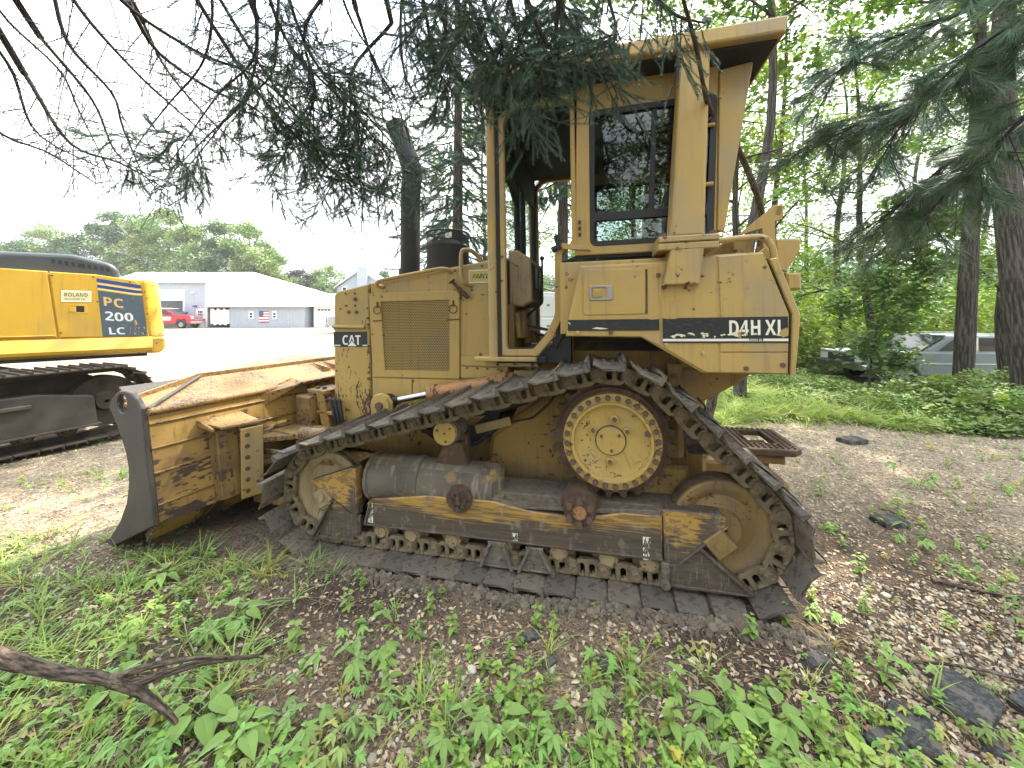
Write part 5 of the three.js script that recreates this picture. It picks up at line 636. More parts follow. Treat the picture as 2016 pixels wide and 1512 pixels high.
{ // station wagon among the trees
  const y = -0.5, p = std({ color: C(0.19, 0.215, 0.225), roughness: 0.45 }), t = thing('station_wagon', 'old grey station wagon parked among the trees', 'car', [12.5, y, -11.5], -0.05), W = 0.88;
  part('body', [poly(rpoly([[-2.5, 0.42], [-2.55, 0.88], [-1.05, 0.94], [2.45, 0.95], [2.5, 0.4], [1.85, 0.3], [1.75, 0.62], [1.2, 0.62], [1.05, 0.26], [-1.1, 0.26], [-1.25, 0.62], [-1.8, 0.62], [-1.95, 0.3]], 0.06), W, -W, 0.05, [], 2)], p, t);
  part('roof_cab', [poly(rpoly([[-0.95, 0.92], [-0.2, 1.38], [2.1, 1.4], [2.42, 0.92]], 0.1), W - 0.08, -W + 0.08, 0.06, [], 2)], p, t);
  for (const s of [1, -1]) { for (const q of [[[-0.55, 0.97], [-0.12, 1.31], [0.42, 1.33], [0.42, 0.97]], [[0.5, 0.97], [0.5, 1.33], [1.28, 1.33], [1.28, 0.97]], [[1.36, 0.97], [1.36, 1.33], [1.98, 1.33], [2.18, 0.97]]]) part('side_window', [poly(q, s * (W - 0.08), s * (W - 0.068), 0)], carGlass, t); part('side_trim', [bx(-2.4, 0.58, s * (W - 0.01), 2.4, 0.62, s * (W + 0.012), 0.004)], M.chrome, t); for (const x of [-1.53, 1.48]) wheel(t, x, s * W, 0.31, 0.2); part('headlamp', [bx(-2.56, 0.62, s * 0.8, -2.5, 0.8, s * 0.5, 0.01)], lampM, t); part('roof_rail', [rod([0.3, 1.43, s * 0.6], [2.0, 1.43, s * 0.6], 0.012, 0.012, 6)], M.chrome, t); part('window_trim', [bx(0.43, 0.95, s * (W - 0.075), 0.49, 1.34, s * (W - 0.06), 0.003), bx(1.29, 0.95, s * (W - 0.075), 1.35, 1.34, s * (W - 0.06), 0.003)], M.chrome, t); }
  part('windscreen', [at(bx(-0.42, -0.006, -0.72, 0.42, 0.006, 0.72, 0), -0.62, 1.17, 0, 0, 0, 0.56)], carGlass, t);
  part('bumper', [bx(-2.66, 0.4, -0.9, -2.52, 0.56, 0.9, 0.03), bx(2.5, 0.4, -0.9, 2.62, 0.56, 0.9, 0.03)], M.chrome, t); part('grille', [bx(-2.57, 0.6, -0.48, -2.53, 0.82, 0.48, 0.01)], plastic, t);
}
// ================================================================ trees
function ttube(pts, r0, r1, n = 8, seg = 0, wob = 0, seed = 1) {        // tapered limb along a curve
  const c = new THREE.CatmullRomCurve3(pts.map((p) => new THREE.Vector3(...p)), false, 'centripetal'); seg = seg || pts.length * 3; const F = c.computeFrenetFrames(seg, false), pos = [], idx = [], uv = [], L = c.getLength(), r = rng(seed);
  for (let i = 0; i <= seg; i++) { const p = c.getPointAt(i / seg), R = lerp(r0, r1, i / seg) * (1 + (r() - 0.5) * wob); for (let k = 0; k <= n; k++) { const a = k / n * 2 * Math.PI; _v.copy(F.normals[i]).multiplyScalar(Math.cos(a) * R).addScaledVector(F.binormals[i], Math.sin(a) * R).add(p); pos.push(_v.x, _v.y, _v.z); uv.push(k / n * 2 * Math.PI * r0, i / seg * L); } }
  for (let i = 0; i < seg; i++) for (let k = 0; k < n; k++) { const a = i * (n + 1) + k, b = a + n + 1; idx.push(a, b, a + 1, b, b + 1, a + 1); }
  const g = new THREE.BufferGeometry(); g.setAttribute('position', new THREE.Float32BufferAttribute(pos, 3)); g.setAttribute('uv', new THREE.Float32BufferAttribute(uv, 2)); g.setIndex(idx); g.computeVertexNormals(); return g;
}
const mesh = (name, g, m, parent) => { const o = new THREE.Mesh(g, m); o.name = name; o.castShadow = o.receiveShadow = true; parent.add(o); return o; };
function mergeUV(list) { return mergeGeometries(list.map((g) => { const q = g.index ? g.toNonIndexed() : g; for (const k of Object.keys(q.attributes)) if (!['position', 'normal', 'uv'].includes(k)) q.deleteAttribute(k); return q; })); }
const UPV = new THREE.Vector3(0, 1, 0);
function leafCluster(seed, n, size, R, flatY = 0.75) {                      // a spray of folded leaves
  const r = rng(seed), pos = [], v = [new THREE.Vector3(), new THREE.Vector3(), new THREE.Vector3(), new THREE.Vector3()], q = new THREE.Quaternion(), e = new THREE.Euler();
  for (let i = 0; i < n; i++) {
    const s = size * (0.6 + 0.8 * r()), th = r() * 6.283, ph = Math.acos(2 * r() - 1), rad = R * Math.cbrt(r()), o = [rad * Math.sin(ph) * Math.cos(th), rad * Math.cos(ph) * flatY, rad * Math.sin(ph) * Math.sin(th)];
    e.set((r() - 0.35) * 1.3, r() * 6.283, (r() - 0.5) * 1.3); q.setFromEuler(e);
    v[0].set(0, 0, 0); v[1].set(-s * 0.36, s * 0.12, s * 0.45); v[2].set(0, -s * 0.06, s); v[3].set(s * 0.36, s * 0.12, s * 0.45);
    for (const p of v) { p.applyQuaternion(q); p.x += o[0]; p.y += o[1]; p.z += o[2]; }
    for (const k of [0, 1, 2, 0, 2, 3]) pos.push(v[k].x, v[k].y, v[k].z);
  }
  const g = new THREE.BufferGeometry(); g.setAttribute('position', new THREE.Float32BufferAttribute(pos, 3)); g.computeVertexNormals(); return g;
}
function instanced(name, geo, mat, mats, tints, parent) {
  const m = new THREE.InstancedMesh(geo, mat, mats.length); m.name = name; m.castShadow = m.receiveShadow = true; const c = new THREE.Color();
  mats.forEach((t, i) => { m.setMatrixAt(i, t); if (tints) { const q = tints[i]; m.setColorAt(i, c.setRGB(q[0], q[1], q[2])); } }); m.userData.kind = 'stuff'; parent.add(m); return m;
}
const CLUSTERS = [leafCluster(1, 44, 0.105, 0.36), leafCluster(2, 44, 0.105, 0.36), leafCluster(3, 40, 0.12, 0.4)];
const FAR_CLUSTERS = [leafCluster(11, 60, 0.34, 1.1), leafCluster(12, 60, 0.34, 1.1)];
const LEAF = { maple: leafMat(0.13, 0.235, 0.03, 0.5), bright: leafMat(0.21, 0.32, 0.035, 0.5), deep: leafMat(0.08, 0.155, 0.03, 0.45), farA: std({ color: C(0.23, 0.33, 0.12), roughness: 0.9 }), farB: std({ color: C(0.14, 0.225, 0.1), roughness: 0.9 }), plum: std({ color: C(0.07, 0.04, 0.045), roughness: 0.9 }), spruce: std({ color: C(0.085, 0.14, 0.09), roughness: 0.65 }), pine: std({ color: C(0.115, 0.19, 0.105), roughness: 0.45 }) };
// broadleaf tree: bent trunk, limbs that carry the sprays, gaps between
function broadleaf(name, label, pos, { h = 9, r = 2.2, base = 2.4, dia = 0.22, lean = [0, 0], n = 300, leaf = LEAF.maple, seed = 1, far = false, group, bark = M.bark, sc = 1 } = {}) {
  const t = thing(name, label, 'tree', pos, 0, group), R = rng(seed * 131 + 7), P = (y) => [lean[0] * y / h + 0.18 * Math.sin(y * 0.7 + seed), y, lean[1] * y / h + 0.18 * Math.cos(y * 0.6 + seed * 2)];
  const tr = [0, 0.2, 0.4, 0.6, 0.8, 0.97].map((k) => P(k * h)); tr[0] = [tr[0][0], -0.3, tr[0][2]];
  const wood = [ttube(tr, dia / 2 * 1.15, dia * 0.1, far ? 6 : 12, 14, 0.1, seed)], mats = [], tints = [], nl = far ? 13 : 15;
  for (let i = 0; i < nl; i++) {
    const k = (i + R()) / nl, y0 = lerp(base, h * 0.93, k), a = i * 2.4 + R() * 0.9, len = r * (0.55 + 0.6 * R()) * Math.sqrt(Math.max(0.12, 1 - Math.pow(Math.abs(k - 0.35) / 0.75, 2))), rise = len * (0.15 + 0.4 * R()), o = P(y0);
    const e = [o[0] + Math.cos(a) * len, y0 + rise, o[2] + Math.sin(a) * len], m = [o[0] + Math.cos(a) * len * 0.5, y0 + rise * 0.7, o[2] + Math.sin(a) * len * 0.5];
    wood.push(ttube([o, m, e], dia * 0.17 * (1 - 0.5 * k), dia * 0.03, 5, 6, 0, seed + i));
    const cnt = Math.round(n / nl);
    for (let j = 0; j < cnt; j++) { const f = 0.25 + 0.8 * Math.sqrt(R()), sp = len * (far ? 0.85 : 0.42) * (0.4 + R() * 0.8), th = R() * 6.283, u = Math.sqrt(R()); mats.push(new THREE.Matrix4().compose(new THREE.Vector3(lerp(o[0], e[0], f) + Math.cos(th) * sp * u, lerp(y0, e[1], f) + (R() - 0.5) * sp * 1.1, lerp(o[2], e[2], f) + Math.sin(th) * sp * u), new THREE.Quaternion().setFromEuler(new THREE.Euler((R() - 0.5) * 0.7, R() * 6.283, (R() - 0.5) * 0.7)), new THREE.Vector3(1, 1, 1).multiplyScalar(sc * (0.6 + 0.7 * R())))); const b = 0.72 + 0.55 * R(); tints.push([b * (0.85 + 0.4 * R()), b, b * (0.8 + 0.3 * R())]); }
  }
  mesh('trunk', mergeUV(wood), bark, t);
  instanced('crown', far ? FAR_CLUSTERS[seed % 2] : CLUSTERS[seed % 3], leaf, mats, tints, t);
  return t;
}
// tree line behind the shop
[[-118, 88, 18, 6.5, 'farA'], [-109, 86, 19.5, 6.5, 'farB'], [-101, 84, 20.5, 7, 'farA'], [-94, 83, 20.5, 6.5, 'farB'], [-88, 83, 22, 6.5, 'farB'], [-82, 82, 24, 6.5, 'farB'], [-76, 80, 24.5, 6.5, 'farA'], [-69.5, 78, 23, 6.5, 'farA'], [-62.5, 76, 21, 6, 'farA'], [-56, 75, 19.8, 6, 'farB'], [-50.5, 74, 18.5, 5.5, 'farA'], [-46.5, 73, 15.5, 5, 'farA'], [-125, 90, 17, 6.5, 'farB']].forEach(([x, d, h, r, l], i) =>
  broadleaf('shade_tree', (l === 'farA' ? 'light green' : 'dark green') + (h > 21.9 ? ' and tallest' : '') + ' tree in the row ' + (x < -93 ? 'beyond the excavator hood' : x < -66 ? 'behind the tall bay of the shop' : x < -52 ? 'behind the ridge of the shop roof' : 'behind the sloping end of the shop roof'), [x, 0, -d], { h: h * [1.02, 0.9, 1.03, 0.94, 1][i % 5], r: r * 0.72, base: h * 0.1, dia: 0.5, n: 380, leaf: LEAF[l], seed: 300 + i, far: true, group: l === 'farA' ? 'light green trees behind the shop' : 'dark green trees behind the shop' }));
broadleaf('plum_tree', 'dark purple leaved tree between the shop roof and the house', [-44.5, 0, -80], { h: 10.6, r: 3.4, base: 2, dia: 0.3, n: 120, leaf: LEAF.plum, seed: 350, far: true });
broadleaf('shade_tree', 'round green tree just left of the grey house', [-40.5, 0, -84], { h: 11.8, r: 4.2, base: 2, dia: 0.4, n: 140, leaf: LEAF.farA, seed: 351, far: true });
broadleaf('shade_tree', 'small dark tree behind the house chimney', [-29.5, 0, -90], { h: 11.5, r: 3, base: 2, dia: 0.3, n: 110, leaf: LEAF.farB, seed: 352, far: true });
{ // far hedge line that closes the view behind the lot and the woods: one mass of leaves
  const R = rng(5), mats = [], tints = []; for (let i = 0; i < 2600; i++) { const a = R(); const x = lerp(-150, 130, a), d = 96 + R() * 22 - (x > 0 ? 40 * sstep(0, 60, x) : 0); mats.push(new THREE.Matrix4().compose(new THREE.Vector3(x, R() * (x > -40 && x < -10 ? 4 : 9 + 4 * wn(x * 0.1, 1, 4)), -d), new THREE.Quaternion().setFromEuler(new THREE.Euler(R(), R() * 6, R())), new THREE.Vector3(1, 1, 1).multiplyScalar(1.3 + R()))); const b = 0.7 + 0.5 * R(); tints.push([b, b, b]); }
  const m = instanced('far_woods', FAR_CLUSTERS[0], LEAF.farB, mats, tints, scene); Object.assign(m.userData, { kind: 'stuff', label: 'distant green woods closing off the lot', category: 'woods' });
}
{ // thicket that fills the woods behind the first trunks
  const R = rng(15), mats = [], tints = []; for (let i = 0; i < 2600; i++) { const d = 13.5 + Math.pow(R(), 1.2) * 22, x = lerp(d * 0.05 - 2, d * 1.6, R()); if (lotMask(x, d) > 0.3) continue; mats.push(new THREE.Matrix4().compose(new THREE.Vector3(x, gh(x, -d) + Math.pow(R(), 1.4) * (2.2 + 1.6 * wn(x * 0.4, d * 0.4, 9)), -d), new THREE.Quaternion().setFromEuler(new THREE.Euler(R() - 0.5, R() * 6.283, R() - 0.5)), new THREE.Vector3(1, 1, 1).multiplyScalar(1.3 + 0.9 * R()))); const b = 0.75 + 0.6 * R(); tints.push([b * (0.9 + 0.4 * R()), b, b * 0.8]); }
  const m = instanced('thicket', CLUSTERS[2], LEAF.bright, mats, tints, scene); Object.assign(m.userData, { kind: 'stuff', label: 'yellow-green thicket filling the woods behind the station wagon', category: 'thicket' });
}
// woods at the right and behind the bulldozer
const WG = 'young broadleaf trees in the woods';
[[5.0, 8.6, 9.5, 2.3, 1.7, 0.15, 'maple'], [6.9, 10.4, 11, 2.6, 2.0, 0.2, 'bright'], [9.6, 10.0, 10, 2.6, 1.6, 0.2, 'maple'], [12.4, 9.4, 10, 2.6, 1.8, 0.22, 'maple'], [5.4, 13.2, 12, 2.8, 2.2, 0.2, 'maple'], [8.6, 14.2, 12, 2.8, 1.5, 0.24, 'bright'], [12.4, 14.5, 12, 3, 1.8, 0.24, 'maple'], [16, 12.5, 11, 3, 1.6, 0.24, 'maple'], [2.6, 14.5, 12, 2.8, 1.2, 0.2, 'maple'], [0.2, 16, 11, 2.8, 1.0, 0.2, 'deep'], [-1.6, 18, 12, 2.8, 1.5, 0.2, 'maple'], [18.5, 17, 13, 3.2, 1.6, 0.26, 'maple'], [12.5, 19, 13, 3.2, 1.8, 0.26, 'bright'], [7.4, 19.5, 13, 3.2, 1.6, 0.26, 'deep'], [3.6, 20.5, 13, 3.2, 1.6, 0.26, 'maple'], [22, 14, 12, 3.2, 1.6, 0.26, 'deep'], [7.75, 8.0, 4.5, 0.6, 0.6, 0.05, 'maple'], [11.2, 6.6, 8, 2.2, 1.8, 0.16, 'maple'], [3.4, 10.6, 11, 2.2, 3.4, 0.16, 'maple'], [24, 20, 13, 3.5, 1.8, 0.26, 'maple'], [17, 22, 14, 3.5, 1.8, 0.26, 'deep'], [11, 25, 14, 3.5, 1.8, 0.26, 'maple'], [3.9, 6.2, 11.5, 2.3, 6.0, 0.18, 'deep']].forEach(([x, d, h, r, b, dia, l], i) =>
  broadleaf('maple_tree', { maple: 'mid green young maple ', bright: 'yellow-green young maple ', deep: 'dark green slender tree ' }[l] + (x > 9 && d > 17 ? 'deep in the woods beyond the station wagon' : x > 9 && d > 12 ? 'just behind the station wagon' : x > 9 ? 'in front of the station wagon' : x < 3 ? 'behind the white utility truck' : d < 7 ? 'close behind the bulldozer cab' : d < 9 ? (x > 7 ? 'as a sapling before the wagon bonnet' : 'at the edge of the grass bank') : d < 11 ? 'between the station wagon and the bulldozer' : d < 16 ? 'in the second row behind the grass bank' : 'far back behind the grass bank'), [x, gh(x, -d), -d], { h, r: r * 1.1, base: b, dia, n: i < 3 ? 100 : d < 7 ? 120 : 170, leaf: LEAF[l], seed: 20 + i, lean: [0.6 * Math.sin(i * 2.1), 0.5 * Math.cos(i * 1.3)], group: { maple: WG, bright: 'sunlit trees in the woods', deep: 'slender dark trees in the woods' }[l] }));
broadleaf('trunk_tree', 'straight dark trunk standing in front of the station wagon', [8.3, gh(8.3, -7.1), -7.1], { h: 12, r: 2.6, base: 6.2, dia: 0.27, n: 200, leaf: LEAF.maple, seed: 71, lean: [0.9, -0.3] });
broadleaf('trunk_tree', 'thick rough trunk leaning in at the edge of the woods', [8.12, gh(8.12, -6.1), -6.1], { h: 12, r: 2.4, base: 6.4, dia: 0.4, n: 200, leaf: LEAF.maple, seed: 72, lean: [-0.7, 0.2] });
[[-6.5, 6.5, 10, 2.6, 1.6], [-2.6, 8.5, 11, 2.8, 1.8], [2.2, 7.0, 10, 2.6, 1.6], [6.2, 6.2, 10, 2.6, 1.8], [-10.5, 4.0, 10, 2.8, 1.6], [9.5, 2.6, 10, 2.8, 1.8], [0.2, 11, 12, 3, 1.5], [-4.6, 10.5, 11, 3, 1.2], [4.4, 10.2, 12, 3, 1.2], [-8.5, 9, 11, 3, 1.2], [8.6, 9.2, 11, 3, 1.2], [-13, 8, 11, 3.2, 1.2], [12.5, 6, 11, 3.2, 1.2]].forEach(([x, z, h, r, b], i) => broadleaf('maple_tree', 'mid green maple of the woods on the viewer side of the bulldozer', [x, 0, z], { h, r, base: b, dia: 0.22, n: 200, leaf: LEAF.maple, seed: 120 + i, sc: 1.2, group: 'trees on the viewer side' }));
// dead leaning stem whose tip hangs in front of the cab
{ const t = thing('leaning_dead_tree', 'thin dead leaning tree reaching across the cab roof', 'tree', [0, 0, 0]);
  mesh('trunk', ttube([[2.3, -0.3, -4.7], [2.5, 0.9, -4.6], [2.66, 1.8, -4.3], [2.54, 2.4, -3.9], [1.89, 2.78, -3.15], [1.28, 2.70, -2.4], [1.06, 2.69, -2.1], [0.91, 2.83, -1.9], [0.75, 2.93, -1.7], [0.66, 3.13, -1.6]], 0.06, 0.006, 9, 60, 0.25, 4), M.barkThin, t);
  mesh('twig', ttube([[1.22, 2.69, -2.33], [1.35, 2.66, -2.3], [1.5, 2.63, -2.28]], 0.008, 0.003, 6), M.barkThin, t); mesh('twig', ttube([[1.18, 2.67, -2.28], [1.08, 2.55, -2.25], [1.03, 2.5, -2.2]], 0.007, 0.003, 6), M.barkThin, t);
  for (const [a, b, c] of [[[2.2, 2.65, -3.5], [2.5, 2.9, -3.5], [2.7, 3.4, -3.6]], [[1.9, 2.78, -3.15], [2.2, 2.85, -3.1], [2.5, 3.1, -3.2]]]) mesh('twig', ttube([a, b, c], 0.01, 0.003, 6), M.barkThin, t); }

// ---------------------------------------------------------------- conifers
function needleTwig(seed, L, n, nl, w, droop = 0.15) {                       // one twig with needles all round
  const r = rng(seed), pos = [], a = new THREE.Vector3(), d = new THREE.Vector3(), s = new THREE.Vector3();
  for (let i = 0; i < n; i++) { const t = i / n, az = r() * 6.283, y = -droop * L * t * t; a.set(0, y, t * L); d.set(Math.cos(az) * 0.8, Math.sin(az) * 0.75 + 0.1, 0.55 + 0.35 * r()).normalize().multiplyScalar(nl * (0.75 + 0.4 * r())); s.set(-Math.sin(az), Math.cos(az), 0).multiplyScalar(w); pos.push(a.x - s.x, a.y - s.y, a.z, a.x + s.x, a.y + s.y, a.z, a.x + d.x, a.y + d.y, a.z + d.z); }
  const k = 0.0016; for (const [x0, x1] of [[[-k, 0, 0], [k, 0, 0]], [[0, -k, 0], [0, k, 0]]]) pos.push(...x0, ...x1, 0, -droop * L, L);
  const g = new THREE.BufferGeometry(); g.setAttribute('position', new THREE.Float32BufferAttribute(pos, 3)); g.computeVertexNormals(); return g;
}
const TWIGS = [needleTwig(1, 0.13, 130, 0.017, 0.0011), needleTwig(2, 0.1, 105, 0.016, 0.0011)];
const BIGTWIG = needleTwig(3, 0.5, 230, 0.075, 0.006, 0.3);
const TUFT = needleTwig(4, 0.1, 90, 0.13, 0.0012, 0.3);
const look = (p, dir, roll, s) => { const q = new THREE.Quaternion().setFromUnitVectors(new THREE.Vector3(0, 0, 1), dir.clone().normalize()).multiply(new THREE.Quaternion().setFromAxisAngle(new THREE.Vector3(0, 0, 1), roll)); return new THREE.Matrix4().compose(p, q, new THREE.Vector3(s, s, s)); };
// a drooping bough: stem, side shoots, shoots on those; needles where leafy(t) says so
function bough(pts, { r0 = 0.014, seed = 1, leafy = () => 1, side = 0.42, step = 0.075, hang = 0.34, mats, tints, tuft = false }) {
  const c = new THREE.CatmullRomCurve3(pts.map((p) => new THREE.Vector3(...p)), false, 'centripetal'), L = c.getLength(), R = rng(seed), geo = [ttube(pts, r0, r0 * 0.28, 7, pts.length * 4, 0.15, seed)], dn = new THREE.Vector3(0, -1, 0), tmp = new THREE.Vector3();
  const needles = (a, b, dens) => { const d = b.clone().sub(a), l = d.length(); for (let s = 0; s < l; s += 0.045) { if (R() > dens) continue; tmp.set(R() - 0.5, R() - 0.5, R() - 0.5).multiplyScalar(0.5); mats.push(look(a.clone().lerp(b, s / l), d.clone().normalize().add(tmp), R() * 6.283, 0.75 + 0.5 * R())); const k = 0.65 + 0.6 * R(); tints.push([k * (0.8 + 0.3 * R()), k, k * (0.9 + 0.3 * R())]); } };
  for (let s = 0.12; s < L; s += step * (0.7 + 0.6 * R())) {
    const t = s / L, p = c.getPointAt(t), tan = c.getTangentAt(t), az = R() * 6.283, out = new THREE.Vector3(Math.cos(az), 0.1, Math.sin(az)).cross(tan).normalize(), len = side * (0.35 + 0.9 * R()) * (1 - 0.55 * t), lf = leafy(t, p);
    const e = p.clone().addScaledVector(tan, len * (0.2 + 0.5 * R())).addScaledVector(out, len * 0.75).addScaledVector(dn, len * hang * R()), m = p.clone().lerp(e, 0.5).addScaledVector(dn, -len * 0.08);
    geo.push(ttube([p.toArray(), m.toArray(), e.toArray()], r0 * 0.3, r0 * 0.1, 4, 4)); needles(m, e, lf * 0.8); needles(p, m, lf * 0.5);
    const ns = Math.floor(len / 0.045); for (let j = 1; j <= ns; j++) { const f = j / (ns + 0.5), a = p.clone().lerp(e, f); const sd = new THREE.Vector3((R() - 0.5) * 2, (R() - 0.62) * 1.5, (R() - 0.5) * 1.2).normalize(), l2 = 0.04 + 0.11 * R(); const b = a.clone().addScaledVector(sd, l2).addScaledVector(e.clone().sub(p).normalize(), l2 * 0.7); geo.push(ttube([a.toArray(), a.clone().lerp(b, 0.5).toArray(), b.toArray()], r0 * 0.14, r0 * 0.06, 3, 2)); needles(a, b, lf * 0.75); }
  }
  return mergeUV(geo);
}
{ // big spruce over the viewer: its boughs hang into the picture
  const t = thing('spruce_tree', 'large spruce whose bare and needled boughs hang overhead', 'tree', [0, 0, 0]), mats = [], tints = [];
  const trunk = [[-0.5, -0.3, 1.9], [-0.5, 3, 1.85], [-0.55, 6.5, 1.8], [-0.5, 9.5, 1.8]]; mesh('trunk', ttube(trunk, 0.24, 0.05, 14, 20, 0.06, 3), M.bark, t);
  const B = [
    [[[-2.68, 3.35, -1.9], [-2.67, 3.08, -2.0], [-2.58, 2.88, -2.2], [-2.6, 2.73, -2.3], [-2.52, 2.4, -2.4]], () => 0.0],
    [[[-2.31, 3.35, -1.9], [-2.28, 3.13, -2.0], [-2.16, 2.89, -2.2], [-2.11, 2.8, -2.35], [-1.85, 2.55, -2.5]], (q) => q > 0.88 ? 0.2 : 0],
    [[[-2.02, 3.21, -1.8], [-2.01, 3.11, -2.0], [-1.78, 2.99, -2.2], [-1.61, 2.99, -2.4], [-1.4, 2.83, -2.6], [-1.14, 2.56, -2.7]], (q) => q > 0.5 ? 0.6 : 0],
    [[[-1.21, 3.26, -1.8], [-1.26, 3.13, -2.0], [-1.26, 3.02, -2.2], [-1.04, 2.81, -2.4], [-0.87, 2.61, -2.55], [-0.73, 2.4, -2.65]], (q) => q > 0.3 ? 0.75 : 0.2],
    [[[-1.21, 3.26, -1.8], [-1.34, 3.13, -2.0], [-1.41, 2.91, -2.1], [-1.68, 2.76, -2.2], [-1.94, 2.56, -2.3], [-2.11, 2.4, -2.35]], (q) => q > 0.75 ? 0.9 : q > 0.35 && q < 0.5 ? 0.7 : 0.05],
    [[[-1.45, 3.21, -1.8], [-1.56, 3.08, -2.0], [-1.69, 2.88, -2.1], [-1.97, 2.7, -2.2], [-2.25, 2.5, -2.3], [-2.31, 2.36, -2.3]], (q) => q > 0.85 ? 0.7 : 0],
    [[[-0.92, 3.3, -1.9], [-0.88, 3.11, -2.1], [-0.82, 3.02, -2.3], [-0.76, 2.83, -2.4]], (q) => q > 0.6 ? 0.3 : 0],
    [[[-0.81, 3.35, -2.0], [-1.19, 3.12, -2.2], [-1.23, 2.86, -2.4], [-1.45, 2.6, -2.5], [-1.61, 2.33, -2.5]], (q) => q > 0.25 ? 0.75 : 0.1],
    [[[-2.93, 2.87, -2.0], [-2.8, 2.49, -2.1], [-2.67, 2.43, -2.2], [-2.49, 2.28, -2.3]], () => 0],
    [[[-2.93, 3.19, -2.0], [-2.88, 2.92, -2.2], [-2.85, 2.59, -2.3], [-2.57, 2.41, -2.4]], () => 0],
    [[[-1.7, 3.3, -1.9], [-1.62, 3.05, -2.1], [-1.5, 2.8, -2.3], [-1.25, 2.5, -2.5], [-1.0, 2.3, -2.6]], (q) => q > 0.55 ? 0.7 : 0.1],
    [[[-0.33, 3.16, -1.7], [-0.26, 2.96, -1.85], [-0.2, 2.81, -1.95], [-0.05, 2.69, -2.0], [0.14, 2.61, -2.0]], () => 0.95],
    [[[-0.02, 3.06, -1.6], [0.07, 2.93, -1.75], [0.17, 2.76, -1.8], [0.29, 2.66, -1.8], [0.52, 2.61, -1.8]], () => 0.95],
    [[[-0.52, 3.3, -1.9], [-0.61, 3.05, -2.1], [-0.61, 2.86, -2.2], [-0.54, 2.73, -2.3]], (q) => q > 0.2 ? 0.5 : 0.2],
    [[[0.24, 3.02, -1.6], [0.21, 2.88, -1.75], [0.2, 2.72, -1.8], [0.21, 2.55, -1.8]], () => 0.9],
    [[[-0.18, 3.16, -1.7], [-0.11, 2.9, -1.8], [-0.02, 2.74, -1.8], [0.08, 2.6, -1.78], [0.16, 2.46, -1.75]], () => 0.95],
    [[[0.36, 3.06, -1.6], [0.43, 2.89, -1.7], [0.46, 2.76, -1.7], [0.43, 2.64, -1.7]], () => 0.9],
    [[[0.54, 3.11, -1.7], [0.65, 2.95, -1.75], [0.77, 2.9, -1.8], [0.93, 2.9, -1.85]], (q) => q > 0.1 ? 0.6 : 0.2],
    [[[-0.4, 3.2, -1.8], [-0.35, 3.0, -1.95], [-0.33, 2.86, -2.05], [-0.24, 2.74, -2.1]], () => 0.9],
  ];
  const J = rng(99); for (let i = 0; i < 11; i++) { const o = [(J() - 0.5) * 0.5, (J() - 0.3) * 0.16, -0.15 - J() * 0.4]; B.push([B[i][0].map((p, k) => [p[0] + o[0] * (0.3 + k * 0.2), p[1] + o[1], p[2] + o[2]]), B[i][1]]); }
  for (const [pts, d] of [[[[-0.1, 3.1, -1.65], [0.0, 2.9, -1.75], [0.05, 2.75, -1.8], [0.12, 2.62, -1.8]], 0.95], [[[0.12, 3.05, -1.65], [0.22, 2.9, -1.75], [0.33, 2.78, -1.8], [0.4, 2.66, -1.8]], 0.95], [[[-0.45, 3.15, -1.75], [-0.42, 2.95, -1.9], [-0.4, 2.8, -2.0], [-0.3, 2.66, -2.05]], 0.9], [[[-0.28, 3.1, -1.7], [-0.16, 2.9, -1.85], [-0.08, 2.76, -1.9], [0.0, 2.58, -1.9]], 0.95]]) B.push([pts, () => d]);
  B.forEach(([pts, leafy], i) => {
    const bare = i < 11 || (i >= 19 && i < 30);
    const s = pts[0]; mesh('bough', bough(pts, { r0: (bare ? 0.008 : 0.011) + 0.005 * hash(i, 2, 2), seed: 500 + i, leafy, side: bare ? 0.5 : 0.32, step: bare ? 0.042 : 0.045, mats, tints }), M.twig, t);
    mesh('limb', ttube([[-0.52, 4.6 + 0.06 * i, 1.8], [lerp(-0.5, s[0], 0.4), 4.6, 0.6], [lerp(-0.5, s[0], 0.8), 4.0, -1.0], s], 0.05, 0.016, 7, 16, 0.1, i), M.bark, t);
  });
  instanced('needles', TWIGS[0], LEAF.spruce, mats, tints, t);
}
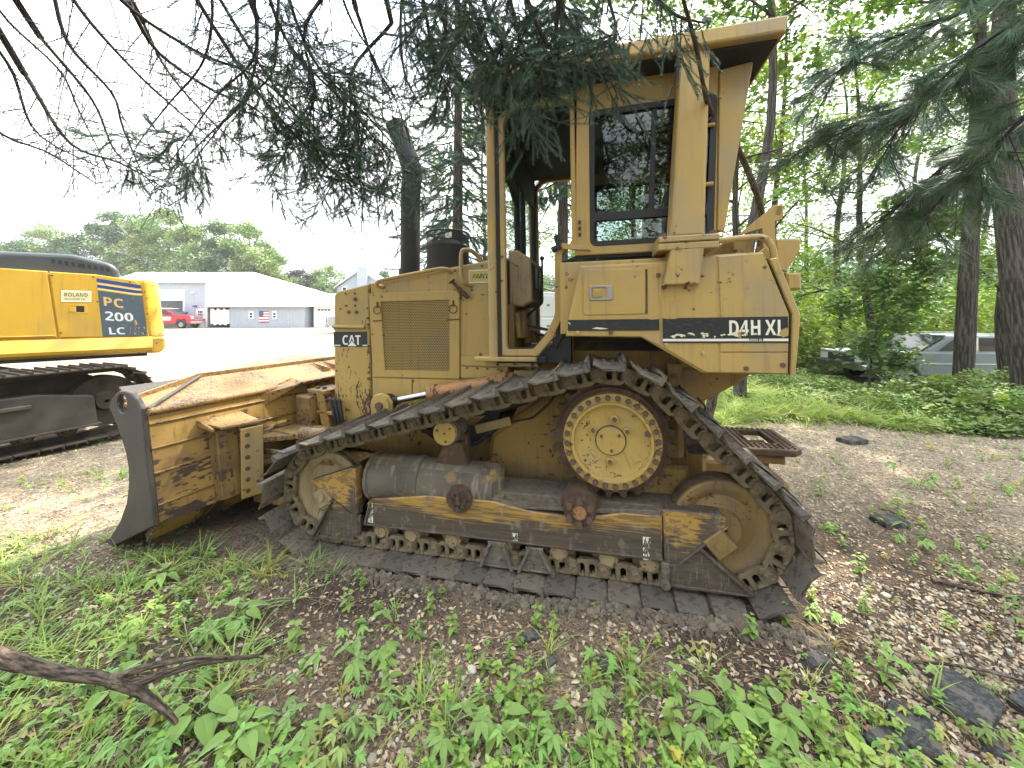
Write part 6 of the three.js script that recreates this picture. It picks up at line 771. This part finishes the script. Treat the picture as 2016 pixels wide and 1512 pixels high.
{ // long-needled pine at the right, boughs reaching in
  const t = thing('pine_tree', 'dark pine with long drooping needles at the edge of the woods', 'tree', [0, 0, 0]), mats = [], tints = [];
  mesh('trunk', ttube([[4.6, -0.3, -1.5], [4.55, 3, -1.5], [4.6, 6, -1.5], [4.6, 9, -1.5]], 0.2, 0.06, 14, 20, 0.06, 5), M.bark, t);
  [[[2.9, 2.83, -1.8], [2.67, 2.82, -2.0], [2.45, 2.77, -2.2], [2.2, 2.7, -2.4], [2.02, 2.62, -2.5]], [[2.84, 3.21, -1.8], [2.67, 3.19, -2.0], [2.45, 3.18, -2.2], [2.26, 3.18, -2.4], [2.09, 3.05, -2.5]], [[3.0, 2.55, -1.9], [2.8, 2.52, -2.1], [2.71, 2.47, -2.3], [2.51, 2.26, -2.4], [2.37, 2.11, -2.45]], [[2.9, 2.73, -1.8], [2.62, 2.55, -1.9], [2.53, 2.3, -2.1], [2.36, 2.06, -2.2]], [[2.96, 2.97, -1.8], [2.62, 3.0, -1.9], [2.36, 2.84, -2.0], [2.3, 2.66, -2.2], [2.23, 2.5, -2.3]], [[3.1, 3.1, -1.9], [2.85, 3.05, -2.2], [2.7, 2.95, -2.5], [2.5, 2.8, -2.7]], [[3.1, 2.7, -2.0], [2.95, 2.6, -2.3], [2.85, 2.4, -2.5], [2.75, 2.2, -2.6]]].forEach((pts, i) => {
    const s = pts[0], c = new THREE.CatmullRomCurve3(pts.map((p) => new THREE.Vector3(...p))), R = rng(60 + i), geo = [ttube([[4.58, 3.2 + 0.2 * i, -1.5], [3.7, 3.2 + 0.05 * i, -1.65], ...pts], 0.035, 0.005, 7, 24, 0.1, i)];
    for (let k = 0; k < 36; k++) { const q = 0.05 + 0.95 * R(), p = c.getPointAt(q), tan = c.getTangentAt(q), az = R() * 6.283, out = new THREE.Vector3(Math.cos(az), R() - 0.5, Math.sin(az)), e = p.clone().addScaledVector(tan, 0.06 + 0.22 * R()).addScaledVector(out, 0.04 + 0.2 * R()); e.y -= 0.03; geo.push(ttube([p.toArray(), e.toArray()], 0.004, 0.002, 4, 2)); for (let j = 0; j < 2; j++) { const d = e.clone().sub(p).normalize(); d.y -= 0.35; d.x += (R() - 0.5) * 0.6; mats.push(look(p.clone().lerp(e, 0.45 + 0.55 * R()), d, R() * 6.283, 0.8 + 0.45 * R())); const b = 0.6 + 0.6 * R(); tints.push([b * (0.85 + 0.3 * R()), b, b]); } }
    mesh('bough', mergeUV(geo), M.twig, t);
  });
  instanced('needles', TUFT, LEAF.pine, mats, tints, t);
}
function spruce(label, pos, h, r, seed, n, low = 0.9) {
  const t = thing('spruce_tree', label, 'tree', pos, 0), R = rng(seed), wood = [ttube([[0, -0.3, 0], [0.05, h * 0.5, 0], [0, h, 0]], 0.16, 0.02, 10, 12, 0.05, seed)], mats = [], tints = [];
  for (let i = 0; i < n; i++) { const k = Math.pow(i / n, 0.85), y = lerp(low, h * 0.97, k), a = i * 2.399 + R() * 0.6, len = r * (1 - k * 0.92) * (0.6 + 0.6 * R()), e = [Math.cos(a) * len, y - len * (0.28 - 0.35 * k) + 0.1 * len, Math.sin(a) * len], m = [e[0] * 0.5, y - len * 0.16, e[2] * 0.5]; wood.push(ttube([[0, y, 0], m, e], 0.022 * (1.2 - k), 0.006, 4, 4));
    const A = new THREE.Vector3(0, y, 0), E = new THREE.Vector3(...e), d = E.clone().sub(A).normalize(), sd = new THREE.Vector3(-d.z, 0, d.x); const c = Math.max(4, Math.round(len * 13)); for (let j = 0; j < c; j++) { const f = 0.22 + 0.8 * (j + R()) / c, s = R() < 0.5 ? -1 : 1, w = len * 0.42 * R() * (1.15 - f); const p = A.clone().lerp(E, f).addScaledVector(sd, s * w); p.y -= 0.1 * Math.sin(f * 3.1) * len * 0.4 + R() * 0.12; const dir = d.clone().addScaledVector(sd, s * (0.4 + 0.6 * R())); dir.y -= 0.3 + 0.5 * R(); mats.push(look(p, dir, R() * 6.283, 0.6 + 0.5 * R())); const b = 0.7 + 0.6 * R(); tints.push([b * (0.8 + 0.3 * R()), b, b * (0.95 + 0.3 * R())]); } }
  mesh('trunk', mergeUV(wood), M.bark, t); instanced('crown', BIGTWIG, LEAF.spruce, mats, tints, t); return t;
}
spruce('full spruce standing close behind the bulldozer exhaust stack', [-1.2, 0, -8.2], 11.5, 1.35, 801, 120);
spruce('tall spruce rising behind the bulldozer cab roof', [1.1, 0, -8.6], 11.5, 1.4, 802, 90, 4.0);
spruce('small dark spruce in front of the shade trees by the house', [-38.5, 0, -70], 8.5, 2.2, 803, 70);
// ================================================================ low plants, stones and litter
function leafBlade(L, W, curl, seg = 5, lobe = 0) {                         // a curved, folded leaf lying along +z
  const pos = [], idx = []; for (let i = 0; i <= seg; i++) { const t = i / seg, w = W * Math.sin(Math.PI * Math.pow(t, 0.75)) * (lobe ? 1 - lobe * Math.abs(Math.sin(t * Math.PI * 2.5)) : 1) + 0.0006, y = -curl * L * t * t; pos.push(-w, y + w * 0.35, t * L, 0, y, t * L, w, y + w * 0.35, t * L); }
  for (let i = 0; i < seg; i++) { const a = i * 3, b = a + 3; idx.push(a, b, a + 1, b, b + 1, a + 1, a + 1, b + 1, a + 2, b + 1, b + 2, a + 2); }
  const g = new THREE.BufferGeometry(); g.setAttribute('position', new THREE.Float32BufferAttribute(pos, 3)); g.setIndex(idx); const q = g.toNonIndexed(); q.computeVertexNormals(); return q;
}
const put = (g, x, y, z, rx, ry, rz = 0, s = 1) => g.clone().applyMatrix4(new THREE.Matrix4().compose(new THREE.Vector3(x, y, z), new THREE.Quaternion().setFromEuler(new THREE.Euler(rx, ry, rz, 'YXZ')), new THREE.Vector3(s, s, s)));
const strip = (g) => { for (const k of Object.keys(g.attributes)) if (k !== 'position' && k !== 'normal') g.deleteAttribute(k); return g.index ? g.toNonIndexed() : g; };
function weedGeo(kind, seed) {                                             // { stem, leaves } of one plant
  const r = rng(seed), leaves = [], stems = [];
  if (kind === 'sprig') { const H = 0.09 + 0.1 * r(); stems.push(ttube([[0, -0.02, 0], [0.01, H * 0.5, 0.01], [0.02 * r(), H, 0.02 * r()]], 0.0022, 0.001, 5, 4)); for (let i = 0; i < 11; i++) { const t = (i + 1) / 11; leaves.push(put(leafBlade(0.035 + 0.04 * r() * (1.1 - t * 0.5), 0.013 + 0.011 * r(), 0.25 + 0.3 * r(), 4), 0.01 * t, H * t, 0.01 * t, -0.5 + 0.7 * r(), i * 2.4 + r(), 0)); } }
  if (kind === 'creeper') for (let s = 0; s < 4; s++) { const a = s * 1.6 + r() * 1.4, H = 0.06 + 0.1 * r(), e = [Math.cos(a) * H, H, Math.sin(a) * H]; stems.push(ttube([[0, -0.02, 0], [e[0] * 0.4, H * 0.7, e[2] * 0.4], e], 0.0022, 0.0014, 5, 4)); for (let i = 0; i < 5; i++) leaves.push(put(leafBlade(0.055 + 0.035 * r(), 0.016, 0.35, 4, 0.18), e[0], e[1], e[2], 0.05 + 0.3 * r(), Math.PI / 2 - a + (i - 2) * 0.85, 0)); }
  if (kind === 'broad') for (let i = 0; i < 7; i++) { const a = i * 0.95 + r() * 0.5, H = 0.05 + 0.07 * r(); stems.push(ttube([[0, -0.01, 0], [Math.cos(a) * 0.02, H * 0.7, Math.sin(a) * 0.02], [Math.cos(a) * 0.045, H, Math.sin(a) * 0.045]], 0.0025, 0.0018, 5, 4)); leaves.push(put(leafBlade(0.1 + 0.06 * r(), 0.032 + 0.012 * r(), 0.3 + 0.25 * r(), 6), Math.cos(a) * 0.045, H, Math.sin(a) * 0.045, -0.25 + 0.4 * r(), Math.PI / 2 - a, 0)); }
  if (kind === 'grass') for (let i = 0; i < 14; i++) { const a = r() * 6.283, L = 0.1 + 0.13 * r(); leaves.push(put(leafBlade(L, 0.0032, 0.35 + 0.6 * r(), 5), (r() - 0.5) * 0.05, 0, (r() - 0.5) * 0.05, -1.35 + 0.7 * r(), a, 0)); }
  return { stem: stems.length ? mergeGeometries(stems.map(strip)) : null, leaves };
}
const GREEN = { grass: leafMat(0.24, 0.34, 0.065, 0.3), sprig: leafMat(0.22, 0.345, 0.06, 0.3), creeper: leafMat(0.21, 0.335, 0.075, 0.3), broad: leafMat(0.21, 0.335, 0.065, 0.3), stem: std({ color: C(0.12, 0.14, 0.05), roughness: 0.8 }), soft: leafMat(0.15, 0.25, 0.04, 0.4) };
{
  const R = rng(2024), clump = (x, z, f, s) => sstep(s, s + 0.14, wn(x * f + 31, z * f + 17, 51));
  const under = (x, z) => { const dx = x - 1.02, dz = z + 1.87, u = dx * 0.974 + dz * 0.225, v = -dx * 0.225 + dz * 0.974; return (u > -2.75 && u < 0.45 && v < 0.03 && v > -2.5) || (u < -2.6 && u > -3.5 && v < 0.05 && v > -2.6); };
  // how much grows at a spot, by kind
  const dens = {
    grass: (x, d) => 0.9 * sstep(-0.9, -1.6, x) * sstep(2.0, 2.3, d) * sstep(2.95, 2.55, d) + 0.5 * sstep(-1.6, -2.6, x) * clump(x, d, 1.1, 0.38) * sstep(5.5, 4.5, d) + 0.1 * clump(x, d, 1.3, 0.52) + 0.16 * sstep(-0.4, -1.2, x) * sstep(2.6, 1.6, d) + 0.95 * sstep(1.8, 3.0, x) * sstep(4.7, 5.4, d) * sstep(9.5, 8, d),
    sprig: (x, d) => 0.7 * sstep(-0.25, -0.7, x) * sstep(2.5, 2.0, d) * clump(x, d, 1.8, 0.3) + 0.7 * sstep(1.6, 1.4, d) * sstep(-0.5, 0.1, x) * sstep(1.35, 0.9, x) * (0.35 + clump(x, d, 3, 0.4)) + 0.42 * clump(x, d, 1.5, 0.5) * sstep(-1, 0, x) * sstep(4.5, 3, d) + 0.07 + 0.3 * sstep(1.2, 1.8, x) * sstep(1.7, 2.0, d) * clump(x, d, 2.1, 0.42),
    creeper: (x, d) => 0.75 * sstep(-0.25, -0.6, x) * sstep(2.2, 1.7, d) * (0.3 + clump(x, d, 2.2, 0.35)) + 0.4 * clump(x + 5, d, 1.6, 0.48) * sstep(2.6, 1.8, d) + 0.03,
    broad: (x, d) => 0.3 * sstep(-0.6, -1.0, x) * sstep(2.0, 1.6, d) + 0.4 * sstep(1.5, 1.35, d) * sstep(-0.2, 0.3, x) * sstep(1.3, 0.8, x) + 0.02,
  };
  const label = { grass: 'thin green grass blades growing through the gravel', sprig: 'small sprouting weeds scattered over the soil', creeper: 'low five-leaved creeper covering the soil', broad: 'broad-leaved weeds lying close to the ground' };
  const spots = [];
  for (const [kind, count] of [['grass', 6000], ['sprig', 5600], ['creeper', 1500], ['broad', 360]]) {
    for (const vv of [0, 1]) {
      const w = weedGeo(kind, 900 + vv * 7 + kind.length), geo = mergeGeometries([...w.leaves, ...(w.stem ? [w.stem] : [])].map(strip)), mats = [], tints = [];
      for (let i = 0; i < count / 2; i++) {
        const d = 1.0 + Math.pow(R(), 1.5) * (kind === 'grass' ? 8 : 6), half = d * 1.45 + 0.3, x = (R() * 2 - 1) * half, z = -d; if (R() > dens[kind](x, d) || under(x, z) || lotMask(x, d) > 0.6) continue;
        const s = (kind === 'grass' ? 0.68 : 0.47) * (0.5 + 0.75 * R()); mats.push(new THREE.Matrix4().compose(new THREE.Vector3(x, gh(x, z) - 0.003, z), new THREE.Quaternion().setFromEuler(new THREE.Euler((R() - 0.5) * 0.4, R() * 6.283, (R() - 0.5) * 0.4)), new THREE.Vector3(s, s, s))); const b = 0.75 + 0.6 * R(), y = R() < 0.08 ? 1.5 : 1; tints.push([b * (0.8 + 0.4 * R()) * y, b, b * (0.7 + 0.4 * R())]);
      }
      const m = instanced(vv ? kind + '_cover_' + '001' : kind + '_cover', geo, GREEN[kind], mats, tints, scene); Object.assign(m.userData, { kind: 'stuff', label: label[kind], category: kind === 'grass' ? 'grass' : 'weeds' });
    }
  }
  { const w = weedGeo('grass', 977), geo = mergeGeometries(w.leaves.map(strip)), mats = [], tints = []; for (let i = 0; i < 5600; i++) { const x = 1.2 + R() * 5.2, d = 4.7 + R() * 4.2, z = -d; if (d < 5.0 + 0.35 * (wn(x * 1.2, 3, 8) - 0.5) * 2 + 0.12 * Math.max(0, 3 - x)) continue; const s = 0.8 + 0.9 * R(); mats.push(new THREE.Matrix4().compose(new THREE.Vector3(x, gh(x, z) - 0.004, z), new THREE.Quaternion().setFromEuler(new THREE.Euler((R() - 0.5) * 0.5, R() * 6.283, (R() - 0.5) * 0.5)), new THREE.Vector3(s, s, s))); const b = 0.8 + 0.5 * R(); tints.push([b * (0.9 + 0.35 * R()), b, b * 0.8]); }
    const m = instanced('sun_toned_grass', geo, leafMat(0.3, 0.41, 0.065, 0.45), mats, tints, scene); Object.assign(m.userData, { kind: 'stuff', label: 'grass bank behind the rear of the bulldozer with sunlight put into its green', category: 'grass' }); }  // leaf colour lightened to paint sunlight onto this bank
  // lush low growth at the edge of the woods: one mass
  { const mats = [], tints = []; const g = leafCluster(41, 70, 0.085, 0.24, 0.8); for (let i = 0; i < 4600; i++) { const x = 1.4 + R() * 15, d = 4.6 + Math.pow(R(), 1.3) * 11, z = -d, n = wn(x * 0.6, z * 0.6, 61); const edge = 5.2 - 0.32 * Math.max(0, x - 4.2) + (n - 0.5); if (d < edge || (x < 5.0 && d < 9 && R() < 0.88) || lotMask(x, d) > 0.5 || (x > 9.2 && x < 15 && d > 10.3 && d < 12.6)) continue; const tall = sstep(3.5, 7, x) * (0.25 + 0.5 * n) * sstep(edge, edge + 1.2, d) * (x > 6 && d > 6.5 && d < 13 ? 0.12 : 0.8); mats.push(new THREE.Matrix4().compose(new THREE.Vector3(x, gh(x, z) + 0.04 + tall * R(), z), new THREE.Quaternion().setFromEuler(new THREE.Euler((R() - 0.5) * 0.6, R() * 6.283, (R() - 0.5) * 0.6)), new THREE.Vector3(1, 0.6 + 0.4 * R(), 1).multiplyScalar(0.55 + 0.5 * R()))); const b = 0.7 + 0.65 * R(); tints.push([b * (0.9 + 0.4 * R()), b, b * 0.85]); }
    const m = instanced('undergrowth', g, GREEN.soft, mats, tints, scene); Object.assign(m.userData, { kind: 'stuff', label: 'lush green undergrowth along the edge of the woods', category: 'undergrowth' }); }
  // single weeds one can pick out
  const kinds = ['sprig', 'creeper', 'broad', 'grass'], protos = kinds.map((k, i) => [0, 1].map((v) => weedGeo(k, 40 + i * 10 + v)));
  const names = { sprig: ['leafy_weed', 'upright leafy weed', 'single leafy weeds'], creeper: ['creeper_plant', 'five-leaved creeper seedling', 'single creeper plants'], broad: ['broadleaf_weed', 'broad weed with large drooping leaves', 'single broad-leaved weeds'], grass: ['grass_tuft', 'tuft of tall grass', 'single grass tufts'] };
  const picks = [[-1.62, 2.33, 3, 1.6], [-1.95, 2.42, 3, 1.4], [-1.25, 2.32, 3, 1.3], [-2.25, 2.45, 3, 1.4], [-1.05, 2.27, 3, 1.1], [-2.05, 2.25, 2, 1.0], [-1.35, 1.9, 2, 1.3], [-0.62, 1.72, 1, 1.6], [-0.72, 1.62, 1, 1.5], [-0.5, 1.55, 0, 1.5], [-0.28, 1.85, 0, 1.1], [-0.42, 1.98, 0, 1.0], [0.12, 1.86, 0, 1.2], [0.2, 1.8, 0, 1.1], [0.02, 1.52, 0, 1.4], [-0.05, 1.4, 2, 1.0], [0.18, 1.36, 1, 1.3], [-0.2, 1.36, 1, 1.5], [0.5, 1.6, 0, 1.3], [0.62, 1.48, 0, 1.4], [0.78, 1.4, 2, 1.2], [0.95, 1.36, 2, 1.1], [0.55, 1.34, 0, 1.6], [0.7, 1.33, 1, 1.4], [1.1, 1.75, 0, 1.2], [1.32, 1.85, 0, 1.0], [1.5, 1.55, 0, 1.4], [1.75, 1.9, 0, 1.1], [2.0, 2.2, 0, 1.3], [2.6, 2.5, 1, 1.5], [2.9, 2.9, 0, 1.8], [2.5, 3.1, 0, 1.6], [3.6, 3.4, 1, 1.8], [-0.95, 1.35, 2, 1.2], [-1.15, 1.42, 2, 1.3], [-0.75, 1.4, 1, 1.4], [-1.6, 1.55, 2, 1.2], [-1.75, 1.75, 0, 1.6], [-1.0, 1.75, 0, 1.5], [-1.45, 2.1, 0, 1.3], [-0.85, 2.0, 0, 1.2], [1.05, 1.33, 0, 1.5], [0.35, 1.42, 1, 1.2], [1.85, 1.33, 1, 1.1]];
  picks.forEach(([x, d, k, s], i) => { const [nm, lb, gr] = names[kinds[k]], t = thing(nm, lb + ' ' + (d > 2.15 && x < -0.9 ? 'in front of the blade' : x < -1.1 ? 'around the forked dead branch' : x < -0.55 ? 'past the tip of the dead branch' : d > 1.7 && x < 0.5 ? 'just below the track pads' : x < 0.3 ? 'in the open soil' : x < 0.85 ? 'in the thick weed patch' : x < 1.2 ? 'next to the asphalt slabs' : x < 2 ? 'among the asphalt lumps and twigs' : 'out on the gravel behind the bulldozer'), k === 3 ? 'grass' : 'weed', [x, gh(x, -d), -d], i * 1.7, gr), w = protos[k][i % 2]; t.scale.setScalar(s * 0.58); if (w.stem) mesh('stem', w.stem, GREEN.stem, t); w.leaves.forEach((g) => mesh('leaf', g, GREEN[kinds[k]], t)); });

  // gravel
  { const g = new THREE.IcosahedronGeometry(1, 1), p = g.attributes.position, q = rng(8); for (let i = 0; i < p.count; i++) { const v = _v.fromBufferAttribute(p, i), k = 0.86 + 0.28 * hash(Math.round(v.x * 9), Math.round(v.y * 9) * 31 + Math.round(v.z * 9), 3); p.setXYZ(i, v.x * k, v.y * k, v.z * k); } g.computeVertexNormals();
    const mats = [], tints = [], pal = [[0.44, 0.35, 0.23], [0.33, 0.25, 0.16], [0.26, 0.23, 0.2], [0.5, 0.44, 0.34], [0.24, 0.165, 0.1], [0.36, 0.31, 0.24]];
    for (let i = 0; i < 64000; i++) { const d = 1.05 + Math.pow(R(), 1.7) * 5.5, x = -0.9 * d * 1.4 + R() * d * 1.4 * 1.95, z = -d; const k = 0.12 + sstep(0.38, 0.6, wn(x * 1.6, z * 1.6, 71)) * sstep(-0.7, 0.4, x) * 0.9 + pathMask(x, d) * 0.8 + 0.5 * sstep(-1.8, -2.6, x); if (R() > k || under(x, z)) continue; const s = 0.003 + 0.007 * Math.pow(R(), 2.2) + (R() < 0.02 ? 0.007 : 0); mats.push(new THREE.Matrix4().compose(new THREE.Vector3(x, gh(x, z) + s * 0.2, z), new THREE.Quaternion().setFromEuler(new THREE.Euler(R() * 0.6, R() * 6.283, R() * 0.6)), new THREE.Vector3(s * (0.9 + 0.5 * R()), s * (0.5 + 0.3 * R()), s))); tints.push(mul3(pal[Math.floor(R() * 6)], 0.8 + 0.4 * R())); }
    const m = instanced('gravel', g, std({ color: C(1, 1, 1), roughness: 0.95 }), mats, tints, scene); Object.assign(m.userData, { kind: 'stuff', label: 'tan and grey gravel strewn over the soil', category: 'gravel' }); }
  // fallen needles and straw
  { const g = new THREE.CylinderGeometry(0.0009, 0.0007, 0.07, 3).rotateZ(Math.PI / 2), mats = [], tints = []; for (let i = 0; i < 12000; i++) { const d = 1.05 + Math.pow(R(), 1.6) * 3.2, x = (R() * 2 - 1) * d * 1.4, z = -d; if (under(x, z)) continue; const s = 0.5 + R(); mats.push(new THREE.Matrix4().compose(new THREE.Vector3(x, gh(x, z) + 0.003, z), new THREE.Quaternion().setFromEuler(new THREE.Euler(0, R() * 6.283, (R() - 0.5) * 0.25)), new THREE.Vector3(s, 1, 1))); tints.push(mul3(R() < 0.5 ? [0.3, 0.17, 0.1] : [0.42, 0.32, 0.2], 0.6 + 0.8 * R())); }
    const m = instanced('fallen_needles', g, std({ color: C(1, 1, 1), roughness: 1 }), mats, tints, scene); Object.assign(m.userData, { kind: 'stuff', label: 'brown fallen needles and straw on the soil', category: 'needles' }); }
  // crumbled soil pushed up along the track
  { const g = new THREE.IcosahedronGeometry(1, 1), p = g.attributes.position; for (let i = 0; i < p.count; i++) { const v = _v.fromBufferAttribute(p, i), k = 0.75 + 0.5 * hash(Math.round(v.x * 9), Math.round(v.y * 9) * 31 + Math.round(v.z * 9), 5); p.setXYZ(i, v.x * k, v.y * k * 0.6, v.z * k); } g.computeVertexNormals();
    const mats = [], tints = []; for (let i = 0; i < 5200; i++) { const u = -2.75 + R() * 3.2, v = R() < 0.6 ? 0.02 + Math.abs(R() + R() - 1) * 0.12 : -0.1 - R() * 1.2; if (v < 0 && u > -2.6) continue; const x = 1.02 + u * 0.974 - v * 0.225, z = -1.87 + u * 0.225 + v * 0.974, s = 0.004 + 0.018 * Math.pow(R(), 3) * (v < 0.08 ? 1 : 0.6); mats.push(new THREE.Matrix4().compose(new THREE.Vector3(x, gh(x, z) + s * 0.3 + (v > 0 ? 0.012 * sstep(0.1, 0.02, v) : 0), z), new THREE.Quaternion().setFromEuler(new THREE.Euler(R(), R() * 6.283, R())), new THREE.Vector3(s * (0.8 + 0.6 * R()), s, s))); tints.push(mul3([0.13, 0.1, 0.073], 0.6 + 0.8 * R())); }
    const m = instanced('soil_crumbs', g, std({ color: C(1, 1, 1), roughness: 1 }), mats, tints, scene); Object.assign(m.userData, { kind: 'stuff', label: 'dark crumbled soil pushed up along the track pads', category: 'soil' }); }
  // dry leaf chips
  { const g = leafBlade(0.03, 0.007, 0.15, 3), mats = [], tints = []; for (let i = 0; i < 15000; i++) { const d = 1.05 + Math.pow(R(), 1.5) * 4.4, x = lerp(-1.5 * d, 1.5 * d, Math.pow(R(), 0.75)), z = -d; if (under(x, z)) continue; const s = 0.4 + 0.9 * R(); mats.push(new THREE.Matrix4().compose(new THREE.Vector3(x, gh(x, z) + 0.004, z), new THREE.Quaternion().setFromEuler(new THREE.Euler((R() - 0.5) * 0.7, R() * 6.283, (R() - 0.5) * 0.9)), new THREE.Vector3(s, s, s))); tints.push(mul3(R() < 0.6 ? [0.46, 0.37, 0.24] : [0.3, 0.2, 0.12], 0.6 + 0.7 * R())); }
    const m = instanced('leaf_chips', g, std({ color: C(1, 1, 1), roughness: 1, side: THREE.DoubleSide }), mats, tints, scene); Object.assign(m.userData, { kind: 'stuff', label: 'dry tan leaf bits strewn on the ground', category: 'leaf litter' }); }
  // broken asphalt
  const smooth = (g) => { g.deleteAttribute('normal'); g.deleteAttribute('uv'); const q = mergeVertices(g, 1e-4); q.computeVertexNormals(); return q; };
  const asp = std({ map: sized(tex(512, 512, (u, v) => { const n = fbm(u, v, 30, 4, 501); return mix3(mix3([0.024, 0.023, 0.023], [0.075, 0.073, 0.072], n > 0.56 ? 1 : n * 0.6), [0.16, 0.135, 0.105], 0.6 * sstep(0.5, 0.68, fbm(u, v, 6, 5, 503))); }), 0.25), roughness: 0.95, bumpMap: sized(bumpFine.clone(), 0.1), bumpScale: 0.006 });
  [[1.73, 1.47, 0.15, 'large flat asphalt lump lying in the gravel', 0.5], [2.02, 1.44, 0.13, 'asphalt lump next to the largest piece', 0.2], [1.42, 1.36, 0.11, 'grey cracked asphalt slab half sunk in gravel', 0.9], [1.28, 1.31, 0.075, 'thin asphalt slab near the clump of weeds', 0.3], [1.66, 1.33, 0.055, 'fist-sized asphalt crumb in the pebbles', 1.0], [0.08, 1.8, 0.055, 'speckled asphalt piece below the track pads', 0.4], [0.16, 1.66, 0.04, 'small black asphalt crumb in the pine litter', 0.7], [1.3, 1.64, 0.06, 'dusty asphalt slab just behind the rear track pads', 0.2], [2.7, 2.75, 0.12, 'sunken asphalt patch out on the gravel track', 0.1], [3.9, 4.4, 0.16, 'dark asphalt rubble beside the grass bank', 0.2], [0.4, 1.63, 0.05, 'dull asphalt pebble among twigs', 1.4]].forEach(([x, d, s, lb, a], i) => { const g = new THREE.IcosahedronGeometry(1, 10), p = g.attributes.position; for (let k = 0; k < p.count; k++) { const v = _v.fromBufferAttribute(p, k), n = 0.7 + 0.3 * wn(v.x * 2.1 + i * 7, v.y * 2.1 + v.z * 3.1, 81) + 0.16 * wn(v.x * 7 + i, v.z * 7 + v.y * 5, 83) + 0.08 * wn(v.x * 17 + i, v.z * 17 + v.y * 15, 84); p.setXYZ(k, clamp(v.x * n * 1.15, -0.8, 0.8), clamp(v.y * n, -0.6, 0.55), clamp(v.z * n * 1.1, -0.75, 0.75)); } g.scale(s, s * 0.42, s * 0.72); const o = new THREE.Mesh(boxUV(flat(smooth(g))), asp); o.name = 'asphalt_chunk'; o.position.set(x, gh(x, -d) + s * 0.06, -d); o.rotation.y = a; o.castShadow = o.receiveShadow = true; tag(o, lb, 'rubble'); });
  // sticks
  const stick = (pts, r0, r1, lb, subs = []) => { const t = thing('fallen_stick', lb, 'stick', [0, 0, 0]); mesh('stem', ttube(pts, r0, r1, 7, 24, 0.2, 3), M.barkThin, t); for (const q of subs) mesh('twig', ttube(q, r1 * 1.2, r1 * 0.5, 5, 10, 0.2, 2), M.barkThin, t); };
  const G = (x, d, y = 0.012) => [x, gh(x, -d) + y, -d];
  stick([G(2.35, 2.15), G(2.6, 2.05), G(2.95, 1.95)], 0.012, 0.009, 'pale straight stick on the gravel by the weeds'); stick([G(1.35, 2.1), G(1.6, 2.06, 0.03), G(1.8, 2.12)], 0.006, 0.003, 'thin crooked stick behind the rear idler', [[G(1.6, 2.06, 0.03), G(1.7, 1.98, 0.05), G(1.76, 1.9, 0.03)]]); stick([G(1.7, 1.65), G(1.9, 1.6, 0.03), G(2.15, 1.56)], 0.007, 0.004, 'bare twig above the asphalt lumps', [[G(1.9, 1.6, 0.03), G(1.95, 1.7, 0.06), G(1.9, 1.78, 0.04)]]); stick([G(-0.6, 1.9), G(-0.48, 1.82, 0.05), G(-0.38, 1.76)], 0.003, 0.0015, 'curved twig below the front track pads');
  { const t = thing('dead_branch', 'forked dead branch lying over the weeds in the foreground', 'branch', [0, 0, 0]);
    mesh('stem', ttube([[-2.1, 0.55, -1.2], [-1.77, 0.41, -1.25], [-1.68, 0.335, -1.29], [-1.55, 0.265, -1.32], [-1.44, 0.225, -1.345], [-1.36, 0.185, -1.36], [-1.28, 0.17, -1.42], [-1.18, 0.165, -1.47], [-1.02, 0.12, -1.55]], 0.034, 0.007, 12, 70, 0.22, 6), M.barkThin, t);
    mesh('fork', ttube([[-1.42, 0.215, -1.35], [-1.34, 0.17, -1.36], [-1.26, 0.12, -1.36], [-1.19, 0.05, -1.36], [-1.16, -0.05, -1.36]], 0.02, 0.006, 10, 34, 0.22, 7), M.barkThin, t); mesh('fork', ttube([[-1.4, 0.215, -1.36], [-1.32, 0.222, -1.39], [-1.2, 0.2, -1.45], [-1.11, 0.16, -1.5]], 0.012, 0.006, 8, 16, 0.15, 8), M.barkThin, t); }
}
renderer.render(scene, camera);
